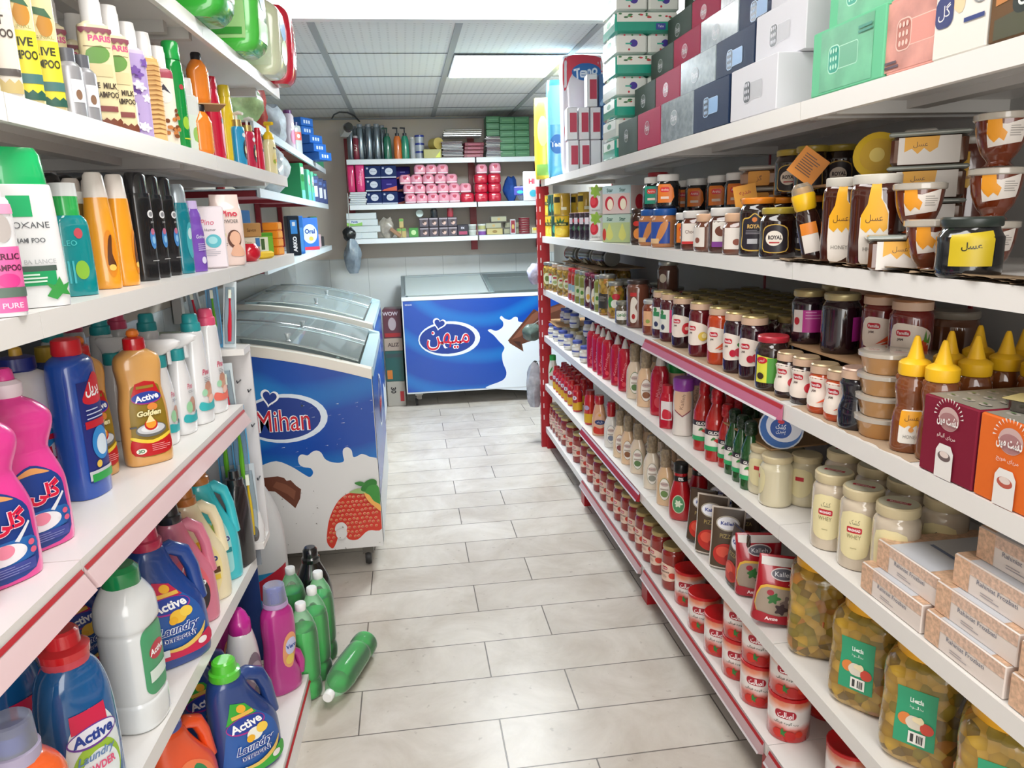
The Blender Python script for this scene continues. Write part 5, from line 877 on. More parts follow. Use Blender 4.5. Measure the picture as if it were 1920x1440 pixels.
# ---- T shelf: diaper packs
def pack(w_, d_, h_, col, lay=None, cat='pack', name='diaper_pack', rough=.2, seed=0, side=None):
    g_ = random.Random(seed); f = lambda: 1+g_.uniform(-.02, .02)
    S = sp([(w_/2*.90, d_/2*.80, 0), (w_/2*f(), d_/2*f(), h_*.12), (w_/2*1.02*f(), d_/2*1.05, h_*.5), (w_/2*f(), d_/2*f(), h_*.88), (w_/2*.93, d_/2*.78, h_)], 3)
    ps = [('wrap', MB().loft(S, M(col, rough, 'coat'), 5, 28).mesh())]
    if lay: ps.append(('label', art(lay, surf(S, h_/2, 5, 0), step=max(.9, w_*10))))
    if side: ps.append(('side_label', art(side, surf(S, h_/2, 5, -90), step=max(.9, w_*10))))
    return T(name, cat, ps)
dk = [pack(.15, .26, .26, '3aa83c', [('r', -5, -8, 2, 9, 'd8b8a8'), ('e', 2, 3, 3.4, 3, 'e8d0c0'), ('t', 'MAX', -3, 6, 2.2, '2858b0', dict(b=.04)), ('e', 1, -5, 3, 3, 'c8dcb0')], seed=1, side=[('r', -10, -9, 10, 9, 'bcd8a8'), ('e', -3, 2, 5, 5, 'd8c0b0'), ('e', -2.4, 3, 2.2, 2.4, 'c89c88'), ('r', -9, -8, 9, -5, '4cb040'), ('t', 'Molfix', 4, 5, 2.4, '2858b0', dict(b=.03))]), pack(.15, .26, .25, '4ec048', [('e', 1, 4, 4, 4, '2a70c0'), ('t', 'Baby', 1, 4, 2, 'ffffff', dict(b=.03)), ('r', -5, -9, 5, -3, '8cd070')], seed=2, side=[('r', -10, -9, 10, 9, 'a4d48c'), ('e', 2, 2, 5, 4.4, '3c78c4'), ('t', 'Baby', 2, 2, 2.6, 'f0f4fc', dict(b=.03)), ('e', -5, -3, 3.4, 3.4, 'dcbca8'), ('r', -9, -8, 9, -6, '3c9c3c')]), pack(.14, .25, .24, 'e2e6c8', [('e', 0, 4, 4, 4, '5a9ccc'), ('e', 0, -4, 4, 4, 'b8d890')], seed=3, side=[('r', -10, -9, 10, 9, 'dce4cc'), ('e', 0, 3, 4, 4, '6ca8d0'), ('e', -1, -4, 4, 3, 'c4dc98')]), pack(.10, .25, .27, 'd4203c', [('t', 'COMOMI', 0, 0, 2.6, 'ffffff', dict(b=.05, r=-90, w=16))], seed=4, side=[('r', -8, -10, 8, 10, 'e4a0a8'), ('e', 0, 0, 5, 6, 'f0d4c8')])]
T_ = 'diaper packs on the topmost left shelf'
for i, (px, d, nm) in enumerate([(335, .06, 'green diaper pack with a pink panel, nearest'), (415, .06, 'green diaper pack with a round blue emblem'), (468, .06, 'pale green and white diaper pack'), (500, .05, 'red-edged diaper pack at the far end of the top shelf')]):
    put(dk[i], PL(px, d, 'T'), 85, nm, T_)
put(pack(.15, .26, .26, '2f9c3a', seed=6), PL(225, .06, 'T'), 80, 'green diaper pack at the top left, above the picture edge', T_)
# ================================================================== RIGHT SIDE GOODS
def row(k, pxs, d, sh, rz, lab, group, w_, up=0, start=0, jit=.0, far='from the far end', s=1, ks=None, sp_=None):
    """goods in a row along the shelf; w_ keeps neighbours apart; lab has {o} for the ordinal counted from the far end"""
    y = 1e9; out = []
    for i, px in enumerate(pxs):
        p = PR(px, d+RND.uniform(-jit, jit), sh, up+.001)
        yy = min(p[1], y-w_, 4.44); y = yy
        kk = ks[i] if ks else k
        out.append(put(kk, (p[0], yy, p[2]), rz+RND.uniform(-6, 6), lab.format(o=ORD[i+start]), group, s=s))
    return out
def yrow(k, y1, y0, n, d, sh, rz, lab, group, up=0, start=0, s=1, ks=None):
    for i in range(n):
        y = y1+(y0-y1)*i/max(1, n-1)
        put(ks[i % len(ks)] if ks else k, (XR+d, y, ZR[sh]+up+.001), rz+RND.uniform(-8, 8), lab.format(o=ORD[i+start]), group, s=s)
LIDG = M('b5a06a', .3, 'metal', .5); LIDS = M('a8a8a0', .3, 'metal', .6); SEAL = M('c8a890', .5)
def jar(col, lay=None, h=12, r=3.6, lid=LIDG, name='jam_jar', cat='jar', lh=1.5, waist=0, zc=None, rot=0, seal=False, mat=None, top='c8b8a0', k=3, lidart=None, sq=2):
    b = [(r-.4, r-.4, 0), (r, r, .7), (r, r, h*.3), (r-waist, r-waist, h*.5), (r-waist*.3, r-waist*.3, h*.7), (r-.1, r-.1, h-lh-1.4), (r-.6, r-.6, h-lh-.5), (r-.75, r-.75, h-lh)]
    ps = [('lid', [(r-.5, r-.5, h-lh), (r-.35, r-.35, h-lh+.2), (r-.35, r-.35, h-.3), (r-.6, r-.6, h)], lid)]
    ex = []
    if seal: ex.append(('seal', MB().loft(cm([(r-.30, r-.30, h-lh-.5), (r-.28, r-.28, h-lh*.3)]), SEAL, 2, 20, cap=False).mesh()))
    if lidart: ex.append(('lid_label', art(lidart, topf(h*.01))))
    return mkb(name, cat, b, mat or M(col, .12, 'coat'), ps, labs=[(zc or h*.42, rot, lay)] if lay else [], k=k, extra=ex, n=22, sq=sq)
pill = lambda x, y, w_=2.4: [('r', x-w_/2, y-.6, x+w_/2, y+.6, 'c01c30', .5), ('t', 'Familla', x, y, .62, 'f4f0f0', dict(b=.02, w=w_*.82))]
# ---- bottom shelf: tomato paste
def lobe(c, sd=1): return ('p', smooth([(-3.4, -2.6), (2.4, -2.6), (3.9, -.6), (3.7, 1.6), (1, 3.0), (-3.4, 2.9)], 4), c)
paste = jar('8c2018', [lobe('e6c8b4')]+pill(-1, 1.8)+[('t', 'TOMATO PASTE', -.9, .3, .62, '4a2018', dict(b=.03, w=3.6)), ('e', 2, -.7, 1.3, 1.1, 'cc3c2c'), ('e', -2.6, -1.2, .4, .4, 'c04040')]+lines(-1.6, -.9, 1.8, 3, 'a88a78'), 16, 4.1, zc=6.4, name='tomato_paste_jar', seal=False)
paste2 = jar('842018', None, 16, 4.1, name='tomato_paste_jar')
G = 'tomato paste jars in the front row of the bottom right shelf'
row(paste, [1032, 1039, 1047, 1055, 1064, 1075, 1088, 1103, 1115, 1128, 1141, 1154, 1168, 1182, 1196, 1210, 1224, 1240, 1262], .055, 'bot', -58, 'front row tomato paste jar on the bottom shelf, {o} from the far end', G, .0845)
row(paste2, [1046, 1054, 1062, 1071, 1082, 1094, 1107, 1119, 1131, 1144, 1157, 1171, 1185, 1199, 1213, 1228, 1243, 1258, 1276], .145, 'bot', -58, 'second row tomato paste jar on the bottom shelf, {o} from the far end', 'tomato paste jars in the second row of the bottom right shelf', .0845)
def tinm():
    m = bpy.data.materials.new('tomato_tin_print'); m.use_nodes = True; nt = m.node_tree; p = nt.nodes['Principled BSDF']; N = nt.nodes.new; L = nt.links.new
    tc = N('ShaderNodeTexCoord'); sx = N('ShaderNodeSeparateXYZ'); L(tc.outputs['Object'], sx.inputs[0]); ns = N('ShaderNodeTexNoise'); ns.inputs['Scale'].default_value = 22; L(tc.outputs['Object'], ns.inputs['Vector'])
    ad = N('ShaderNodeMath'); ad.operation = 'MULTIPLY_ADD'; ad.inputs[1].default_value = .03; L(ns.outputs[0], ad.inputs[0]); L(sx.outputs[2], ad.inputs[2])
    mr = N('ShaderNodeMapRange'); mr.inputs[1].default_value = .015; mr.inputs[2].default_value = .137; L(ad.outputs[0], mr.inputs[0]); rp_ = N('ShaderNodeValToRGB'); cr = rp_.color_ramp
    cr.elements[0].position = .12; cr.elements[0].color = lin('b81c1c')+(1,); cr.elements[1].position = 1; cr.elements[1].color = lin('c0221e')+(1,)
    for ps_, c in ((.30, 'd8665a'), (.42, 'ece4e0'), (.66, 'efe8e4'), (.84, 'dc8868')): e = cr.elements.new(ps_); e.color = lin(c)+(1,)
    L(mr.outputs[0], rp_.inputs[0]); L(rp_.outputs[0], p.inputs['Base Color']); p.inputs['Roughness'].default_value = .2; p.inputs['Coat Weight'].default_value = .6
    return m
TIN = tinm()
def tin(lid=True, h=11.9, r=5.15):
    lay = [('r', -2.6, .3, 2.6, 2.5, 'a8182c', 1.0), ('t', 'اصالت', 0, 1.35, 1.7, 'fff4f4', dict(b=.03, w=3.8)), ('t', 'رب گوجه فرنگی', .2, -.9, .9, '4c5c50', dict(b=.01, w=6)), ('e', -1.6, -4.0, 1.3, 1.2, 'c8281c'), ('e', 1.2, -4.2, 1.5, 1.3, 'b81c18'), ('e', 3.4, -3.6, .9, .9, 'c8301c'), ('p', [(-.8, -4.2), (-.9, -3), (-.5, -2.2), (-.1, -3.2), (.6, -2.8), (0, -3.8), (.3, -4.6), (-.5, -4.1)], '2c7a34')]
    return mkb('tomato_paste_tin', 'tin', [(r-.1, r-.1, 0), (r, r, .15), (r, r, h-.4), (r-.1, r-.1, h-.2)], TIN, [('lid', [(r+.12, r+.12, h-.9), (r+.12, r+.12, h-.1), (r-.1, r-.1, h), (r-.4, r-.4, h-.18)], M('c01418', .35))] if lid else [('rim', [(r, r, h-.3), (r+.06, r+.06, h-.2), (r, r, h), (r-.3, r-.3, h), (r-.32, r-.32, h-.4)], LIDG)], k=1, labs=[(6.1, 0, lay)], n=30)
tr, ts = tin(), tin(False)
def tins(lst):
    for px, d, n_, k_, l in lst:
        p = PR(px, d, 'bot')
        for j in range(n_): put(k_[j], (p[0], p[1], p[2]+.001+j*.1203), -38, l+(', bottom of the two stacked' if n_ > 1 and j == 0 else ', top of the two stacked' if n_ > 1 else ''), 'tomato paste tins on the bottom right shelf')
tins([(1293, .075, 1, [tr], 'tomato paste tin next to the jars'), (1320, .06, 1, [tr], 'tomato paste tin, second after the jars'), (1352, .06, 1, [tr], 'tomato paste tin, third after the jars'), (1387, .065, 2, [tr, tr], 'tomato paste tin in the fourth pile'), (1423, .065, 2, [tr, tr], 'tomato paste tin in the fifth pile'), (1477, .075, 2, [tr, tr], 'tomato paste tin in the sixth, nearest front pile'),
      (1345, .20, 2, [ts, ts], 'rear tomato paste tin behind the single ones'), (1548, .21, 1, [tr], 'tomato paste tin in the shade behind the front pile'), (1590, .11, 1, [tr], 'tomato paste tin with red lid, right of the gap'), (1612, .24, 2, [ts, ts], 'rear tomato paste tin, right of the gap'), (1668, .13, 2, [tr, ts], 'tomato paste tin in the second pile from the right corner'), (1760, .12, 2, [ts, ts], 'tomato paste tin in the pile at the bottom right corner'), (1440, .22, 1, [tr], 'rear tomato paste tin behind the fifth pile')])
# ---- s5: small drinks, dressings, ketchup, pouches, pickles
can = mkb('energy_drink_bottle', 'bottle', [(2.3, 2.3, 0), (2.6, 2.6, .4), (2.6, 2.6, 9.5), (2.2, 2.2, 11), (1.6, 1.6, 12)], M('c01c20', .2, 'coat'), [('cap', [(1.8, 1.8, 11.6), (1.8, 1.8, 13.6), (1.5, 1.5, 14)], M('b01818', .3))], labs=[(3.6, 0, [('r', -8, -2.8, 8, 1.6, 'd8a41c')]), (6.4, 0, [('e', 0, 1.0, 1.3, 1.1, 'e8e0ea'), ('t', 'S', 0, 1, 1.2, '8c2c6c', dict(b=.05)), ('r', -1.4, -1.6, 1.4, -.4, 'a02030')], 'emblem')], k=3)
row(can, [1045, 1050, 1055, 1060, 1066, 1073, 1083], .045, 's5', -50, 'red and yellow drink bottle in the front row, {o} from the far end', 'red and yellow drink bottles on the second-lowest shelf', .056)
row(can, [1053, 1058, 1064, 1070, 1077, 1085, 1094], .11, 's5', -50, 'red and yellow drink bottle in the middle row, {o} from the far end', 'red and yellow drink bottles on the second-lowest shelf', .056)
row(can, [1062, 1067, 1073, 1080, 1087, 1095, 1104], .17, 's5', -50, 'red and yellow drink bottle in the rear row, {o} from the far end', 'red and yellow drink bottles on the second-lowest shelf', .056)
put(mkb('sauce_bottle', 'bottle', [(2.6, 2, 0), (3, 2.2, .6), (3, 2.2, 10), (2, 1.8, 15), (1.8, 1.7, 16)], M('d8d8c8', .25, 'coat'), [('cap', [(2, 2, 15.8), (2, 2, 18.6), (1.6, 1.6, 19)], M('2ca048', .3))], labs=[(8, 0, [('e', 0, -3, 1.4, 1.4, 'b02030'), ('p', smooth([(-1.4, 0), (0, 3), (1.2, 4), (0, 1)], 3), '3c8c3c')])]), PR(1031, .04, 's5', .001), -40, 'white sauce bottle with a green cap at the far end')
put(T('drink_bottle', 'bottle', mkb('x', 'x', [(2.6, 2.6, 0), (3, 3, .5), (3, 3, 11), (2.2, 2.2, 15)], M('c02420', .2, 'coat'), [('cap', [(2.2, 2.2, 14.6), (2.2, 2.2, 17)], M('8c2020', .3))], labs=[(4.4, 0, [('r', -9, -3.4, 9, 1.2, 'd8a81c')]), (8, 0, [('e', 0, .6, 1.4, 1.2, 'b0a0c0')])])[2]), PR(1107, .05, 's5', .001), -50, 'taller red and yellow bottle beside the salad dressing')
KR = M('b01820', .22, 'coat')
fren = mkb('salad_dressing_bottle', 'bottle', [(3.1, 2.3, 0), (3.5, 2.7, .6), (3.5, 2.7, 6), (2.9, 2.3, 11), (1.9, 1.8, 15)], M('d8a07c', .2, 'coat'), [('cap', [(2.0, 1.9, 14.8), (2.3, 2.2, 15.4), (2.2, 2.1, 18.6), (1.9, 1.8, 19)], KR)], sq=2.4, labs=[(6.6, 15, [('p', smooth([(-2.7, -5.4), (2.7, -5.4), (2.8, -1), (2.3, 3), (0, 5), (-2.3, 3), (-2.8, -1)], 3), 'd9a88c'), ('p', smooth([(-2.7, -5.4), (2.7, -5.4), (2.7, -2.2), (0, -3), (-2.7, -2.2)], 3), 'c8301c'), ('e', 0, .0, 2.4, 1.2, '2c3c6c'), ('t', 'دلپذیر', 0, 0, 1.4, 'e8e8f0', dict(w=3)), ('e', 0, 3.4, .7, .6, 'd89c40')])])
put(fren, PR(1124, .045, 's5', .001), -35, 'salad dressing bottle with red cap and dark blue oval label')
WRAP = M('a89478', .3, 'wrap', 90)
def dress(col, acc, h=20.5, capm=None, emb='c8b0a8'):
    f = h/20.5; capm = capm or WRAP
    return mkb('dressing_bottle', 'bottle', [(2.8, 2.0, 0), (3.2, 2.4, .6*f), (3.2, 2.4, 8*f), (2.9, 2.2, 11*f), (1.8, 1.6, 13.6*f), (1.6, 1.6, 14.6*f)], M(col, .22, 'coat'),
        [('wrapped_cap', [(1.75, 1.75, 14*f), (1.95, 1.95, 14.6*f)]+[(1.95+(.1 if j % 2 else -.05), 1.95+(.1 if j % 2 else -.05), (15+j*.55)*f) for j in range(9)]+[(1.7, 1.7, 20.2*f), (1.5, 1.5, 20.5*f)], capm)], sq=2.3,
        labs=[(6.2, 15, [('e', 0, 0, 2.05, 4.1, acc), ('e', 0, 0, 1.9, 3.9, 'e9e3da'), ('e', 0, 1.8, 1.5, .8, emb), ('t', 'Delpazir', 0, 1.8, .55, '50405c', dict(w=2.2)), ('e', 0, -1.7, 1.3, 1.2, acc), ('r', -1.4, -.3, 1.4, .2, 'b0a498')])], n=22)
dA, dB, dC, dD = dress('e0bd98', '8c5a3c'), dress('dcc8b0', '5c7c4c'), dress('e2c8a4', '8a4a4c'), dress('d8b48c', '6c8a50')
G = 'creamy dressing bottles on the second-lowest shelf'
row(None, [1146, 1163, 1178, 1196, 1222, 1247], .055, 's5', -45, 'creamy dressing bottle with crinkled gold cap, front row, {o} from the far end', G, .075, ks=[dress('ddd8d0', '7a8090', capm=KR), dC, dA, dB, dress('ded0bc', '8c8c80'), dD], jit=.008)
row(None, [1152, 1168, 1184, 1200, 1216, 1236, 1256, 1278, 1294], .135, 's5', -45, 'creamy dressing bottle with crinkled gold cap, rear row, {o} from the far end', G, .075, ks=[dA, dC, dA, dA, dD, dB, dA, dD, dC], jit=.006)
ket = mkb('ketchup_bottle', 'bottle', [(3.0, 2.2, 0), (3.7, 2.7, .8), (3.9, 2.8, 4), (3.7, 2.7, 8), (2.6, 2.2, 12.4), (2.2, 2.0, 14), (2.2, 2.0, 16.6)], KR, [('cap', [(2.3, 2.1, 16.5), (2.4, 2.2, 17), (2.4, 2.2, 19.4), (2.0, 1.9, 19.8)], M('1a1818', .3))], sq=2.3, labs=[(6, 10, [('e', -.6, 0, 2.2, 3.2, 'c8c8b0'), ('e', -.6, 0, 1.9, 2.9, '4c8c5c'), ('p', blob(-.6, .2, 1.1, 6, .5, 3), 'd8e0c8')]), (14.6, 15, [('r', -6.2, -.9, 6.2, .9, '201c1c'), ('t', '0%', 0, 0, 1.1, 'f0f0f0', dict(b=.04))], 'neck_band')])
put(ket, PR(1275, .055, 's5', .001), -40, 'red ketchup bottle with 0% neck band at the shelf front', 'ketchup bottles with 0% neck bands'); put(ket, PR(1309, .135, 's5', .001), -30, 'red ketchup bottle with 0% neck band, behind the front one', 'ketchup bottles with 0% neck bands')
def pouch(w_, h_, col, lay, t_=.026, c2=None):
    S = sp([(w_/2, t_, 0), (w_/2*1.0, t_, h_*.15), (w_/2*.97, t_*.8, h_*.55), (w_/2, t_*.25, h_*.9), (w_/2, .0015, h_)], 3)
    return T('sauce_pouch', 'pouch', [('pouch', MB().loft(S, M(col, .2, 'coat'), 2.6, 26).mesh()), ('label', art(lay, surf(S, h_/2, 2.6, 0), step=.9))])
def pl(w_, h_, c, food):  # printed pouch front
    W, Hh = w_*50, h_*50
    return [('r', -W*.9, -Hh*.95, W*.9, Hh*.95, c), ('e', 0, Hh*.5, W*.68, Hh*.24, 'b0a898'), ('e', 0, Hh*.5, W*.6, Hh*.2, 'e8e8f0'), ('t', 'Kalleh', 0, Hh*.5, Hh*.11, '2c3c8c', dict(b=.03, w=W*.8)), ('t', 'PIZZA', 0, Hh*.1, Hh*.13, 'b09a5c', dict(w=W*.8)), ('e', 0, -Hh*.5, W*.72, Hh*.36, food), ('e', -W*.15, -Hh*.42, W*.4, Hh*.18, 'd8503c'), ('e', W*.25, -Hh*.6, W*.3, Hh*.14, 'a01c18')]
pA = pouch(.085, .165, '3a2c24', pl(.085, .165, '4a3828', 'c02c20')); pB = pouch(.095, .18, 'c8bcb0', pl(.095, .18, '4c3c2c', 'b82820'))
pC = pouch(.12, .17, 'a81828', [('r', -5.4, 6, 5.4, 8, 'd8d4d0'), ('e', 0, 4.2, 3, 1.6, 'd8c8c8'), ('e', 0, 4.2, 2.7, 1.3, '5c5c68'), ('t', 'Kalleh', 0, 4.2, 1.1, 'f0f0f4', dict(w=4)), ('t', 'اولویه', 2.4, 1.9, 1, 'e8c8c8'), ('p', smooth([(-5, -6), (5, -6), (5, .2), (0, 1.3), (-5, .8)], 3), 'd8a83a'), ('p', smooth([(-4.8, -6), (4.8, -6), (4.8, -.4), (0, .7), (-4.8, .2)], 3), '9c8c7c'), ('p', blob(-1.8, -1.8, 1.3, 6, .5, 3), '2c6a30'), ('e', -2.6, -.4, .8, .7, '9c1c30'), ('p', blob(1.8, -2.6, 1.6, 5, .4, 5), '6c5c58'), ('e', 2.2, -2.2, .7, .8, 'c8bcb0'), ('p', blob(.2, -4.4, 1.3, 5, .4, 8), '3c2c30'), ('p', smooth([(-5, -8), (5, -8), (5, -5.4), (0, -6.2), (-5, -5.6)], 3), 'a01828'), ('t', 'Amze', -1.6, -7, .9, 'f8e8e8', dict(b=.03))], .03)
G = 'sauce pouches on the second-lowest shelf'
for px, d, k_, rz, l, tl in [(1312, .05, pA, -35, 'dark sauce pouch with tomato picture, first beside the ketchup', (-.04, .05)), (1332, .05, pB, -35, 'sauce pouch with tomato picture, second beside the ketchup', (-.03, .02)), (1360, .055, pB, -28, 'sauce pouch with pizza sauce picture standing at the front', (0, .03)), (1383, .04, pA, -85, 'dark sauce pouch turned edge-on toward the camera', (0, .08)), (1420, .075, pC, -15, 'wide crimson pouch with white top seam', (0, -.02)), (1452, .05, pC, -15, 'wide crimson pouch leaning beside the pickle jar', (0, .10)),
        (1348, .15, pA, -40, 'dark sauce pouch in the second row, nearest the ketchup', (0, 0)), (1374, .15, pA, -30, 'dark sauce pouch in the second row, middle one', (0, .05)), (1400, .16, pA, -30, 'dark sauce pouch in the second row, nearest the camera', (0, -.05)), (1424, .28, pC, -25, 'crimson pouch lying back in the third row', (.1, .1)), (1366, .24, pA, -30, 'dark sauce pouch in the third row, farther', (0, 0)), (1392, .25, pA, -30, 'dark sauce pouch in the third row, nearer', (0, 0))]:
    put(k_, PR(px, d, 's5', .004+abs(tl[0])*.03+abs(tl[1])*.065), rz, l, G, tilt=tl)
PK = M('a08228', .15, 'blobs', 46)
def pickle():
    S = sp(cm([(5.6, 5.6, 0), (6.4, 6.4, 1.0), (6.8, 6.8, 3), (6.8, 6.8, 8), (6.5, 6.5, 13), (6.7, 6.7, 17), (6.2, 6.2, 19.6), (4.6, 4.6, 21)]), 4)
    b = MB().loft(S, PK, 4.2, 40)
    ch = MB(); g_ = random.Random(9)
    fr = surf(S, .11, 4.2, 0)
    for q in range(26):
        x, y = g_.uniform(-11, 11), g_.uniform(-9, 8); p = Vector(fr(x*.01, y*.01, -.0135)); c_ = g_.choice(['b8602c', 'b07c34', 'a88c3c', '848438', 'a87440', 'b89850'])
        ch.ball(p, g_.uniform(.010, .016), g_.uniform(.008, .014), g_.uniform(.008, .02), M(c_, .15, 'coat'), 8, 5)
    lab = [('r', -3.3, -5.6, 3.3, 5.6, '2f9a70'), ('t', 'Lida', 0, 3.4, 1, 'e8f4ec', dict(b=.03)), ('t', 'مخلوط', 0, 2, .8, 'd8ece0'), ('e', -1.6, -.6, 1.2, 1.2, 'd88040'), ('e', 0, -.9, 1.5, 1.3, 'd8d0c0'), ('e', 1.8, -1.4, 1.2, 1.1, 'c84838'), ('e', .6, -.2, .8, .7, 'e8d8b0'), ('r', -.6, -5, 1.8, -2.6, 'eceae4')]+[('r', -.2+j*.35, -4.6, j*.35, -3, '3a3a3a') for j in range(5)]
    return T('pickle_jar', 'jar', [('jar', b.mesh()), ('vegetables', ch.mesh(), None, 'carrot and cauliflower pieces', 'stuff'), ('lid', MB().loft(cm([(5, 5, 20.6), (5.4, 5.4, 20.9), (5.4, 5.4, 22.6), (5, 5, 23)]), M('e8a818', .3), 2, 32).mesh()), ('label', art(lab, surf(S, .105, 4.2, 0), step=1))])
pk = pickle()
for px, d, rz, l in [(1531, .095, -95, 'big mixed pickle jar with yellow lid, farthest of four and without visible label'), (1625, .095, -55, 'big mixed pickle jar with green label, second of the four'), (1726, .10, -50, 'big mixed pickle jar with green label, nearest whole one'), (1868, .10, -45, 'big pickle jar cut by the right picture edge')]:
    put(pk, PR(px, d, 's5', .001), rz if px > 1540 else 60, l, 'big mixed pickle jars on the second-lowest shelf')
put(T('plastic_bag', 'bag', [('bag', bagmesh(.14, .14, .16, 'c8c8c0', 9).mesh())]), (XR+.16, .66, ZR['s5']+.001), 0, 'crumpled white plastic bag at the right picture edge')
# ---- sauce shelf
ksh = jar('dcd8cc', [('r', -2.6, -1.4, 2.6, 1.4, 'e8e6e0'), ('r', -2.6, -.9, 2.6, .0, '5a64a8')], 8.2, 2.9, M('4a5aa8', .35), 'yogurt_jar', lh=1.6, zc=3.2, k=2)
ksh2 = jar('dcd8cc', [('r', -2.6, -1.4, 2.6, 1.4, 'e8e6e0'), ('r', -2.6, -.9, 2.6, .0, '5a64a8')], 8.2, 2.9, M('b0a074', .35, 'metal', .5), 'yogurt_jar', lh=1.6, zc=3.2, k=2)
G = 'small white jars with blue lids'
row(ksh, [1037, 1046, 1056, 1067, 1083, 1098], .04, 'sauce', -45, 'small white jar in the front row, {o} from the far end', G, .062)
row(ksh2, [1050, 1058, 1067, 1077, 1088], .12, 'sauce', -45, 'small white jar with gold lid in the second row, {o} from the far end', G, .062)
row(ksh2, [1060, 1068, 1077, 1088, 1099], .20, 'sauce', -45, 'small white jar in the third row, {o} from the far end', G, .062)
put(T('cardboard', 'cardboard', [('sheet', MB().box(-.12, -.18, 0, .13, .18, .003, M('b08a60', .8)).mesh())]), (XR+.15, PR(1062, .15, 'sauce')[1]-.03, ZR['sauce']+.084), 0, 'cardboard sheet laid on the small white jars')
row(ksh, [1056, 1066, 1078, 1104], .12, 'sauce', -45, 'small white jar on the cardboard, {o} from the far end', G, .062, up=.0875)
put(cart('card_box', .08, .10, .12, '1f4a98', [('e', 0, 0, 2.4, 2.4, 'e8e8ee')]), PR(1041, .30, 'sauce', .001), -40, 'blue carton behind the small white jars')
ck = mkb('ketchup_bottle', 'bottle', [(2.5, 2.0, 0), (2.9, 2.3, .6), (3.0, 2.35, 8), (2.9, 2.3, 14), (2.6, 2.1, 16.4), (1.6, 1.5, 17.6)], M('b8142c', .15, 'coat'), [('nozzle', [(1.5, 1.5, 17.4), (1.4, 1.4, 18), (.7, .7, 20.4), (.35, .35, 21.4)], M('d8d0cc', .35))], sq=2.4, labs=[(8, 10, [('t', 'Ketchup', 0, 0, 1.4, 'e89098', dict(r=78, w=8, i=.2)), ('e', 0, -5, .9, 1, 'd84450')])], n=22)
G = 'red squeeze ketchup bottles with white nozzles'
row(ck, [1112, 1122, 1131, 1141], .045, 'sauce', -45, 'red squeeze bottle with white nozzle, front row, {o} from the far end', G, .061)
row(ck, [1158, 1172], .05, 'sauce', -45, 'red squeeze bottle next to the creamy dressings, {o} from the far end', G, .061)
row(ck, [1120, 1130, 1140, 1150, 1163, 1178], .125, 'sauce', -45, 'red squeeze bottle with white nozzle, rear row, {o} from the far end', G, .061)
G = 'creamy dressing bottles on the middle shelf'
row(None, [1190, 1210], .05, 'sauce', -40, 'creamy dressing bottle with crinkled cap on the middle shelf, front, {o} from the far end', G, .075, ks=[dB, dA], s=1.05)
row(dA, [1198, 1216, 1232], .13, 'sauce', -40, 'creamy dressing bottle on the middle shelf, rear, {o} from the far end', G, .075, s=1.05)
put(mkb('ketchup_bottle', 'bottle', [(3, 2.2, 0), (3.6, 2.6, .8), (3.6, 2.6, 8), (3.2, 2.4, 15), (1.8, 1.7, 18)], M('b8142c', .15, 'coat'), [('nozzle', [(1.7, 1.7, 17.8), (1.4, 1.4, 20), (.8, .8, 22)], M('d0c8c4', .35))], sq=2.4, labs=[(7, 10, [('e', 0, -2, 1.8, 2, 'c84450'), ('t', 'Mahram', 0, 3, 1.4, 'd8808c', dict(r=80, w=6))])]), PR(1237, .06, 'sauce', .001), -45, 'larger red ketchup bottle between dressings and tall caps')
put(mkb('hot_sauce_bottle', 'bottle', [(2.4, 2, 0), (2.6, 2.2, .5), (2.6, 2.2, 9), (2, 1.8, 12)], M('b0182c', .15, 'coat'), [('cap', [(2, 1.9, 11.8), (2, 1.9, 14.6)], M('b0182c', .3))], sq=3, labs=[(6, 10, [('r', -2, -3, 2, 3.4, 'd8d0d0'), ('p', smooth([(-1.4, -2.4), (1.6, -2.4), (1.4, 0), (-1, .6)], 3), 'c02838')])]), PR(1251, .03, 'sauce', .001), -50, 'short red sauce bottle with a white label at the edge')
def mayo(capc, lab_='8c3c4c'):
    return mkb('mayonnaise_bottle', 'bottle', [(3.1, 2.6, 0), (3.4, 2.9, .8), (3.1, 2.7, 5), (3.3, 2.8, 9), (3.1, 2.7, 14), (2.9, 2.6, 15)], M('d8d0c8', .2, 'coat'), [('cap', [(3.1, 2.9, 14.8), (3.4, 3.1, 15.2), (3.4, 3.1, 18.6), (3.0, 2.8, 19)], M(capc, .3))], sq=2.4, labs=[(10, 5, [('p', smooth([(-2.6, 5), (2.6, 5), (2.6, -1), (0, -3), (-2.6, -1)], 3), 'd8b498'), ('t', 'Kalleh', 0, 1.4, 1.1, '8c6c5c', dict(r=80, w=5)), ('p', [(-2.6, -1.2), (0, -3.2), (2.6, -1.2), (2.6, -1.6), (0, -3.6), (-2.6, -1.6)], lab_)])])
my_g, my_p = mayo('1f8f44', '3c7c4c'), mayo('8a3c9c')
G = 'mayonnaise bottles with coloured caps'
put(my_p, PR(1280, .05, 'sauce', .001), -35, 'mayonnaise bottle with purple cap at the shelf front', G); put(my_p, PR(1305, .125, 'sauce', .001), -35, 'mayonnaise bottle with purple cap in the second row', G)
put(my_g, PR(1268, .125, 'sauce', .001), -35, 'mayonnaise bottle with green cap, farther', G, s=1.02); put(my_g, PR(1283, .195, 'sauce', .001), -35, 'mayonnaise bottle with green cap, nearer and further back', G, s=1.02)
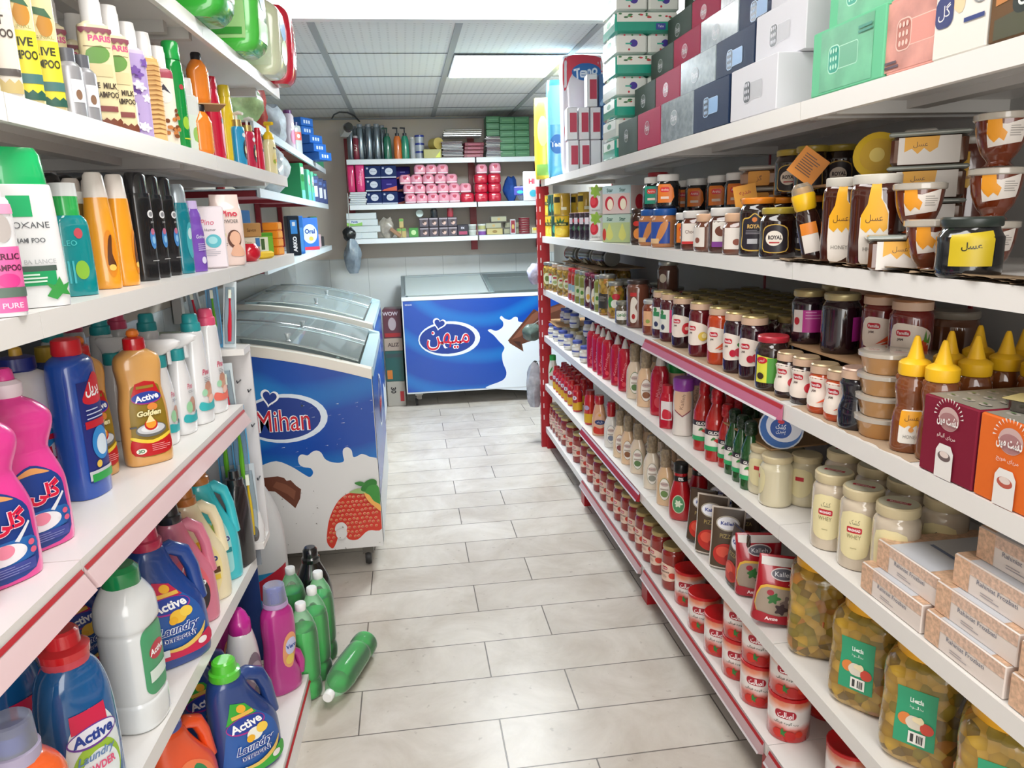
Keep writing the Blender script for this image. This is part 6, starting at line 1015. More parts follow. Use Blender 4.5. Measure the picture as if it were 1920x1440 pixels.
def vin(col, h=21, r=3.1, capc='c01824', leaf_='3a7a3a'):
    f = h/21
    return mkb('hot_sauce_bottle', 'bottle', [(r-.3, r-.3, 0), (r, r, .6), (r, r, 10.5*f), (r*.85, r*.85, 13*f), (r*.5, r*.5, 16*f), (1.25, 1.25, 17.5*f)], M(col, .1, 'coat'), [('wrapped_cap', [(1.45, 1.45, 16.8*f), (1.7, 1.7, 17.4*f), (1.55, 1.55, 19*f), (1.65, 1.65, 20.2*f), (1.2, 1.2, 21*f)], M(capc, .25, 'wrap', 60))], labs=[(6.2*f, 10, [('r', -r*1.5, -3*f, r*1.5, 3*f, 'e2dcd4'), ('r', -r*1.5, 1.7*f, r*1.5, 3.2*f, '28202c'), ('t', 'GLORIA', 0, 2.4*f, .9*f, 'f0ece8', dict(b=.03, w=r*1.6)), ('r', -r*1.5, -3*f, r*1.5, -1.6*f, '2fa060'), ('p', smooth([(-1.2, .8), (.4, .6), (1.8, -.6), (.2, -.4)], 3), 'c82424'), ('p', smooth([(-1.6, .2), (-.8, 1.2), (-.2, .6)], 3), leaf_)])], n=22)
vr, vrs, vg = vin('a8201c'), vin('a8201c', 18, 2.3), vin('1c4a20', 18, 2.4, '16301a', '2f8a3a')
G = 'hot sauce bottles with black, white and green labels'
put(vr, PR(1318, .055, 'sauce', .001), -30, 'large red hot sauce bottle beside the mayonnaise', G); put(vr, PR(1341, .05, 'sauce', .001), -30, 'large red hot sauce bottle, second from the mayonnaise', G)
put(vrs, PR(1361, .055, 'sauce', .001), -30, 'slim red hot sauce bottle, front of the slim ones', G)
for i, (px, d, k_) in enumerate([(1374, .05, vg), (1389, .045, vg), (1404, .04, vg)]): put(k_, PR(px, d, 'sauce', .001), -30, f'slim dark green sauce bottle in the front row, {ORD[i]} from the far end', G)
for i, (px, d, k_) in enumerate([(1345, .13, vr), (1368, .12, vrs), (1384, .12, vrs), (1399, .12, vg), (1390, .19, vrs), (1410, .19, vg)]): put(k_, PR(px, d, 'sauce', .001), -30, f'sauce bottle behind the slim front row, {ORD[i]} from the far end', G)
CR = M('cfc09a', .35); CL2 = [('p', smooth([(-3.0, 4.6), (3.0, 4.6), (3.0, -2.6), (2.2, -4.4), (0, -5), (-2.2, -4.4), (-3.0, -2.6)], 3), 'e4d8a8'), ('t', 'کشک', 0, 3.2, 1.1, '6a6a50', dict(w=2)), ('r', -1.5, .8, 1.5, 2.1, 'bc2030', .3), ('t', 'MAGHSAD', 0, 1.45, .6, 'f8f0f0', dict(b=.03, w=2.4)), ('t', 'WHEY', 0, 0, .9, '8a845c', dict(w=2.8)), ('r', -.5, -2.6, .7, -2.45, 'a8a078')]
whey = jar('c9bba6', CL2, 17.5, 4.4, CR, 'whey_jar', lh=2.2, zc=7.6, top='e0d0a8', lidart=[('e', 0, 0, 3.6, 3.6, 'c8c4ac'), ('r', -2.2, -.55, 2.2, .55, 'b02434', .1), ('t', 'MAGHSAD', 0, 0, .55, 'e8d0d0', dict(b=.02, w=3.2))])
sml = jar('cfc6a8', [('p', smooth([(-2.6, 3), (2.6, 3), (2.6, -2), (0, -3.6), (-2.6, -2)], 3), 'ddd2a4'), ('r', -1, .6, 1, 1.6, 'b82430')], 12.5, 4.0, CR, 'whey_jar', lh=1.6, zc=6)
G = 'large cream whey jars'
for (px, d, l) in [(1556, .055, 'front left of the cream lidded group'), (1609, .06, 'middle of the front three'), (1672, .07, 'front right, behind the orange boxes'), (1576, .155, 'second row, farthest'), (1634, .16, 'second row, middle'), (1690, .165, 'second row, near one'), (1760, .175, 'second row, nearest the camera'), (1600, .255, 'third row, farthest'), (1655, .26, 'third row, middle')]:
    put(whey, PR(px, d, 'sauce', .001), -50, 'large cream whey jar, '+l, G, s=(.95, .95, .95))
G = 'small cream jars under the cardboard'
for (px, d, l) in [(1431, .065, 'front, far one'), (1453, .055, 'front, facing sideways'), (1477, .15, 'second row'), (1508, .125, 'next to the large whey jars'), (1440, .15, 'second row, farthest'), (1462, .245, 'rear row')]:
    put(sml, PR(px, d, 'sauce', .001), -50 if 'side' not in l else -110, 'small cream jar under the cardboard, '+l, G)
cb = PR(1465, .16, 'sauce', .1275)
put(T('cardboard', 'cardboard', [('sheet', MB().add([(-.13, -.13, 0), (.12, -.14, 0), (.14, .12, 0), (-.10, .14, 0), (-.13, -.13, .004), (.12, -.14, .004), (.14, .12, .004), (-.10, .14, .004)], [(0, 1, 2, 3), (4, 5, 6, 7), (0, 1, 5, 4), (1, 2, 6, 5), (2, 3, 7, 6), (3, 0, 4, 7)], M('a8845c', .85)).mesh())]), cb, 8, 'brown cardboard sheet on the small cream jars')
buck = mkb('yogurt_tub', 'tub', [(3.9, 3.9, 0), (4.2, 4.2, .4), (5.0, 5.0, 8.6)], M('c4c8d4', .25, 'coat'), [('lid', [(5.25, 5.25, 8.5), (5.3, 5.3, 8.8), (5.3, 5.3, 9.5), (5.1, 5.1, 9.6)], M('c4ccd8', .3))], k=1, n=32, labs=[(4.4, 90, [('e', 0, 0, 2.6, 2.4, '1f3478'), ('t', 'کاله', 0, 0, 1.6, 'd8c8d8', dict(w=2.6)), ('r', -9, 2.4, 9, 4, '27409a')])], extra=[('lid_label', art([('e', 0, 0, 4.9, 4.9, '2f62a8'), ('e', .7, .7, 4.2, 4.1, 'd8dce8'), ('e', 0, 0, 2.5, 2.5, '2450a0'), ('e', 0, 1.7, .8, .5, 'd03040'), ('t', 'کشک', 0, .5, 1.3, 'f0f4fc', dict(b=.02, w=2.4)), ('t', 'پنیری', 0, -.9, 1.2, 'f0f4fc', dict(w=2.2))], topf(.096)))])
q = put(buck, (cb[0]-.035, cb[1]-.075, cb[2]+.004+.0535), 0, 'blue and white whey tub lying on its side on the cardboard')
q.rotation_euler = (Matrix.Rotation(radians(-35), 4, 'Z') @ Matrix.Rotation(radians(90), 4, 'X')).to_euler()
# orange patterned medicine-like boxes
FB_ = M('d8a884', .45, 'scale', 55)
def rab():
    b = MB().cbox(.17, .20, .053, M('e2d6ce', .4), r=.0015)
    s_ = [('r', -8.4, .6, 8.4, 2.5, M('e6c4ae', .45, 'scale', 160)), ('r', -8.4, -2.5, -5, 2.5, M('e6bc9c', .45, 'scale', 140)), ('t', 'Rahiniat Frozbati', .6, .1, .75, '6a6e80', dict(w=8))]+lines(-2.5, -1.3, 4, 2, '9a949a', .12, .4)
    t_ = [('r', -8.4, -9.8, -5.4, 9.8, M('dcb494', .45, 'scale', 120)), ('r', 5.4, -9.8, 8.4, 9.8, M('dcb494', .45, 'scale', 120)), ('r', -5.4, -9.8, 5.4, 9.8, 'c4c6cc'), ('t', 'گز', 1, 3, 3, '4c5058'), ('r', -4, -3, 4, -2.2, '6a7a9c')]
    return T('sweets_box', 'box', [('carton', b.mesh()), ('side_label', art(s_, front(-.10, .0265))), ('top_label', art(t_, topf(.053))), ('end_label', art([('r', -9.8, -.8, 9.8, 2.4, 'd08850')], endf(-.085, 0, .0265, -1)))])
rb = rab()
G = 'orange patterned sweets boxes'
z0 = ZR['sauce']+.001
def at_y(y, t, d=.103): return (XR+d+.002, y, z0+t*.0535)
for y, t, d, l in [(1.125, 0, .105, 'left column, bottom'), (1.105, 1, .12, 'left column, top'), (.945, 0, .105, 'second column, bottom'), (.94, 1, .115, 'second column, second from the bottom'), (.925, 2, .13, 'second column, third from the bottom'), (.905, 3, .15, 'second column, top'), (.765, 0, .105, 'third column, bottom'), (.76, 1, .11, 'third column, second from the bottom'), (.75, 2, .12, 'third column, third from the bottom'), (.725, 3, .14, 'third column, top')]:
    put(rb, at_y(y, t, d), -90, 'orange and white patterned sweets box, '+l, G)
# ---- jam shelf
J = {}
jl = lambda fruit: [lobe('e9ddd2')]+pill(-1.4, 1.5, 2.6)+[('t', 'JAM', -1.8, .2, .6, '5a4440', dict(b=.03))]+fruit
cher = [('e', 1.6, -1, 1.0, 1, 'c01838'), ('e', .2, -1.3, .9, .85, 'b81434'), ('e', 2.2, .8, 1.0, .6, '3c7a34')]
carr = [('p', [(-.8, -2.2), (2.8, -1), (3.0, .2), (2.2, .3)], 'e0582c'), ('p', [(0, -2.3), (3.3, -1.8), (3.2, -.6)], 'd84c24'), ('p', [(2.2, 0), (2.6, 2.2), (2.9, 0), (3.6, 1.6), (3.3, -.4)], '5c9c3c')]
stra = [('p', smooth([(.4, -1), (1.6, -2.2), (3.2, -.8), (3, 1), (1, .8)], 3), 'c8202c'), ('e', 1.9, -.5, .6, .5, 'f0c0b0')]
quin = [('e', 2, -.6, 1.3, 1.2, 'd8b83c'), ('e', 2.4, -.4, .7, .7, 'f0e0a0')]
J['cherry'] = jar('2c0c18', jl(cher), 14.5, 3.6, LIDG, seal=True, zc=6.2); J['carrot'] = jar('b8401a', jl(carr), 14.5, 3.6, LIDG, seal=True, zc=6.2); J['straw'] = jar('2a0d14', jl(stra), 14.5, 3.6, LIDG, seal=True, zc=6.2); J['quince'] = jar('5c1018', jl(quin), 14.5, 3.6, LIDG, seal=True, zc=6.2)
J['gw'] = jar('4c1820', [('r', -3.2, -3.4, 3.2, 3.4, 'e4e4dc'), ('r', -2.6, .6, 0, 2.0, '3a8a5c'), ('e', -1.6, 2.6, .7, .7, '3c7c44'), ('r', 1.2, -3.4, 2.2, 3.4, 'd8307c'), ('e', -1.2, -1.8, .8, .8, '3a4060')], 14.5, 3.6, LIDG, seal=True, zc=6.2)
J['pinkl'] = jar('24101c', [('r', -3.2, -2.6, -.6, 2.6, 'e4dcd8'), ('r', -.8, -2.6, 3.8, 2.6, 'c8349c'), ('e', -2.2, 0, .7, .9, 'c02838')]+lines(-.2, 2, 3.6, 3, 'e89cd0', .25, .7), 12.5, 3.9, M('b8a878', .3, 'metal', .4), zc=5.4)
J['dark'] = jar('241018', [('r', -1.2, -2.6, 1.2, 2.6, 'b83098')], 13, 4.1, M('bcae80', .3, 'metal', .4), zc=5.4, rot=55)
J['waist'] = jar('240c14', jl([('e', 1.4, -.8, 1.2, 1.1, 'c82030'), ('e', 2.4, -.4, .9, .9, 'd03c40')]), 10.5, 3.2, M('b09a78', .35, 'metal', .4), seal=True, waist=.5, zc=4.6)
J['waistc'] = jar('b4441c', jl(carr), 10.5, 3.2, M('b09a78', .35, 'metal', .4), seal=True, waist=.5, zc=4.6)
J['rib'] = jar('14121e', None, 12, 3.3, M('b89888', .4, 'metal', .4), seal=True, waist=.6)
J['greenl'] = jar('2c1c18', [('p', [(-3.6, -3), (3.8, -3), (3.8, 3.4), (1, 3), (-3.6, 3.6)], 'd8d848'), ('r', -.6, -3, 3.8, 3, '4f9c38'), ('r', 1.4, -2.4, 3.4, -.6, 'ececdc'), ('e', -2, 2.4, 1.4, .8, 'c02030'), ('t', 'آروین', -2, 2.4, .8, 'f8f0f0'), ('e', -2.2, -1.4, .9, .8, '3a2c20')], 13, 4.0, M('b02838', .3), zc=5)
J['brown'] = jar('6c4030', [('p', smooth([(-1.4, -4.6), (.8, -4.6), (1.2, -1), (.4, 1), (1.3, 3), (0, 4.8), (-1.2, 3.6), (-1.6, 0)], 3), 'e0d8cc'), ('e', -.2, -2.6, .7, 1, 'b03030'), ('r', -1.6, 5, 1, 6.4, 'b83030')], 18, 4.4, M('3a2c28', .3), zc=7)
J['brown2'] = jar('7a3c28', [('r', -2.6, -2.6, 2.6, 2.6, 'd8a880'), ('p', [(.6, 2.6), (2.6, 2.6), (2.6, -2), (1.6, -1)], 'b8683c'), ('e', -.6, -1, .8, .7, '8c9c50')], 12.5, 3.4, M('c8c8c4', .3, 'metal', .5), zc=6)
PG = M('70702c', .15, 'blobs', 70)
J['pick'] = jar('6c7030', [('e', 0, 0, 2.4, 2.6, 'd8d8b8'), ('r', -1.2, .8, 1.2, 1.7, 'b83040', .3), ('e', 0, -1, 1.4, .8, '9ca868')], 14.5, 3.7, LIDS, 'pickle_jar', seal=True, mat=PG, zc=6)
J['pickw'] = jar('6c7030', [('r', -2.4, -2.4, 2.4, 2.8, 'e4e4e4'), ('r', -2.4, 2, 2.4, 2.8, 'b84048'), ('r', -1.4, -1.6, -.6, -.8, '3c5c9c')], 14.5, 3.7, LIDS, 'pickle_jar', mat=PG, zc=6)
J['olive'] = jar('5c6428', [('e', 0, 0, 2.6, 3, 'd4d4ac'), ('e', 0, 0, 1.4, 1.4, '6c7c3c')], 14.5, 3.9, LIDS, 'olive_jar', mat=M('6a702c', .15, 'blobs', 60), zc=6)
J['redt'] = jar('a83828', [('r', -1.8, -3, 1.8, 1.4, '8cb0c0'), ('r', -1.8, -3, 1.8, -1.6, 'd8d0c0')], 14.5, 2.5, M('c02028', .3), 'sauce_jar', zc=6); J['grn'] = jar('6c7434', [('r', -1.6, -3, 1.6, 1.6, 'c4c8a0'), ('e', 0, -.6, .8, .9, '4c8038')], 14.5, 2.6, LIDS, 'pickle_jar', mat=M('7c8038', .2, 'coat'), zc=6)
J['pur'] = jar('481020', [('e', 0, 0, 1.4, 3.4, 'dcd4c8'), ('e', 0, -1, .8, 1.2, 'd0a040')], 14.5, 2.6, M('7c3048', .3), 'sauce_jar', zc=5.6)
J['mix'] = jar('7c6428', [('r', -3, -3.4, 2.6, 2.2, '34302c')]+lines(-2, 1.2, 3.6, 6, 'a09890'), 15.5, 3.9, LIDS, 'pickle_jar', mat=M('8c6a28', .15, 'blobs', 60), zc=6)
J['gl'] = jar('5a6a34', [('e', -1, 0, 1.6, 2, '3c8a3c'), ('e', 1.4, 2, 1.7, 1.2, 'c02838'), ('e', 1, -.6, 1.8, 1.6, 'e0e0d8')], 13.5, 3.5, LIDS, 'pickle_jar', mat=M('5c6430', .2, 'blobs', 60), zc=6)
J['gs'] = jar('5a5040', [('r', -2.2, -1.8, 2.2, 1.8, 'e0e0d8', .6), ('t', 'زیتون', 0, .2, 1.4, '2c7c3c', dict(b=.04, w=3.4))], 9, 3.1, M('8c8c80', .3, 'metal', .4), 'olive_jar', zc=3.6)
G = 'jars in the front row of the middle shelf'
D_J = dict(cherry='dark cherry jam jar', carrot='orange carrot jam jar', straw='dark strawberry jam jar', quince='deep red jam jar with a yellow fruit label', gw='jar with green, white and pink label', greenl='dark jar with a green label and red lid', brown='tall brown paste jar', brown2='brown jar with pale cap', pick='pickle jar with cream oval label', pickw='pickle jar with plain white label', olive='green olive jar', redt='narrow red sauce jar', grn='narrow green pickle jar', pur='narrow purple-red jar', mix='mixed pickle jar with black label', gl='pickle jar with green and red round labels', gs='small jar with green lettering', waist='small waisted dark jam jar', waistc='small waisted carrot jam jar', rib='dark ribbed jam jar')
fr = [('olive', 1020, .03, 3.9), ('pickw', 1029, .045, 3.7), ('pick', 1042, .05, 3.7), ('pick', 1057, .04, 3.7), ('pick', 1066, .055, 3.7), ('redt', 1074, .035, 2.5), ('redt', 1081, .035, 2.5), ('grn', 1087, .035, 2.6), ('grn', 1096, .035, 2.6), ('pur', 1106, .035, 2.6), ('pur', 1117, .035, 2.6), ('grn', 1124, .04, 2.6), ('mix', 1139, .045, 3.9), ('gl', 1155, .05, 3.5), ('brown', 1196, .055, 4.4), ('brown2', 1222, .045, 3.4), ('gw', 1240, .06, 3.6), ('gw', 1257, .06, 3.6), ('straw', 1280, .055, 3.6), ('quince', 1313, .05, 3.6), ('carrot', 1349, .055, 3.6), ('cherry', 1380, .05, 3.6), ('cherry', 1411, .055, 3.6)]
y = 9; cnt = {}
for k_, px, d, r in fr:
    p = PR(px, d, 'jam', .001); yy = min(p[1], y-r*.01-.0015, 4.45); y = yy-r*.01; cnt[k_] = cnt.get(k_, 0)+1
    tot = sum(1 for f in fr if f[0] == k_)
    put(J[k_], (p[0], yy, p[2]), -38+RND.uniform(-8, 8), s=(1, 1, 1.0 if k_ in ('brown', 'brown2') else 1.12), group=G, label=D_J[k_]+' on the middle shelf'+(f', {ORD[cnt[k_]-1]} from the far end' if tot > 1 else ''))
put(J['gs'], PR(1168, .025, 'jam', .001), -30, 'small jar with green lettering before the tall brown jar', G)
put(J['greenl'], PR(1446, .045, 'jam', .001), -35, 'dark jar with green label and red lid before the small jars', G)
for k_, px, d, l in [('waist', 1478, .045, 'small waisted dark jam jar, first of two'), ('waist', 1508, .05, 'small waisted dark jam jar, second of two'), ('waistc', 1542, .045, 'small waisted carrot jam jar, first of two'), ('waistc', 1574, .045, 'small waisted carrot jam jar, second of two'), ('rib', 1602, .04, 'dark ribbed jam jar next to the stacked tubs')]:
    put(J[k_], PR(px, d, 'jam', .001), -38, l, 'small waisted jam jars')
# rear rows of gold-lidded jam jars
plain = jar('2a1014', None, 14.5, 3.6, M('857748', .35, 'metal', .5), seal=False, k=2)
for r_, (d, ya, n_) in enumerate([(.135, 2.43, 12), (.212, 2.46, 13), (.289, 2.44, 13), (.366, 2.46, 13)]):
    for i in range(n_):
        y = ya-i*.0745+(.02 if r_ % 2 else 0)
        if y < 1.685: continue
        put(plain, (XR+d, y, ZR['jam']+.001), -40, f'gold-lidded jam jar, {["second", "third", "fourth", "fifth"][r_]} row, {ORD[i]} from the far end', 'gold-lidded jam jars in the rear rows', s=(1, 1, 1.12))
for i, (y, d) in enumerate([(3.3, .15), (3.2, .14), (3.1, .15), (3.0, .13), (2.9, .14), (2.79, .15), (2.68, .14), (2.57, .15), (3.05, .23), (2.95, .24), (2.85, .23), (2.74, .24), (2.63, .23), (2.54, .24)]):
    put([jar('3a2018', None, 14, 3.9, LIDS, 'sauce_jar', k=2), jar('2a201c', None, 13, 3.9, M('a8242c', .3), 'sauce_jar', k=2)][1 if i in (4, 11) else 0], (XR+d, y, ZR['jam']+.001), 0, f'dark sauce jar behind the pickle jars, {ORD[i]}', 'dark jars in the rear of the middle shelf')
for i in range(7): put(J['pick'], (XR+.13, 4.28-i*.08, ZR['jam']+.001), 0, f'pickle jar behind the far front row, {ORD[i]} from the far end', 'pickle jars in the second row', s=(1, 1, 1.12))
for i in range(7): put(J['pick'], (XR+.30, 4.28-i*.08, ZR['jam']+.001), 0, f'pickle jar in the third row, {ORD[i]} from the far end', 'pickle jars in the second row', s=(1, 1, 1.12))
cd = T('cardboard', 'cardboard', [('sheet', MB().box(-.12, -.42, 0, .12, .42, .003, M('b09270', .85)).mesh())])
put(cd, (XR+.22, 3.98, ZR['jam']+.1655), 0, 'long cardboard sheet on the far pickle jars')
for i, (y, d, col) in enumerate([(4.28, .13, '3c3c24'), (4.02, .15, '34301e'), (3.8, .17, '2a261e')]):
    q = put(jar(col, [('e', 0, 1, 1.8, 2, 'd0c8a8'), ('r', -1, -2.6, 1, -1.4, 'c8c4a8')], 17, 4.6, LIDS, 'pickle_jar', zc=8), (XR+d, y, ZR['jam']+.1695+.047), 0, f'pickle jar lying on its side on the cardboard, {ORD[i]} from the far end', 'pickle jars lying on the cardboard')
    q.rotation_euler = (Matrix.Rotation(radians(8), 4, 'Z') @ Matrix.Rotation(radians(90), 4, 'X') @ Matrix.Rotation(radians(-50), 4, 'Z')).to_euler()
put(jar('5c3c30', [('e', -.6, 0, 1.4, 1.6, 'd8ccb8')], 11, 3.9, LIDS, 'sauce_jar', zc=5), (XR+.14, 2.68, ZR['jam']+.1415), -40, 'brown jar with silver lid standing on top of the rear jars')
# upper tier on cardboard
c3 = [PR(px, d, 'jam') for px, d in ((1462, .085), (1700, .16))]
put(T('cardboard', 'cardboard', [('sheet', MB().box(-.155, -.28, 0, .155, .28, .004, M('b08c68', .85)).mesh())]), (XR+.235, 1.44, ZR['jam']+.107), 0, 'brown cardboard sheet carrying the second tier of jars')
zt_ = .112
base4 = jar('2c1418', None, 10.4, 3.3, LIDG, k=2)
for i in range(6):
    put(base4, (XR+.16, 1.62-i*.085, ZR['jam']+.001), 0, f'small jar hidden under the cardboard tier, {ORD[i]} from the far end', 'small jars under the cardboard tier')
    put(base4, (XR+.33, 1.62-i*.085, ZR['jam']+.001), 0, f'small jar in the back under the cardboard tier, {ORD[i]} from the far end', 'small jars under the cardboard tier')
G = 'jam jars standing on the cardboard tier'
red2 = jar('6c1c18', jl(carr), 13.5, 3.9, M('9a6a48', .4, 'metal', .4), seal=True, zc=5.8)
for k_, px, d, l in [(J['pinkl'], 1508, .125, 'dark jar with a bright pink label on the cardboard tier'), (J['dark'], 1567, .125, 'dark jam jar with gold lid on the cardboard tier'), (red2, 1640, .155, 'red carrot jam jar on the cardboard tier, farther'), (red2, 1693, .15, 'red carrot jam jar on the cardboard tier, nearer'), (J['dark'], 1560, .22, 'dark jam jar in the second row of the tier, farthest'), (red2, 1612, .24, 'red jam jar in the second row of the tier'), (red2, 1700, .245, 'red jam jar in the second row of the tier, nearer')]:
    put(k_, PR(px, d, 'jam', zt_), -35, l, G)
CLT = M('c8b8a4', .12, 'coat')
tub = mkb('honey_tub', 'tub', [(3.9, 3.9, 0), (4.2, 4.2, .3), (4.9, 4.9, 3.0), (5.0, 5.0, 3.1)], M('b8864c', .15, 'coat'), [('lid', [(5.0, 5.0, 3.1), (5.3, 5.3, 3.2), (5.3, 5.3, 3.9), (4.9, 4.9, 4.0)], M('b4aca0', .15, 'coat'))], k=1, n=28)
tp = PR(1655, .06, 'jam')
for i in range(4): put(tub, (tp[0], tp[1], tp[2]+.001+i*.0405), 0, f'flat round tub of halva, {ORD[i]} from the bottom of the stack of four', 'round tubs stacked beside the honey bears')
put(tub, PR(1722, .135, 'jam', zt_), 0, 'flat round tub on the cardboard tier beside the red jars', 'round tubs stacked beside the honey bears')
put(jar('6a4430', None, 10, 4.8, M('8c8478', .3), 'honey_jar', k=2), PR(1775, .29, 'jam', zt_), 0, 'wide jar in shade at the right behind the honey bears')
bear = mkb('honey_bottle', 'bottle', [(2.6, 2.2, 0), (3.1, 2.6, .6), (3.1, 2.6, 4), (2.9, 2.5, 6.4), (2.5, 2.2, 8), (2.7, 2.4, 9.6), (2.9, 2.5, 11.2), (2.5, 2.2, 12.8), (2.0, 1.9, 13.6)], M('7a4424', .06, 'coat'),
    [('cap', [(2.5, 2.5, 13.4), (2.6, 2.6, 13.8), (2.6, 2.6, 15.4), (2.2, 2.2, 15.8), (1.4, 1.4, 16.2), (1.1, 1.1, 17.2), (.5, .5, 19.6), (.3, .3, 20)], M('f0bc20', .35))], sq=2.2, labs=[(4.6, 0, [('r', -1.9, -2.8, 1.9, 3, 'e8e4dc', .4), ('p', [(-1.9, 2.8), (1.9, 2.8), (1.9, .4), (1.2, .2), (.8, .5), (.2, 0), (-.4, .4), (-1, -.1), (-1.9, .3)], 'eaa424'), ('t', 'عسل', 0, 1.6, 1.1, '6a4414', dict(w=2.2)), ('t', 'HONEY', 0, -1.6, .6, '8a8680', dict(w=2.2)), ('p', smooth([(-.4, -.4), (0, .2), (.4, -.4), (0, -.8)], 3), 'd89038')])],
    extra=[('ears', MB().ball((-.020, 0, .128), .009, .007, .009, M('7a4424', .06, 'coat')).mesh()), ('ears', MB().ball((.020, 0, .128), .009, .007, .009, M('7a4424', .06, 'coat')).mesh())])
G = 'bear shaped honey bottles with yellow caps'
for px, d, l in [(1702, .045, 'front, farthest, with its label showing'), (1752, .055, 'front, beside the maroon box'), (1765, .13, 'second row, farthest'), (1812, .135, 'second row, near'), (1818, .22, 'third row, farthest'), (1868, .215, 'third row, near'), (1900, .27, 'second row, nearest'), (1928, .22, 'third row, at the picture edge')]:
    put(bear, PR(px, d, 'jam', .001), -32, 'honey bottle with yellow pointed cap, '+l, G, s=(1, 1, 1.02))
def jbox(col, prod, txt):
    rays = [('p', [(2.4*cos(a), 3.6+2.4*sin(a)), (3.1*cos(a), 3.6+3.1*sin(a)), (3.1*cos(a+.09), 3.6+3.1*sin(a+.09))], 'e8e0dc') for a in [pi*j/14+.1 for j in range(14)]]
    b = MB().cbox(.118, .20, .125, M(col, .6, 'matte'), r=.002)
    return T('jam_box', 'box', [('carton', b.mesh()), ('label', art([('e', 0, 3.4, 2.2, 1.9, 'c8a8a4'), ('e', 0, 3.0, 2.0, 1.4, 'a87878')]+rays+[('t', 'دشت مین', 0, 3.0, 1.8, 'f4f0ec', dict(b=.03, w=4.6)), ('t', txt, 0, .6, .9, 'e8d8d4', dict(w=4)), ('p', [(-1.9, -6.2), (1.9, -6.2), (1.9, -1.8), (1.2, -.7), (-1.2, -.7), (-1.9, -1.8)], 'e8e4e0'), ('e', 0, -2.6, 1.4, .8, prod), ('e', 0, -2.3, 1.0, .5, 'e0d0c8')], front(-.1, .0625))), ('top_label', art([('r', -5.6, -9.6, 5.6, 9.6, '8e8a80')]+[('e', x, y, 1.1, .7, 'b0a8a0') for x in (-3.4, 0, 3.4) for y in (-7, -3.4, 0, 3.4, 7)]+[('r', x-.5, y-.2, x+.5, y+.2, '5c7a4c') for x in (-3.4, 0, 3.4) for y in (-7, -3.4, 0, 3.4, 7)], topf(.125))), ('end_label', art([('r', -9.8, -6, 9.8, 6, 'd8d4cc')], endf(-.059, 0, .0625, -1)))])
b1_ = jbox('7c1f34', '6a5a58', 'مربای آلبالو'); b2_ = jbox('dc6a2a', 'b85848', 'مربای هویج')
put(b1_, (XR+.103, 1.017, ZR['jam']+.001), -90, 'maroon jam carton with sun emblem', 'jam cartons'); put(b2_, (XR+.103, .895, ZR['jam']+.001), -90, 'orange jam carton with sun emblem', 'jam cartons')
put(T('foil_portion', 'packaging', [('cup', MB().loft(cm([(3, 2.4, 0), (3.6, 3, 1.6), (3.9, 3.2, 1.7)]), M('4a443c', .2, 'coat'), 4, 20).mesh()), ('foil', art([('r', -3.6, -3, 3.6, 3, 'c0b078', .8), ('e', 0, 0, 1.4, 1, 'e0c83c')], topf(.017)))]), (XR+.07, .93, ZR['jam']+.1275), -70, 'small sealed portion cup on top of the jam cartons')
# cardboard liners under the jars at the shelf front
for i, (ya, yb) in enumerate(((2.46, 1.55), (1.50, 1.10))):
    m_ = MB(); g_ = random.Random(i); n_ = 24; fr_ = [(XR+.004+g_.uniform(0, .006), ya+(yb-ya)*j/n_) for j in range(n_+1)]
    vs = [(x, y, ZR['jam']+.0001) for x, y in fr_]+[(XR+.11, y, ZR['jam']+.0001) for x, y in fr_]+[(x, y, ZR['jam']+.0009) for x, y in fr_]+[(XR+.11, y, ZR['jam']+.0009) for x, y in fr_]; n1 = n_+1
    m_.add(vs, [(2*n1+j, 2*n1+j+1, 3*n1+j+1, 3*n1+j) for j in range(n_)]+[(j, j+1, 2*n1+j+1, 2*n1+j) for j in range(n_)], M('b39a80', .85))
    solo('cardboard_liner', m_.mesh(), f'torn cardboard liner under the jam jars, {["farther", "nearer"][i]} piece', 'cardboard')
# ---- honey shelf (upper middle)
def fcan(col, lay, h=11.5, r=4.6, lid=LIDG, sq=2): return mkb('food_can', 'can', [(r-.1, r-.1, 0), (r, r, .2), (r, r, h-.2), (r-.1, r-.1, h)], M(col, .2, 'coat'), [('rim', [(r, r, h-.1), (r+.08, r+.08, h), (r, r, h+.15), (r-.4, r-.4, h+.12), (r-.45, r-.45, h-.1)], lid)], k=1, labs=[(h/2, 0, lay)], n=26)
pine = fcan('e0b428', [('r', -4.6, -5.4, 4.6, 5.4, 'e2bc30'), ('e', -1, -2.6, 2.4, 2, 'f0d860'), ('e', 1.8, -3, 1.8, 1.6, 'e8c840'), ('p', [(-1.6, 1), (-2.4, 4.4), (-.8, 2.6), (0, 5), (.6, 2.6), (2.4, 4.4), (1.4, 1)], '2f7038'), ('r', -4.6, .4, 4.6, 2.2, '2a3c30'), ('t', 'Del Monte', 0, 1.3, 1.1, 'f0e070', dict(b=.02, w=6))], 11.5, 4.2)
coct = fcan('3c8c78', [('r', -4.4, -5.4, 4.4, 5.4, '2a4a40'), ('e', 0, -1.4, 3, 3, '4ab09c'), ('t', 'D', 0, 3.4, 2, 'e8e8e0', dict(b=.04)), ('e', 0, -1.4, 1.6, 1.8, 'a8e0cc')], 11.5, 4.2)
gold = fcan('c09a34', [('r', -4, -5, 0, 5, 'dcb83c'), ('r', -4, 1, 0, 4, '3a3420'), ('r', .6, -3, 3.6, -1.4, 'e8e4c8')], 11.5, 4.6)
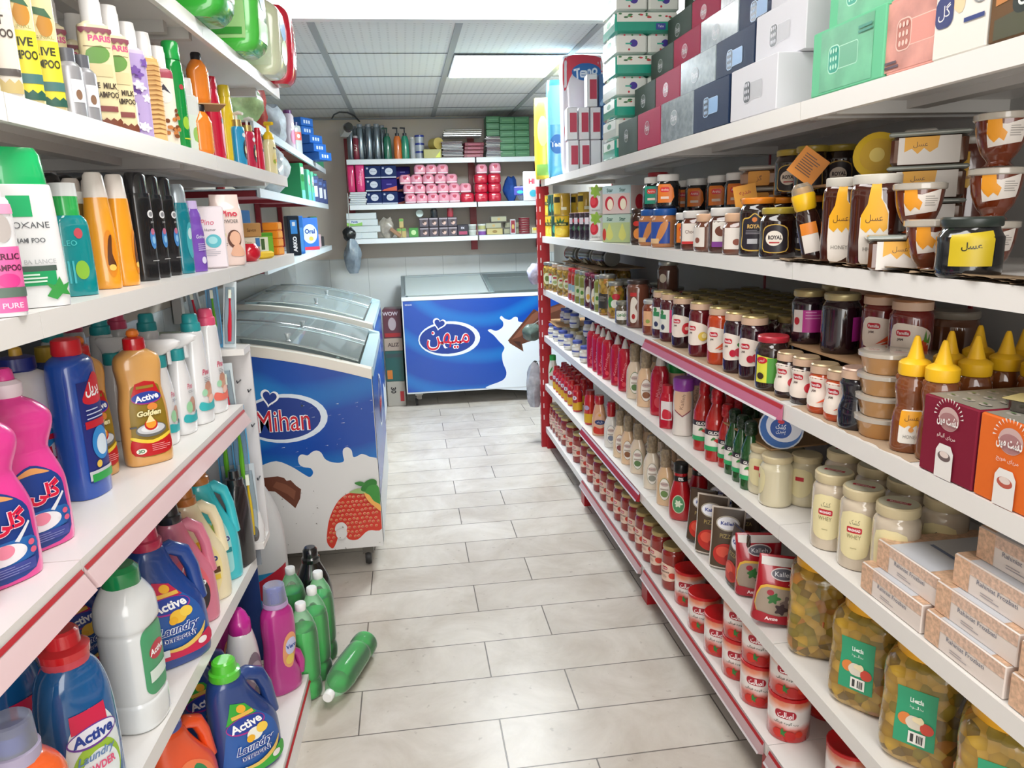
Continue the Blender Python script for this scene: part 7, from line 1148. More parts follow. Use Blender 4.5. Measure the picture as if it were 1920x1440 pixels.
strc = fcan('d8d4d0', [('e', -1, -.6, 2.2, 2.6, 'c42838'), ('e', -1.2, -.4, 1.4, 1.6, 'd84450'), ('p', blob(0, 4, 2.4, 6, .5, 2), '88ac40'), ('t', 'Strawberry', 0, -4.2, .8, '4a3c3c', dict(w=4))], 11.5, 4.6)
dkc = fcan('2c1c2c', [('r', -3, 1, -.4, 4, 'd8d0d8'), ('e', 1, 2.6, 1.4, 1.2, 'c03848'), ('e', 1, -1, 1.4, 1.4, '3c7c4c')], 12.5, 2.9, lid=M('c8a8a0', .3))
def two(k_, px, d, l, rz=-35, h=.117, g=None, up=0):
    p = PR(px, d, 'honey')
    for j, kk in enumerate(k_): put(kk, (p[0], p[1], p[2]+.001+up+j*h), rz, l+(f', {["bottom", "top"][j]}' if len(k_) > 1 else ''), g)
G = 'food cans at the far end of the upper right shelf'
y_ = 4.42
for i, (kk, l) in enumerate([((pine, pine), 'pineapple can, first pile from the far end'), ((pine, coct), 'fruit can, second pile from the far end'), ((coct, coct), 'teal fruit can, third pile from the far end'), ((pine, gold), 'yellow can, fourth pile from the far end')]):
    for j in (0, 1): put(kk[j], (XR+.05, y_-i*.093, ZR['honey']+.001+j*.117), -25, l+f', {["bottom", "top"][j]}', G)
two((gold, gold), 1086, .16, 'gold can behind the slim dark cans', g=G)
two((gold, gold), 1100, .15, 'gold can, nearer pile behind the slim dark cans', g=G)
row(dkc, [1079, 1088, 1098, 1108], .035, 'honey', -30, 'slim dark can with red and white label, {o} from the far end', 'slim dark cans', .062)
two((strc, strc), 1124, .06, 'strawberry can, front pile', g='strawberry cans'); two((strc, strc), 1137, .17, 'strawberry can, rear pile', g='strawberry cans')
def jp(top, c1, c2, fruit): return cart('juice_pack', .15, .11, .112, top, [('r', -7.4, 2.4, 7.4, 5.5, top), ('t', 'Star', -3.4, 3.8, 1.5, '2c5c50', dict(b=.02)), ('t', 'Star', 3.4, 3.8, 1.5, '2c5c50', dict(b=.02)), ('r', -7.4, -5.5, 7.4, 2.4, c1)]+fruit, 'carton', side=[('r', -5.3, -5.4, 5.3, 5.4, c1), ('e', 0, -1, 2.6, 3, c2)])
ap = jp('b4ccd0', 'd8c4c0', 'c0283c', [('e', -3.6, -1.4, 2.4, 2.8, 'c0283c'), ('e', -3.2, -1.8, 1.6, 2.2, 'f0e8d0'), ('e', 3.4, -1.4, 2.4, 2.8, 'c0283c'), ('e', 3.8, -1.8, 1.6, 2.2, 'f0e8d0')])
pr_ = jp('b8ccc0', 'b8c890', 'c8cc60', [('p', smooth([(-5.6, -3), (-3.6, -4.8), (-1.6, -3), (-2.6, 0), (-3.6, 2), (-4.6, 0)], 4), 'd8d878'), ('p', smooth([(1.4, -3), (3.4, -4.8), (5.4, -3), (4.4, 0), (3.4, 2), (2.4, 0)], 4), 'd8d878'), ('e', -6.4, -2.4, 1, 2.4, 'c84038')])
yj = PR(1170, .08, 'honey')
put(pr_, (XR+.085, yj[1], ZR['honey']+.001), -58, 'pear juice carton pack, bottom'); put(ap, (XR+.085, yj[1], ZR['honey']+.1145), -58, 'apple juice carton pack on top of the pear one')
def nj(col, lidc, lay, h=11, r=4.0, cat='jar', name='spread_jar', sq=2.6): return jar(col, lay, h, r, M(lidc, .35), name, cat, lh=2.2, zc=h*.42, sq=sq)
hexo = lambda c: [('p', [(-2.8, -2.8), (1.8, -2.8), (2.8, -1), (2.4, 1.8), (1.4, 3.2), (-2.8, 3.2)], c), ('r', -1.8, .6, 1.2, 2.2, 'd83030', .6), ('t', 'Arshia', -.3, 1.4, .7, 'f8f0e8', dict(w=2.4)), ('r', -1.6, -1.6, 1, -.8, 'e8d0c0')]
npb = nj('b4784c', '20549c', [('r', -3.6, -4, 3.6, 3, '2c4c9c'), ('p', smooth([(-1.4, -3.6), (.4, -3), (2.4, .4), (3, 3), (.6, 2.2)], 3), 'c8844c'), ('r', -3.6, -4, 0, -2.4, 'd8b488')], 12.5, 4.2); npr = nj('b4703c', 'b82430', [('r', -3.2, -3.6, 3.2, 2.6, 'b8402c'), ('p', smooth([(-2, -3), (0, -2), (1.4, 2), (0, 3)], 3), 'd89858')], 13.5, 4.4)
nbo = nj('17181a', 'e4e2de', hexo('e07828')); nbt = nj('17181a', 'e4e2de', hexo('1f8c74')); nutj = nj('5a2c20', 'd8d4d0', [('r', -3, -3, 3, 3, 'e4dcd4'), ('t', 'Choco', 0, .6, 1, '5a3020', dict(w=3.4)), ('r', -3, -3, 3, -2.2, 'c83838')], 11.5, 4.1); nutk = nj('4a2c24', 'dcdad6', [('r', -2.6, -3.4, 3.4, 3.6, 'dcd8d0'), ('e', 0, .8, 1.8, 1.4, '6c3c2c'), ('e', .6, 1.8, 1, .7, 'e8e0d8'), ('r', -2.6, -3.4, 3.4, -2, '7c3c8c')], 12, 4.3); nutl = nj('6a4030', 'd8b090', [('r', -3, -3, 3, 2.4, 'e0d8d0'), ('e', .4, -1.2, 1, .8, '8a4c3c')], 10.5, 3.9)
G = 'chocolate and nut spread jars'
coff = jar('3a2218', [('e', -.4, 1.6, 1.4, .9, 'c03028'), ('e', .4, -2, 2, 2, 'd88840')], 13, 3.4, M('3c2a20', .3), 'spread_jar', zc=6)
put(coff, PR(1199, .05, 'honey', .001), -30, 'dark coffee jar beside the juice packs', G)
put(npb, PR(1221, .06, 'honey', .001), -45, 'peanut butter jar with brown lid by the coffee jar', G); put(npb, PR(1246, .05, 'honey', .001), -45, 'peanut butter jar with a blue lid', G)
put(nbt, PR(1226, .075, 'honey', .127), -30, 'black spread jar with teal label stacked on the peanut butter', G); put(nbo, PR(1251, .07, 'honey', .127), -30, 'black spread jar with orange label stacked on the blue-lidded jar', G)
put(npr, PR(1232, .215, 'honey', .001), -30, 'peanut butter jar with red lid, bottom, in the rear', G); put(npr, PR(1232, .215, 'honey', .138), -30, 'peanut butter jar with red lid, top, in the rear', G)
for i, px in enumerate([1268, 1288]): put(nbo, PR(px, .075 if i else .135, 'honey', .001), -30, f'black spread jar with orange label on the shelf, {ORD[i]} from the far end', G)
for i, (px, d) in enumerate([(1282, .19), (1305, .185), (1345, .185), (1380, .185)]):
    for j in range(2): put(nbo, PR(px, d, 'honey', .001+.1115*j), -30, f'black and orange spread jar in the rear stacks, {ORD[i]} pile from the far end, {["bottom", "top"][j]}', 'black and orange spread jars stacked in the rear')
put(nutj, PR(1303, .05, 'honey', .001), -40, 'brown spread jar with white label and red line', G); put(nutl, PR(1328, .045, 'honey', .001), -80, 'brown spread jar seen from its text side', G); put(nutk, PR(1358, .055, 'honey', .001), -35, 'spread jar with a large white lid and swirl label', G); put(nutl, PR(1383, .045, 'honey', .001), -35, 'low brown spread jar before the dark honey jar', G)
ptub = cart('plastic_tub', .13, .12, .05, 'a87850', None, 'tub')
ptub = T('plastic_tub', 'tub', [('tub', MB().cbox(.13, .11, .045, M('a0704c', .15, 'coat'), r=.01).mesh()), ('lid', MB().cbox(.138, .118, .012, M('b8b4ac', .12, 'coat'), z=.045, r=.004).mesh()), ('label', art([('r', -4.2, -1.9, 1.6, 2.0, 'e8a038', .5), ('t', 'گز', -1.2, 0, 1.8, '6a3c1c')], front(-.055, .022)))])
for j in range(4): put(ptub, PR(1432, .215, 'honey', .0015+.058*j), -35, f'clear plastic tub of sweets, {ORD[j]} from the bottom of the rear stack', 'clear plastic tubs of sweets')
HD = '1f0e0c'
royal = jar(HD, [('p', smooth([(-3, -4.4), (3, -4.4), (3.4, -1), (3.2, 2.8), (1.4, 3.4), (0, 4.4), (-1.4, 3.4), (-3.2, 2.8), (-3.4, -1)], 3), 'c8a448'), ('p', smooth([(-2.8, -4.1), (2.8, -4.1), (3.1, -1), (2.9, 2.6), (1.3, 3.1), (0, 4.1), (-1.3, 3.1), (-2.9, 2.6), (-3.1, -1)], 3), '26222c'), ('t', 'ROYAL', 0, 1.2, 1, 'd8b060', dict(b=.03, w=3.4)), ('e', 0, 2.8, .6, .6, 'd88040'), ('r', -1.6, -3, .8, -1.8, 'b8b8bc')]+lines(-2, .1, 4, 3, '9c98a0'), 14, 4.4, M('e08420', .35), 'honey_jar', zc=6)
ribal = jar(HD, [('p', smooth([(-2.6, -3), (2.6, -3), (3, 0), (2.6, 2.4), (0, 3.2), (-2.6, 2.4), (-3, 0)], 3), 'c8a448'), ('p', smooth([(-2.4, -2.8), (2.4, -2.8), (2.8, 0), (2.4, 2.2), (0, 3), (-2.4, 2.2), (-2.8, 0)], 3), '221c24'), ('e', -.2, 0, 1.9, 1.7, 'e4dcd0'), ('t', 'ROYAL', 0, .2, .95, '2c2024', dict(b=.04, w=3)), ('r', -1.2, -1.1, 1, -.8, 'b02c30')], 11.5, 4.1, M('a89438', .3), 'honey_jar', zc=4.6)
G = 'dark honey jars with black and gold labels'
put(royal, PR(1418, .055, 'honey', .001), -35, 'dark honey jar with orange lid and tall black label', G); put(ribal, PR(1456, .045, 'honey', .001), -35, 'dark honey jar with gold-green lid at the front', G)
put(royal, PR(1462, .15, 'honey', .001), -35, 'dark honey jar with orange lid in the second row', G); put(royal, PR(1510, .16, 'honey', .001), -35, 'dark honey jar with orange lid in the second row, nearer', G)
put(ribal, PR(1476, .165, 'honey', .1415), -35, 'dark honey jar stacked on the orange lids, farther', G); put(ribal, PR(1513, .165, 'honey', .1415), -35, 'dark honey jar stacked on the orange lids, nearer', G)
put(royal, PR(1578, .25, 'honey', .001), -35, 'dark honey jar in the rear under the cardboard, farther', G); put(ribal, PR(1566, .23, 'honey', .1415), -35, 'dark honey jar on the torn cardboard', G)
put(T('hang_tag', 'tag', [('card', MB().box(-.033, -.0008, -.033, .033, .0008, .033, M('e8922c', .5)).mesh()), ('print', art(lines(-2.2, 2, 4.4, 8, '6a3c14', .2, .55), front(-.0008)))]), tuple(a+b for a, b in zip(PR(1506, .105, 'honey'), (0, 0, .205))), -30, 'orange printed tag hanging in front of the dark honey jars', tilt=(0, radians(38)))
put(T('hang_tag', 'tag', [('card', MB().box(-.03, -.0008, -.03, .03, .0008, .03, M('f0a838', .5)).mesh()), ('print', art([('t', 'هدیه', 0, .8, 1.2, 'c02828'), ('t', 'Honey', 0, -1, 1, '5a2c14')], front(-.0008)))]), tuple(a+b for a, b in zip(PR(1394, .115, 'honey'), (0, 0, .15))), -30, 'yellow printed tag in front of the plastic tubs', tilt=(0, radians(-10)))
sq_ = mkb('honey_bottle', 'bottle', [(2.2, 1.8, 0), (2.5, 2, .5), (2.4, 1.9, 8), (1.8, 1.6, 10.6)], M('2a1410', .1, 'coat'), [('cap', [(1.9, 1.8, 10.4), (2.2, 2.1, 10.8), (2.4, 2.3, 13.4), (1.7, 1.6, 15.2)], M('e8b81c', .3)), ('overcap', [(2.3, 2.2, 13.2), (2.1, 2.0, 15), (1.3, 1.3, 16)], M('e0d8c8', .1, 'clear', .2))], labs=[(5, 0, [('r', -1.8, -3.4, 1.6, 2.8, 'e4dcd4'), ('r', -1.8, .4, 1.6, 2.8, 'e0842c')])])
put(sq_, PR(1528, .045, 'honey', .006), -30, 'slanting squeeze honey bottle with a yellow cap', tilt=(0, radians(-13)))
hd = '3a160c'
tallh = mkb('honey_jar', 'jar', [(4.0, 4.0, 0), (4.4, 4.4, .8), (4.4, 4.4, 8), (4.4, 4.4, 13), (4.2, 4.2, 14.4), (3.9, 3.9, 15)], M('40180e', .1, 'coat'), [('lid', [(4.1, 4.1, 14.9), (4.2, 4.2, 15.1), (4.2, 4.2, 16.5), (4, 4, 16.7)], M('ccc8be', .3))], sq=3, labs=[(8, 0, [('p', smooth([(-2.1, -6.8), (-.6, -7.6), (1.6, -6.4), (2.3, -5.6), (2.3, 2), (1.2, 4), (.8, 7), (-.6, 7), (-1.2, 3), (-2.3, 1)], 2), 'e4ddd4'), ('p', [(-.7, 7.6), (.9, 7.6), (.9, 4.4), (1.4, 3.6), (2.2, 1.6), (2.2, -1), (1.6, -1.6), (1, -.8), (.3, -1.8), (-.5, -.9), (-1.2, -1.7), (-2.2, -.8), (-2.2, 1.4), (-1.2, 3.4)], 'eaaa20'), ('t', 'عسل', 0, .8, 1.5, '5a3a14', dict(w=2.8)), ('t', 'HONEY', 0, -4.6, .7, '7c7870', dict(w=3))])])
G = 'honey jars with dripping honey labels'
put(tallh, PR(1582, .06, 'honey', .001), -45, 'tall honey jar with dripping yellow label, farther of two', G); put(tallh, PR(1634, .055, 'honey', .001), -35, 'tall honey jar with dripping yellow label, nearer of two', G)
put(jar('6a3c20', None, 15.5, 4.4, M('d8a828', .3), 'honey_jar', k=2), PR(1600, .165, 'honey', .001), -35, 'honey jar with a yellow lid behind the two tall ones', G)
put(jar('6a3c20', None, 15.5, 4.4, M('d8a828', .3), 'honey_jar', k=2), PR(1655, .17, 'honey', .001), -35, 'honey jar with a yellow lid in the second row, nearer', G)
put(T('cardboard', 'cardboard', [('sheet', MB().add([(-.09, -.15, 0), (.10, -.17, 0), (.11, .15, 0), (-.06, .18, 0), (-.09, -.15, .005), (.10, -.17, .005), (.11, .15, .005), (-.06, .18, .005)], [(0, 1, 2, 3), (4, 5, 6, 7), (0, 1, 5, 4), (1, 2, 6, 5), (2, 3, 7, 6), (3, 0, 4, 7)], M('a88460', .85)).mesh())]), tuple(a+b for a, b in zip(PR(1625, .185, 'honey'), (0, 0, .158))), -4, 'torn cardboard lying over the yellow-lidded jars')
q = put(T('lid', 'lid', [('lid', MB().loft(cm([(4.2, 4.2, 0), (4.5, 4.5, .3), (4.5, 4.5, 1.6), (4.2, 4.2, 1.8)]), M('d4b02a', .3), 2, 28).mesh()), ('ring', art([('e', 0, 0, 3.2, 3.2, 'c8a020'), ('e', 0, 0, 1.4, 1.4, 'e8d070')], topf(.018)))]), tuple(a+b for a, b in zip(PR(1632, .14, 'honey'), (0, 0, .2095))), 0, 'round yellow lid standing on edge on the cardboard')
q.rotation_euler = (Matrix.Rotation(radians(-40), 4, 'Z') @ Matrix.Rotation(radians(84), 4, 'X')).to_euler()
dl = [('p', [(-3, -2.4), (3.4, -1.6), (3.4, 2.4), (0, 1.4), (-3, 1.8)], 'e4dcd4'), ('p', [(-2.8, 2.6), (-.8, 2.6), (-.6, .8), (.2, 0), (-.2, -1.4), (-1, -.8), (-1.8, -1.6), (-2.6, -.8), (-3, 0)], 'ea9c28')]+lines(.6, 1, 2.4, 5, '9a948c', .14, .4)
bowl = mkb('honey_cup', 'cup', [(2.6, 2.6, 0), (1.9, 1.9, .8), (3.0, 3.0, 2.4), (3.9, 3.9, 5), (4.3, 4.3, 8)], M('6a2c14', .08, 'coat'), [('lid', [(4.5, 4.5, 7.9), (4.7, 4.7, 8.1), (4.7, 4.7, 9), (4.3, 4.3, 9.2)], M('b4aca0', .15, 'coat'))], labs=[(5.6, 0, dl)], k=3)
rect = T('honey_tub', 'tub', [('tub', MB().cbox(.125, .10, .052, M('5a3018', .1, 'coat'), r=.006).mesh()), ('lid', MB().cbox(.134, .108, .008, M('98a09a', .1, 'coat'), z=.052, r=.003).mesh()), ('label', art([('r', -5, -2.4, 5, 2.4, 'e0dad4'), ('p', [(-4, 2.4), (1.6, 2.4), (1.4, .4), (.2, -.4), (-.8, .4), (-1.8, -.6), (-2.8, .4), (-4, -.2)], 'e8a828'), ('t', 'عسل', -1.4, 1, 1.1, '5a3a14')], front(-.05, .026)))])
G = 'honey cups and tubs near the camera'
rc = PR(1722, .17, 'honey')
for j in range(4): put(rect, (rc[0], rc[1], rc[2]+.001+j*.0605), -35, f'rectangular honey tub, {ORD[j]} from the bottom of the stack', G)
put(bowl, PR(1741, .045, 'honey', .003), -30, 'footed honey cup with white drip label at the shelf front', G, s=.92)
put(rect, PR(1696, .06, 'honey', .001), -30, 'rectangular honey tub beside the tall jars', G); put(bowl, PR(1712, .075, 'honey', .0635), -30, 'honey cup standing on the rectangular tub', G, s=.92)
rd = PR(1850, .13, 'honey')
for j in range(3): put(bowl, (rd[0], rd[1], rd[2]+.001+j*.083), -30, f'honey cup, {ORD[j]} from the bottom of the near stack', G, s=.88)
ry = PR(1880, .15, 'honey')
put(jar('14161a', [('p', [(-3, -2.6), (3, -2.6), (3.2, 2.6), (-3, 2)], 'c4ac20'), ('t', 'عسل', 0, .3, 1.3, '2c2c10', dict(b=.02))], 9, 4.6, M('2c3430', .3), 'honey_jar', zc=4.4), PR(1812, .04, 'honey', .001), -35, 'low black jar with a yellow label at the shelf front', G)
q = put(mkb('honey_bottle', 'bottle', [(2.6, 2.6, 0), (3.8, 3.4, 1), (4.2, 3.6, 4), (3.6, 3.2, 8), (1.8, 1.8, 11)], M('161a20', .12, 'coat'), [('cap', [(1.9, 1.9, 10.8), (1.8, 1.8, 13)], M('3c4448', .3))], labs=[(6, 0, [('r', -2, -1, 2, 1, 'c8c030')])]), (XR+.075, .83, ZR['honey']+.038), 0, 'dark bottle lying on its side at the right picture edge')
q.rotation_euler = (Matrix.Rotation(radians(-20), 4, 'Z') @ Matrix.Rotation(radians(-88), 4, 'X')).to_euler()
put(cart('card_box', .06, .04, .265, 'dcd8d0', [('r', -2, 8, 2, 12, 'e8e0dc'), ('r', -2, -12, .6, -8, '6c9c48')]+lines(-1.8, 6, 3.4, 14, '9a9894', .15, .7), 'box'), PR(1708, .27, 'honey', .001), -40, 'tall narrow white leaflet box at the back of the honey shelf')
put(jar('5c2410', [('p', [(-1, 6), (.6, 6), (.6, 2), (1.6, .4), (.6, -1), (-1.6, 0)], 'd8a428')], 24, 4.6, M('b0a89c', .3), 'honey_jar', zc=15), PR(1795, .32, 'honey', .001), -40, 'tall honey jar in the back row near the camera', G)
put(T('card_pack', 'packaging', [('card', MB().cbox(.10, .06, .012, M('c8a890', .5)).mesh()), ('label', art([('r', -4, -2, 4, 2, '2c3c58'), ('e', -3, 1, 1, .6, 'd0c83c')], topf(.012)))]), (XR+.05, .80, ZR['honey']+.001), -60, 'flat printed pack at the right edge of the honey shelf')
# torn brown paper along this shelf's front edge
m_ = MB(); g_ = random.Random(3); n_ = 40
for layer in range(4):
    ya, yb = 1.60-.02*layer, .75; P1 = [(XR-.004+g_.uniform(-.006, .018), ya+(yb-ya)*j/n_, ZR['honey']+.0015+layer*.002+g_.uniform(0, .003)) for j in range(n_+1)]
    P2 = [(XR+.10, p[1], ZR['honey']+.0005+layer*.0004) for p in P1]
    m_.add(P1+P2, [(j, j+1, n_+2+j, n_+1+j) for j in range(n_)], M(['8c7458', 'a89074', '9c8468', '7c664c'][layer], .9))
solo('torn_paper', m_.mesh(), 'torn layered brown paper along the front edge of the honey shelf', 'paper')
# ---- top shelf: tissue boxes and paper packs
z_top = ZR['top']+.001; TH = .118; TD = .115
def tb(col, lay=None, mat=None, side=None, l_=.235, name='tissue_box', h=TH):
    b = MB().cbox(l_, TD, h, mat or M(col, .6, 'matte'), r=.002)
    ps = [('carton', b.mesh())]
    ps.append(('label', art(lay or [('e', -1.5, .5, 2.6, 2.2, 'c8c8cc'), ('e', -1.5, .5, 2.4, 2.0, col), ('t', 'Parla', -1.5, .5, 1.9, 'd8d8dc', dict(b=.02, i=.2, w=4))], front(-TD/2, h/2))))
    e_ = side or [('e', 0, .4, 2, 1.8, 'c8c8cc'), ('e', 0, .4, 1.8, 1.6, col)]
    ps.append(('end_label', art(e_, endf(-l_/2, 0, h/2, -1))))
    return T(name, 'tissue box', ps)
emb = lambda c, c2, out='e8e8e8', x=0: [('r', -4+x, -2.1, 5+x, 1.9, out, .6), ('r', -3.85+x, -1.95, 4.85+x, 1.75, c, .5), ('r', -4.6+x, -2.6, -.8+x, 2.4, out, 1.2), ('r', -4.4+x, -2.4, -1+x, 2.2, c2, 1.1)]+[('e', -3.6+x+.9*(j % 3), -1.4+1.4*(j//3), .3, .45, out) for j in range(9)]
tg = tb('2f3f36'); tcr = tb('9c1c44'); tsil = tb('8f9aa0', mat=M('98a4aa', .25, 'scale', 60)); tnv = tb('1c2c48', emb('7ca4d0', '26344c', 'a8c4e0')); twh = tb('d4d4da', emb('b4b4b8', '4a4a50', 'd4d4da'), side=[('e', .6, 2.6, 1.6, 1.7, '4a4a50'), ('t', 'گل', .6, 2.6, 1.6, 'e8e8ea'), ('r', -2, -1.4, 2.4, -1.2, 'c0c0c4')])
_yy = [solY(q_, XR, 0, ZR['top']) for q_ in (1517, 1652, 1742, 1846)]
tmi = tb('6cbf94', [('r', -8.4, -5.4, 8.4, 5.4, M('74c49a', .4, 'scale', 14))]+emb('6aae8c', '2c9c84', 'b4e4cc', -1)+[('r', 4, 3.4, 8, 3.9, '3c8c78'), ('r', 4, 2.7, 8.2, 3.1, '3c8c78')], l_=_yy[0]-_yy[1]-.004); tpk = tb('e09c90', [('r', -6.2, -5.4, 6.2, 5.4, M('e2a094', .4, 'scale', 16))]+emb('dc9488', 'b87468', 'f0c4b8', 1)+[('r', -6, -4.9, -2.4, -4.5, '5c4c58'), ('r', -6, -4.2, -3, -3.8, '5c4c58')], l_=_yy[1]-_yy[2]-.004)
tdc = tb('e4e0d8', [('p', blob(-1, 1, 3.4, 5, .4, 4), 'e8cca4'), ('p', blob(1.4, 2.6, 1.2, 5, .5, 5), '3c9c78'), ('e', -2.6, .6, .5, .8, '4ca880'), ('e', -.6, -.2, .5, .7, '4ca880'), ('r', -5.2, -4.2, -1.4, .2, '26306c', 1.3), ('t', 'گل', -3.3, -2, 2.4, 'e8e4e0'), ('e', 4, 0, 2, 2.4, '8a8c8c'), ('e', 4, 0, 1.8, 2.2, 'ece8e2'), ('r', 1, -4.4, 5, -3.8, '2c3c7c'), ('p', [(2, 4), (6, 5), (5, 3.4), (2, 3)], 'b0685c')], l_=_yy[2]-_yy[3]-.004, h=.17); tbr = tb('6a5038', [('p', [(-11, -5.6), (11, -5.6), (11, 0), (-11, -3)], '4a4a34'), ('p', [(-11, 0), (11, 3), (11, 1.6), (-11, -1.2)], 'c08048'), ('r', -8, -3, -3, 2, '1c2420', 1.4), ('t', 'گل', -5.5, -.6, 3, 'e0e4e0', dict(b=.02))], l_=.24)
G = 'tissue boxes on the top right shelf'
def Yt(px, x): return solY(px, x, 0, ZR['top'])
seq = [('dark green', tg, .235), ('crimson', tcr, .235), ('silver patterned', tsil, .27), ('navy', tnv, .235)]
# columns along y (far to near); each higher layer sits a little further back
xc0 = XR+.002+TD/2
ys = {}
yv = 2.86
for nm, k_, l_ in seq: ys[nm] = yv-l_/2; yv -= l_+.004
lay_n = {0: 'bottom', 1: 'second', 2: 'third', 3: 'fourth', 4: 'fifth'}
for t_ in range(5):
    for nm, k_, l_ in seq:
        if t_ == 4 and nm == 'navy': continue
        put(k_, (xc0+t_*.062, ys[nm], z_top+t_*(TH+.001)), -90, f'{nm} tissue box, {lay_n[t_]} layer', G, s=(l_/.235 if l_ != .235 else 1, 1, 1))
    if t_ < 2:
        pass
for t_ in range(3):      # inner rows that carry the set-back layers
    for nm, k_, l_ in seq: put(k_, (xc0+t_*.062+TD+.004+.06, ys[nm], z_top+t_*(TH+.001)), -90, f'{nm} tissue box in the inner row, {lay_n[t_]} layer', 'tissue boxes in the inner row of the top shelf', s=(l_/.235 if l_ != .235 else 1, 1, 1))
yw = yv-.125
for t_, (dy, dx) in enumerate(((0, 0), (-.02, .05), (.01, .10))):
    put(twh, (xc0+dx, yw+dy, z_top+t_*(TH+.001)), -90, f'silvery white tissue box with grey emblem, {lay_n[t_]} of its pile', G)
put(twh, (xc0+.175, yw-.14, z_top), -90, 'silvery white tissue box in the rear beside the mint one', G); put(twh, (xc0+.175, yw-.14, z_top+TH+.001), -90, 'silvery white tissue box in the rear, upper', G)
ym = (_yy[0]+_yy[1])/2
for t_ in range(3): put(tmi, (xc0+t_*.03, ym, z_top+t_*(TH+.001)), -90, f'mint green tissue box, {lay_n[t_]} of its pile', G)
yp_ = (_yy[1]+_yy[2])/2
for t_ in range(3): put(tpk, (xc0+t_*.02+.005, yp_, z_top+t_*(TH+.001)), -90, f'salmon pink tissue box, {lay_n[t_]} of its pile', G)
yd = (_yy[2]+_yy[3])/2; put(tdc, (xc0, yd, z_top), -90, 'white decorated tissue box with tan and green print', G)
put(tbr, (xc0, _yy[3]-.122, z_top), -90, 'brown landscape tissue box at the right picture edge', G); put(tbr, (xc0+.01, _yy[3]-.122, z_top+TH+.001), -90, 'brown landscape tissue box, upper, at the right picture edge', G)
# green and white tissue packs piled behind
def gpk(w_, kind):
    b = MB().cbox(w_, .21, .073, M('e2e8e2' if kind else '28a088', .25, 'coat'), r=.008); x = w_*50-.6
    if kind: lay = [('e', .6, .2, 1.5, 1.3, '4a3c98'), ('r', -2.6, -.2, -.2, .3, '3cac94'), ('e', -1.2, -2, .4, .4, 'c83848')]+[('e', x_, 3, .4, .3, c_) for x_, c_ in ((-3, 'c03848'), (0, '3c7c4c'), (3, 'c03848'))]
    else: lay = [('r', -x, .2, x, 3.4, 'e4e8e0')]+[('e', RND.uniform(-x+.6, x-.6), RND.uniform(.8, 3), RND.uniform(.4, .9), .3, c_) for c_ in ['3c7c4c', 'c83848', '4c8c5c', 'c83040', '3c7c4c', '3c6c48', 'c83848', '5a9c60']*2]+[('r', x*.3, -2.6, x*.62, -.4, '3c4c9c'), ('t', 'Taba', x*.46, -1.4, .8, 'f0f0f8')]
    return T('tissue_pack', 'tissue pack', [('wrap', b.mesh()), ('label', art(lay, front(-.105, .0365))), ('end_label', art([('r', -9, -.1, 9, 3.2, 'e4e8e4'), ('e', 0, 1.4, 3, 1, '4c8c6c')], endf(-w_/2, 0, .0365, -1)))])
ga, gb = gpk(.24, 0), gpk(.118, 1)
G = 'green and white tissue packs piled at the far end'
for t_ in range(9):
    z = z_top+t_*.0745; y = 3.02
    if t_ % 2 == 0: put(ga, (XR+.13, y, z), -2, f'green banded tissue pack, layer {ORD[t_]} from the bottom of the pile', G)
    else:
        for q_ in (0, 1): put(gb, (XR+.07+.1225*q_, y, z), 0, f'small white tissue pack, {["left", "right"][q_]}, {ORD[t_]} layer from the bottom', G)
# Teno kitchen rolls and small packs
tn = pack(.215, .12, .58, 'dcd4dc', [('p', smooth([(-10, 28), (10, 28), (10, 21), (0, 24), (-6, 20), (-10, 12)], 4), 'd03c50'), ('e', 1.5, 21, 7.6, 4.2, '2c6cb4'), ('t', 'Teno', 1, 21, 5, 'e8f0fa', dict(b=.03, r=12, i=.2, w=12)), ('p', smooth([(-10, -4), (-4, -1), (-8, -12), (-10, -12)], 4), 'd03c50')], name='kitchen_roll_pack', cat='paper towel', seed=8)
put(tn, (XR+.135, 4.02, z_top), 0, 'large white and red kitchen roll pack with a blue oval')
sm1 = cart('tissue_pack', .05, .09, .15, 'dad6dc', [('r', -1.2, -4, 2.2, 7, 'b02848'), ('r', -1.2, 5, 2.2, 7.2, 'dcd8e0')], 'tissue pack'); sm2 = cart('tissue_pack', .055, .09, .15, '45699c', [('p', smooth([(-2.4, -6), (0, -2), (1, 4), (2, 6), (.6, -2), (-1, -7)], 3), '8cb0d8')], 'tissue pack')
G = 'small pocket tissue packs'
for i in range(4): put(sm1 if i < 2 else cart('tissue_pack', .05, .09, .15, 'd8d8e0', None, 'tissue pack'), (XR+.035+i*.056, 3.80, z_top), -4, f'small tissue pack in the bottom row, {ORD[i]} from the left', G)
for i in range(4): put([sm1, sm1, sm1, sm2][i], (XR+.030+i*.058, 3.80, z_top+.152), -4, f'small tissue pack in the second row, {ORD[i]} from the left', G)
for i in range(2): put([sm1, sm2][i], (XR+.13+i*.062, 3.80, z_top+.304), -4, f'small tissue pack on top, {["white and crimson", "blue"][i]}', G)
put(pack(.10, .17, .50, '5cb8e0', [('r', -4, 2, 4, 22, '8cd8ec'), ('e', 0, -8, 4, 5, '2c74b8'), ('t', 'Teno', 0, -8, 3, 'e8f4fc', dict(b=.03, w=7))], name='toilet_roll_pack', cat='paper towel', seed=9), (XR+.045, 4.24, z_top), -8, 'tall light blue toilet roll pack at the end of the top shelf')
put(pack(.10, .17, .44, 'f4dc38', [('r', -4, -20, 4, -14, '9cc858'), ('e', 0, 4, 3, 8, 'f8e878')], name='toilet_roll_pack', cat='paper towel', seed=10), (XR+.01, 4.445, z_top), -12, 'tall yellow toilet roll pack hanging over the end of the top shelf')
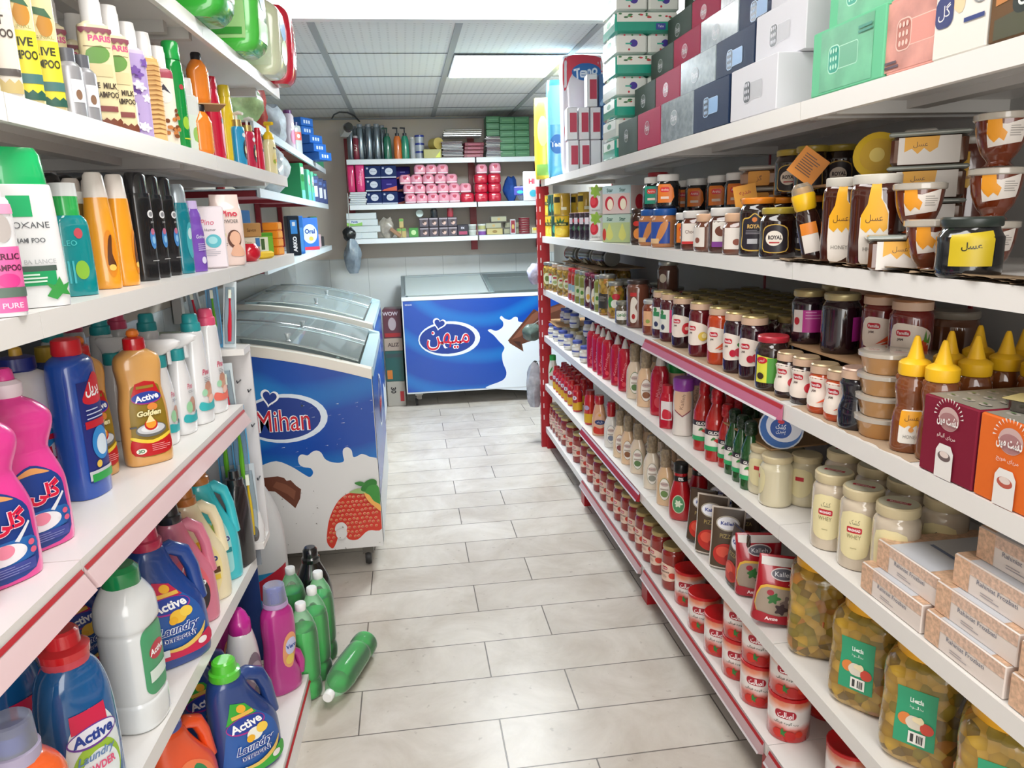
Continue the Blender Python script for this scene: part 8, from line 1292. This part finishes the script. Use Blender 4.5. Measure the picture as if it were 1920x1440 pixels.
# goods hanging on the end post
put(cart('hanging_pack', .10, .012, .17, 'c8d4dc', [('t', 'HI', 0, 3, 3, 'c82858', dict(b=.04)), ('e', 1, -4, 2.4, 2, '3cb0cc')], 'pack'), (XR-.045, 4.57, 1.52), 8, 'white and pink hanging pack at the end post')
put(cart('hanging_pack', .15, .012, .05, '4a4ca8', [('e', -4, -.6, 2, 1, '3cb4b0'), ('r', 0, 0, 6, 1, 'c8c8e0')], 'pack'), (XR-.075, 4.58, 1.555), 8, 'flat violet blister pack hanging beside the end post')
put(T('hanging_bag', 'bag', [('bag', bagmesh(.09, .08, .12, 'c4c4dc', 21).mesh()), ('string', MB().tube([(0, 0, .115), (.02, -.08, .16)], .002, SW, 6).mesh())]), (XR-.03, 4.605, 1.02), 0, 'crumpled white and violet wrapper hanging at the end post')
put(T('hanging_bag', 'bag', [('bag', bagmesh(.13, .10, .10, M('5c7068', .3, 'mott', 60), 22).mesh()), ('string', MB().tube([(0, 0, .095), (.04, -.08, .14)], .002, SW, 6).mesh())]), (XR-.055, 4.605, .67), 0, 'dark patterned plastic bag hanging low at the end post')
put(T('hanging_bag', 'bag', [('bag', bagmesh(.12, .10, .28, 'bcc0c8', 23).mesh()), ('string', MB().tube([(0, 0, .275), (.03, -.08, .32)], .002, SW, 6).mesh())]), (XR-.045, 4.605, .24), 0, 'pale translucent bag hanging down beside the end post')
for i, (z, c) in enumerate([(1.14, 'c8d0d8'), (1.22, '8c94c0')]): pass
# ================================================================== BACK WALL GOODS
def BP(px, Y, z): p = PB(px, Y, z); return (p[0], p[1], p[2]+.001)
zA, zB, zC = BZ
def cyl(h, r, col, cap=None, cl=None, name='bottle', cat='bottle', met='coat', lay=None):
    return mkb(name, cat, [(r-.2, r-.2, 0), (r, r, .3), (r, r, h*.86), (r*.7, r*.7, h*.92)], M(col, .25, met), [('cap', [(r*.72, r*.72, h*.91), (r*.75, r*.75, h*.99), (r*.6, r*.6, h)], M(cap or col, .3))], k=1, labs=[(h*.45, 0, lay)] if lay else [], n=16)
spray = cyl(27, 2.9, '8c98a0', '788088', name='spray_can', met='metal'); spred = cyl(18, 2.3, '7c1c30', 'c0b4b8', name='spray_can', lay=[('t', 'RAY', 0, 1, 2, 'd8c8c8', dict(r=90))])
G = 'silver spray cans on the top back shelf'
for i, px in enumerate([660, 678, 694, 709, 719]): put(spray, BP(px, 6.28 if i < 4 else 6.36, zA), 0, f'silver spray can on the back shelf, {ORD[i]} from the left', G)
for i, px in enumerate([667, 686, 702]): put(spray, BP(px, 6.40, zA), 0, f'silver spray can in the rear row, {ORD[i]} from the left', G)
put(spred, BP(669, 6.25, zA), 0, 'dark red spray can among the silver ones')
def pumpb(col, pc): return mkb('pump_bottle', 'bottle', [(2.8, 2.2, 0), (3.1, 2.5, .5), (3.0, 2.4, 15), (1.6, 1.6, 18)], M(col, .2, 'coat'), [('collar', [(1.6, 1.6, 17.8), (1.6, 1.6, 20)], M(pc, .3))], extra=[('pump', MB().tube([(0, 0, .2), (0, 0, .235)], .005, M(pc, .3)).tube([(.006, 0, .238), (-.035, 0, .24)], .006, M(pc, .3)).mesh())], k=2, n=14)
for px, c, p_, l in [(728, '1f6a50', '24483c', 'dark green pump bottle left of the orange one'), (747, 'd8702c', '2c3034', 'orange pump bottle on the top back shelf'), (761, '1f8c70', '2c3034', 'teal pump bottle right of the orange one')]: put(pumpb(c, p_), BP(px, 6.3, zA), 10, l, 'pump bottles on the top back shelf')
put(cyl(17, 2.2, 'b4b8bc', 'd0d0d0'), BP(775, 6.3, zA), 0, 'slim pale bottle beside the blue-lidded tubs')
tbk = mkb('cream_tub', 'tub', [(3.4, 3.4, 0), (3.6, 3.6, 4.6)], M('a4aeb8', .3, 'coat'), [('lid', [(3.8, 3.8, 4.6), (3.8, 3.8, 6)], M('2c3c8c', .3))], k=1, n=18)
for j in range(3): put(tbk, tuple(a+b for a, b in zip(BP(788, 6.3, zA), (0, 0, j*.061))), 0, f'blue-lidded cream tub, {ORD[j]} from the bottom of the stack', 'blue-lidded cream tubs')
put(cart('card_box', .14, .12, .07, 'a8a45c', [('p', [(2, -3), (6, -3), (6, 2)], 'd8e040')]), BP(811, 6.28, zA), 0, 'olive carton under the yellow roll on the top back shelf')
q = put(T('tape_roll', 'roll', [('roll', MB().lathe([(.02, 0), (.045, 0), (.045, .10), (.02, .10)], M('c8b464', .4), 20).mesh()), ('core', MB().lathe([(.018, .001), (.022, .001), (.022, .099), (.018, .099)], M('8a6a3c', .6), 16).mesh())]), tuple(a+b for a, b in zip(BP(813, 6.36, zA), (0, 0, .117))), 0, 'yellow roll lying on the olive carton'); q.rotation_euler = (radians(90), 0, radians(25))
def stackm(w_, d_, n_, t_, cols, seed=0):
    g_ = random.Random(seed); b = MB()
    for j in range(n_): b.cbox(w_*g_.uniform(.92, 1.02), d_*g_.uniform(.92, 1), t_*.9, M(g_.choice(cols), .3, 'coat'), z=j*t_, r=t_*.3, x=g_.uniform(-.006, .006), y=g_.uniform(-.006, .006))
    return b
PW = ['b0b0b0', '8c8c90', 'c4c0bc', '7c6c70']
for i, (px, w_, n_, c, l) in enumerate([(848, .17, 11, PW, 'left pile of folded grey packs'), (924, .13, 14, PW, 'right pile of folded grey packs')]): solo('folded_packs', stackm(w_, .2, n_, .0115, c, i).mesh(), l+' on the top back shelf', 'packs', BP(px, 6.32, zA), kind='stuff')
for j in range(4): put(cart('folded_pack', .155, .2, .028, '7c2438', [('r', -5, -.6, 5, .4, 'a84860')], 'pack'), tuple(a+b for a, b in zip(BP(886, 6.32, zA), (0, 0, .029*j))), 2*j, f'dark crimson folded pack, {ORD[j]} from the bottom', 'dark crimson folded packs')
solo('folded_packs', stackm(.32, .2, 4, .014, PW+['8a8474'], 7).mesh(), 'wide grey packs lying across the piles on the top back shelf', 'packs', tuple(a+b for a, b in zip(BP(868, 6.33, zA), (0, 0, .164))), kind='stuff')
gbx = cart('tissue_box', .118, .16, .05, '3c7c50', [('r', -4, -.4, 4, .4, '5c9c6c')])
for c_, (px, n_) in enumerate([(925, 3), (950, 6), (977, 6)]):
    for j in range(n_): put(gbx, tuple(a+b for a, b in zip(BP(px, 6.30 if c_ else 6.34, zA), (0, 0, .051*j+(0 if c_ else .165)))), 0, f'green box on the top back shelf, {["left", "middle", "right"][c_]} pile, {ORD[j]} from the bottom', 'green boxes on the top back shelf')
# second shelf: pads and pink packs
put(pack(.06, .16, .21, 'd0306c', seed=31, name='pad_pack'), BP(661, 6.3, zB+.10), 0, 'magenta pack standing on the white folded ones, left', 'magenta packs'); put(pack(.075, .16, .22, 'dc3c7c', [('t', 'Molped', 0, 0, 2, 'f0a8c8', dict(r=80, w=10))], seed=32, name='pad_pack'), BP(678, 6.3, zB+.10), 0, 'magenta pack with pink lettering, right', 'magenta packs')
for j in range(6): put(cart('folded_pack', .13, .16, .016, 'c4ccd0', None, 'pack'), tuple(a+b for a, b in zip(BP(673, 6.29, zB), (0, 0, .0165*j))), 5*(j % 3)-5, f'white folded pack, {ORD[j]} from the bottom of the left pile', 'white folded packs')
nvp = T('pad_pack', 'pack', [('wrap', MB().cbox(.125, .16, .105, M('20305c', .6, 'matte'), r=.006).mesh()), ('label', art([('e', .5, .4, 3, 2.8, 'c4ccd8'), ('t', 'MyLady', .5, .4, 1, '4c5c88', dict(w=4)), ('e', -4, 3, .8, .8, 'b0b8c8'), ('r', -6, -5, 6, -4, 'b8c0d0')], front(-.08, .0525)))])
nvo = T('pad_pack', 'pack', [('wrap', MB().cbox(.125, .16, .105, M('2c2470', .6, 'matte'), r=.006).mesh()), ('label', art([('p', [(-6, -5), (6, -5), (6, -1), (-4, -3.6)], 'c84c28'), ('r', -2, 0, 2, 1, '5c50a8')], front(-.08, .0525)))])
for c_, (px, ks_) in enumerate([(703, (nvp, nvp, nvp)), (732, (nvp, nvo, nvp)), (758, (nvo, nvo, nvo))]):
    for j in range(3):
        if c_ == 2 and j == 0: pass
        put(ks_[j], tuple(a+b for a, b in zip(BP(px, 6.30 if c_ < 2 else 6.47, zB), (0, 0, .1*j))), 0, f'navy pad pack, {["left", "second", "third"][c_]} pile, {ORD[j]} from the bottom', 'navy pad packs on the middle back shelf', s=(1, 1, .93))
pkp = T('pad_pack', 'pack', [('wrap', MB().loft(sp([(.040, .06, 0), (.047, .07, .012), (.048, .07, .06), (.034, .06, .082)], 3), M('e49cb0', .25, 'coat'), 4, 24).mesh()), ('label', art([('p', smooth([(-1.6, 1.4), (0, -.6), (1.6, 1.4), (1.2, 2.6), (-1.2, 2.6)], 3), 'b8284c'), ('r', -4, -3.4, 4, -2.6, 'e8e0e4')], front(-.0705, .042)))])
def pinks(lst, z, nm):
    for i, px in enumerate(lst): put(pkp, tuple(a+b for a, b in zip(BP(px, 6.29, zB), (0, 0, z))), 0, f'pink pad pack, {nm} row, {ORD[i]} from the left', 'pink pad packs on the middle back shelf', s=(1, 1, .9))
pinks([770, 791, 812, 832, 852], 0, 'bottom'); pinks([768, 788, 810, 831, 852, 873], .0745, 'second'); pinks([762, 783, 805, 827, 848], .149, 'third'); pinks([790, 811, 832], .2235, 'top')
rdp = T('pad_pack', 'pack', [('wrap', MB().loft(sp([(.045, .06, 0), (.054, .07, .012), (.054, .07, .07), (.044, .06, .084)], 3), M('c01838', .2, 'coat'), 4, 24).mesh()), ('label', art([('r', -2.6, -.4, 2.6, .2, 'e86c80')], front(-.0705, .042)))])
for px, rows in ((876, 1), (902, 3), (927, 3)):
    for j in range(rows): put(rdp, tuple(a+b for a, b in zip(BP(px, 6.29, zB), (0, 0, .0725*j))), 0, f'crimson pad pack, {dict([(876, "left"), (902, "middle"), (927, "right")])[px]} pile, {ORD[j]} from the bottom', 'crimson pad packs on the middle back shelf', s=(1, 1, .85))
put(pkp, tuple(a+b for a, b in zip(BP(904, 6.29, zB), (0, 0, .2185))), 0, 'pink pad pack on the middle crimson pile', s=(1, 1, .9)); put(pkp, tuple(a+b for a, b in zip(BP(929, 6.29, zB), (0, 0, .2185))), 0, 'pink pad pack on the right crimson pile', s=(1, 1, 1.0))
put(T('fabric_bundle', 'cloth', [('cloth', bagmesh(.11, .14, .19, M('1c4c9c', .8, 'mott', 20), 41).mesh())]), BP(958, 6.30, zB), 0, 'crumpled blue cloth bundle right of the crimson packs')
put(T('fabric_bundle', 'cloth', [('cloth', bagmesh(.10, .12, .12, M('9aa4b8', .8, 'wrap', 60), 42).mesh())]), BP(982, 6.28, zB), 0, 'white and blue mesh scrubbers in a bundle'); put(T('plastic_bag', 'bag', [('bag', bagmesh(.12, .12, .13, '25242a', 43).mesh())]), BP(1014, 6.30, zB), 0, 'black bag beside the mesh bundle on the back shelf')
# third shelf
wb = cart('tissue_box', .125, .13, .05, 'ccd6d8', None)
G = 'white boxes at the left of the lowest back shelf'
for i, (px, j) in enumerate([(665, 0), (694, 0), (672, 1), (700, 1), (668, 3), (696, 2), (694, 3)]): put(wb, tuple(a+b for a, b in zip(BP(px, 6.31, zC), (0, 0, .051*j))), 0, f'white box, {["left", "right", "left", "right", "left", "right", "right"][i]} column, {ORD[j]} from the bottom', G)
put(cart('tissue_box', .125, .12, .05, 'd0dcdc', [('p', [(-6, -2.4), (6, -2.4), (6, .4), (0, -1), (-6, .2)], '8cc860'), ('t', 'Panda', 0, .8, 1.6, '2c50a0', dict(b=.03, w=5))]), tuple(a+b for a, b in zip(BP(668, 6.30, zC), (0, 0, .102))), 0, 'white box with green wave and blue lettering on the lowest back shelf', G)
put(T('plastic_bag', 'bag', [('bag', bagmesh(.12, .10, .16, 'b8b0a4', 51).mesh())]), BP(727, 6.30, zC), 0, 'pale bag of utensils beside the white boxes')
q = put(T('wooden_comb', 'comb', [('comb', MB().cbox(.10, .012, .03, M('9a7458', .5)).mesh())]), tuple(a+b for a, b in zip(BP(740, 6.23, zC), (0, 0, .03))), 0, 'brown wooden comb pack slanting over the pale bag', tilt=(0, radians(38)))
for i, px in enumerate([749, 758, 754]): put(cart('match_box', .035, .06, .075, 'b8a468', [('r', -1.6, 1.4, 1.6, 3.4, '5c9c48')]), tuple(a+b for a, b in zip(BP(px, 6.28, zC), (0, 0, 0 if i < 2 else .0765))), 0, f'small toothpick pack with green top, {["left", "right", "upper"][i]}', 'small toothpick packs')
put(cart('soap_box', .075, .06, .075, '3c8c3c', [('e', 0, 0, 2, 2, 'b8d89c')]), BP(776, 6.28, zC), 0, 'green soap carton on the lowest back shelf')
dye = T('hair_dye_box', 'box', [('carton', MB().cbox(.075, .06, .075, M('4a4450', .35)).mesh()), ('label', art([('e', .6, -.4, 1.7, 1.8, 'c8a8a0'), ('e', .2, .6, 1.6, 1.4, '3a2c30'), ('r', -3.4, 2.2, 3.4, 3.2, '9c949c'), ('e', .9, -.6, .8, 1.0, 'd8b8a8')], front(-.03, .0375)))])
for i, px in enumerate([796, 814, 832, 849]):
    for j in range(2): put(dye, tuple(a+b for a, b in zip(BP(px, 6.28, zC), (0, 0, .0765*j))), 0, f'hair dye box with a portrait, {["lower", "upper"][j]}, {ORD[i]} from the left', 'hair dye boxes')
q = put(T('lid', 'lid', [('lid', MB().lathe([(.03, 0), (.031, .004), (.028, .008)], M('c8dcd8', .3), 20).mesh())]), tuple(a+b for a, b in zip(BP(789, 6.31, zC), (0, 0, .187))), 0, 'round pale disc leaning above the hair dye boxes'); q.rotation_euler = (radians(84), 0, 0)
put(cyl(7, 2.8, '2c3034', '1c2024', name='gel_jar', cat='jar'), tuple(a+b for a, b in zip(BP(816, 6.28, zC), (0, 0, .153))), 0, 'small dark jar on the second hair dye pile'); put(cyl(8, 2.6, 'a83c48', 'd0d0d0', name='nail_polish_bottle'), tuple(a+b for a, b in zip(BP(846, 6.28, zC), (0, 0, .153))), 0, 'small pinkish bottle on the last hair dye pile')
put(cart('card_box', .09, .06, .09, '1c1c2c', [('t', 'FX', 0, 1.6, 1.8, 'd0d0e0', dict(b=.04)), ('r', -3.4, -3.6, 3.4, -1, 'a83c60')]), BP(868, 6.28, zC), 0, 'black carton with white lettering next to the hair dye')
for i, (px, c1, c2) in enumerate([(886, 'b8c0b8', 'a8b0ac'), (904, '7c4c9c', 'b0b078')]):
    for j in range(2): put(mkb('cream_jar', 'jar', [(3.2, 3.2, 0), (3.4, 3.4, 3)], M(c1 if j == 0 else c2, .3, 'coat'), [('lid', [(3.5, 3.5, 3), (3.5, 3.5, 4.4)], M('c8ccc8', .3))], k=1, n=18), tuple(a+b for a, b in zip(BP(px, 6.28, zC), (0, 0, .0455*j))), 0, f'cream jar, {["left", "right"][i]} pile, {["lower", "upper"][j]}', 'cream jars on the lowest back shelf')
tnb = cart('tin_box', .13, .08, .045, '8a8c80', [('r', -6, -1.8, 6, 1.8, 'a4a488', .6), ('e', 0, 0, 1.2, 1, 'b89c60')])
for i, (px, z) in enumerate([(927, 0), (925, .046), (935, .092), (958, .0), (960, .046)]): put(tnb if i else cart('tin_box', .13, .08, .05, 'b8ac74', [('e', 0, 0, 2, 1.2, '8c7440')]), tuple(a+b for a, b in zip(BP(px, 6.29 if i < 3 else 6.36, zC), (0, 0, z*1.1))), 0, f'flat tin box with oval print, {ORD[i]} of the pile', 'flat tin boxes')
for j in range(7): put(mkb('sardine_tin', 'tin', [(4.4, 3.2, 0), (4.6, 3.4, .3), (4.6, 3.4, 1.6)], M('7c2430', .3, 'coat'), [('lid', [(4.6, 3.4, 1.6), (4.5, 3.3, 1.85)], M('b0a8a0', .3, 'metal', .5))], k=1, sq=3), tuple(a+b for a, b in zip(BP(983, 6.28, zC), (0, 0, .0187*j))), 0, f'flat red tin, {ORD[j]} from the bottom of the stack', 'stack of flat red tins')
put(cart('tin_box', .045, .02, .12, 'c8c8cc', [('r', -1.6, -5, 1.6, 5, '8c2434'), ('e', 0, 0, 1, 2, 'c8a860')]), BP(962, 6.24, zC), 0, 'white and red tin standing upright before the stack'); put(cart('card_box', .06, .06, .05, 'c8c4a0', [('r', -2, 0, 2, 2, 'd8c040')]), BP(1003, 6.26, zC), 0, 'small cream and yellow carton at the right end of the back shelf')
# boxes on the floor between the freezers
G = 'cartons stacked on the floor beside the far freezer'
def fbx(w_, d_, h_, c, lay): return cart('cardboard_box', w_, d_, h_, c, lay, 'box')
x_ = -.125; z = .001
for j, (h_, c, lay, l) in enumerate([(.20, 'a8a49c', [('t', '30', -2, 3, 4, '1c1c20', dict(b=.03, r=-90)), ('r', 3, -6, 6, 2, 'b02c34')], 'grey carton marked 30, bottom of the pile'), (.24, '2a5a58', [('r', -6, 7, 6, 10, '3c4c50'), ('r', -6, -10, -2, -3, 'c87838')], 'dark green carton, second from the bottom'), (.10, 'a8988c', [('t', 'ALIZ', 0, 0, 3, '4a3c3c', dict(b=.03))], 'pale carton, second from the top'), (.22, '5c3440', [('t', 'WOW', -1, 8, 3, 'c8c0c8', dict(b=.03)), ('e', 0, 0, 3, 5, 'a89ca4'), ('r', -6, -10, 6, -7, 'a02c30')], 'dark maroon carton on top of the pile')]):
    put(fbx(.14, .22, h_, c, lay), (x_, 5.93-.0, z), -3, l, G); z += h_+.001
# camera and cable, hanging bag on the wall
cm_ = MB().tube([(0, .10, .02), (0, .03, .02)], .012, M('c8c8c4', .4)).box(-.03, -.06, -.03, .03, .06, .03, M('c4c4c0', .35))
lens = MB().loft([(.032, .032, 0), (.036, .036, .02), (.030, .030, .045)], M('1c1e22', .15, 'coat'), 2, 18).xf(Matrix.Translation((0, -.055, -.002)) @ Matrix.Rotation(radians(90), 4, 'X'))
put(T('security_camera', 'camera', [('housing', cm_.mesh()), ('lens', lens.mesh())]), BP(648, 6.10, 2.11), 20, 'small security camera mounted under the ceiling at the back left', tilt=(radians(-12), 0))
put(T('cable_clip', 'cable', [('cable', MB().tube([(0, 0, 0), (.02, 0, .03), (.06, .02, .05), (.12, .05, .05), (.17, .1, .03), (.2, .18, 0)], .006, M('33363a', .5), 6).mesh())]), BP(622, 6.2, CZ-.062), 0, 'dark cable bracket hanging from the ceiling beside the camera')
put(T('hanging_bag', 'bag', [('bag', bagmesh(.13, .12, .27, M('93a3b0', .35, 'wrap', 14), 61).mesh()), ('knot', bagmesh(.10, .07, .10, '1b1f20', 62).xf(Matrix.Translation((-.015, -.01, .255))).mesh()), ('string', MB().tube([(-.01, 0, .34), (-.005, 0, .62)], .003, M('b8bcb8', .5), 6).mesh())]), BP(664, 6.15, 1.03), 0, 'grey plastic bag tied with black hanging from the back shelf corner')
# ================================================================== GOODS ABOVE THE LEFT FREEZERS
F1z, F2z, F3z = FZ
def FP(px, d, z): p = PF(px, d, z); return (p[0], p[1], z+.001)
put(cyl(23, 3.2, 'c8bcc8', '5c2464', name='shampoo_bottle', lay=[('e', 0, -2, 2, 4, 'c87ca0'), ('e', 0, 4, 1.4, 2, 'd8d0d8')]), FP(545, .06, F1z), 60, 'clear bottle with purple cap on the high shelf above the freezer'); put(mkb('baby_oil_bottle', 'bottle', [(3, 2, 0), (3.4, 2.3, .5), (3.4, 2.3, 16), (2, 1.8, 18)], M('b0b8bc', .15, 'coat'), [('cap', [(2, 1.8, 17.8), (2, 1.8, 20)], M('24306c', .3))], sq=3, labs=[(12, 0, [('r', -2.4, -2.4, 2.4, 2.4, 'd84c38'), ('e', 0, 0, 1.2, 1.2, 'f0d8d0')])]), FP(558, .06, F1z), 50, 'pale flat bottle with dark blue cap and red square')
put(T('plastic_bag', 'bag', [('bag', bagmesh(.16, .14, .22, 'c4ccd4', 71).mesh())]), FP(512, .12, F1z), 0, 'clear plastic bag of goods at the start of the high shelf')
put(T('plastic_bag', 'bag', [('bag', bagmesh(.20, .16, .26, '9cbc84', 72).mesh())]), (-.66, 3.42, F1z+.001), 0, 'pale green bag on the high shelf before the red bag'); put(T('plastic_bag', 'bag', [('bag', bagmesh(.17, .16, .28, 'c8443c', 73).mesh())]), (-.66, 3.68, F1z+.001), 0, 'red and white bag on the high shelf beside the green one')
bb = cart('card_box', .13, .16, .052, '1c60b4', [('r', -4+2.6*j, -1, -2.4+2.6*j, 1, 'c8d4e4') for j in range(3)])
G = 'blue cartons on the high shelf above the freezers'
fb0 = FP(583, .02, F1z)
for j, (dx, dy) in enumerate([(.10, 0), (.07, 0), (.05, .0), (.0, 0), (.0, 0)]): put(bb, (fb0[0]+dx-.07, fb0[1]+dy, fb0[2]+.053*j), 60 if j < 3 else 62, f'blue carton with white squares, {ORD[j]} from the bottom', G)
put(cart('card_box', .10, .12, .09, '3c8c68', None), FP(603, .08, F1z), 60, 'green carton at the far end of the high shelf')
tpb = cart('toothpaste_box', .055, .19, .205, '2f9c64', [('r', -2.6, 3, 2.6, 8, 'c8ecd8'), ('r', -2.4, 0, 2.4, 4, '1c7c3c'), ('r', -2.6, -10, 2.6, -5, '6cc8c8')]); tpc = cart('toothpaste_box', .045, .19, .19, '5cc4a0', [('e', 0, 3.4, 1.8, 3, 'c8e8dc'), ('t', '3', 0, 1.4, 3, 'c83c68', dict(b=.03)), ('r', -2, -9, 2, -4, '58b4dc')])
G = 'green toothpaste cartons above the freezer'
for i, (px, k_) in enumerate([(541, tpb), (555, tpc), (563, tpc), (571, tpc)]): put(k_, FP(px, .11, F2z), 78, f'green toothpaste carton, {ORD[i]} from the camera', G)
cardn = cart('card_pack', .075, .02, .17, '1c3470', [('r', -2.4, -5, 2.4, 2, 'd0d4dc'), ('r', -2.4, 4, 2.4, 6, '4468b0')])
for i, px in enumerate([590, 599, 606]): put(cardn, FP(px, .03, F2z), 35, f'navy carded pack on the middle shelf, {ORD[i]} from the camera', 'navy carded packs')
put(cyl(13, 2.4, 'c8ccd8', '28488c'), FP(578, .05, F2z), 30, 'small white bottle with blue cap beside the toothpaste')
put(cyl(13, 2.4, 'c8ccd8', '28488c'), FP(590, .09, F2z), 30, 'second small white bottle with blue cap beside the toothpaste')
put(T('plastic_bag', 'bag', [('bag', bagmesh(.22, .20, .20, 'ccd4d8', 75).mesh())]), (-.62, 3.72, F2z+.001), 0, 'clear crumpled bag on the middle shelf above the freezer'); put(T('plastic_bag', 'bag', [('bag', bagmesh(.20, .18, .17, 'd0d0c8', 76).mesh())]), (-.64, 3.45, F2z+.001), 0, 'clear bag of soaps on the middle shelf, nearer')
G = 'cartons on the low shelf above the freezers'
arko = T('shaving_cream_box', 'box', [('carton', MB().cbox(.065, .05, .205, M('1c2430', .35)).mesh()), ('label', art([('t', 'ARKO', 0, -4.4, 2.2, 'f0f0f4', dict(b=.05, r=90, w=8)), ('r', -1.8, 1, 1.8, 8, '3c8cd8'), ('r', -.8, 5, .8, 7, 'e8f0f8')], front(-.025, .1025)))])
put(arko, FP(552, .03, F3z), 30, 'black carton with large white upright lettering', G); put(cart('shaving_cream_box', .05, .05, .205, '2c70c0', [('r', -1.8, -9, 1.8, 4, '4c94dc')]), FP(562, .03, F3z), 30, 'blue carton beside the black one', G)
put(cart('detergent_box', .12, .08, .20, '2c68bc', [('e', 0, 0, 5, 6, 'c4dcf0'), ('t', 'Oral', 0, 1.6, 3, '1c3c8c', dict(b=.04)), ('e', .6, -3, 1.6, 1.4, 'c8b850'), ('r', -6, -10, 6, -8, 'c8304c')]), FP(578, .06, F3z), 35, 'blue and white carton with large letters', G)
put(cart('card_pack', .05, .05, .21, '2c7c3c', [('r', -2, -2, 2, 3, '1c2c24'), ('r', -2, -9, 2, -4, 'd8c050')]), FP(590, .07, F3z), 30, 'green carton beside the blue and white one', G); put(cart('card_pack', .04, .03, .09, 'c8a8b0', None), FP(597, .05, F3z), 20, 'small pink carton near the shelf end', G); put(cart('card_pack', .03, .03, .07, '24262c', None), FP(604, .05, F3z), 20, 'small black carton at the shelf end', G)
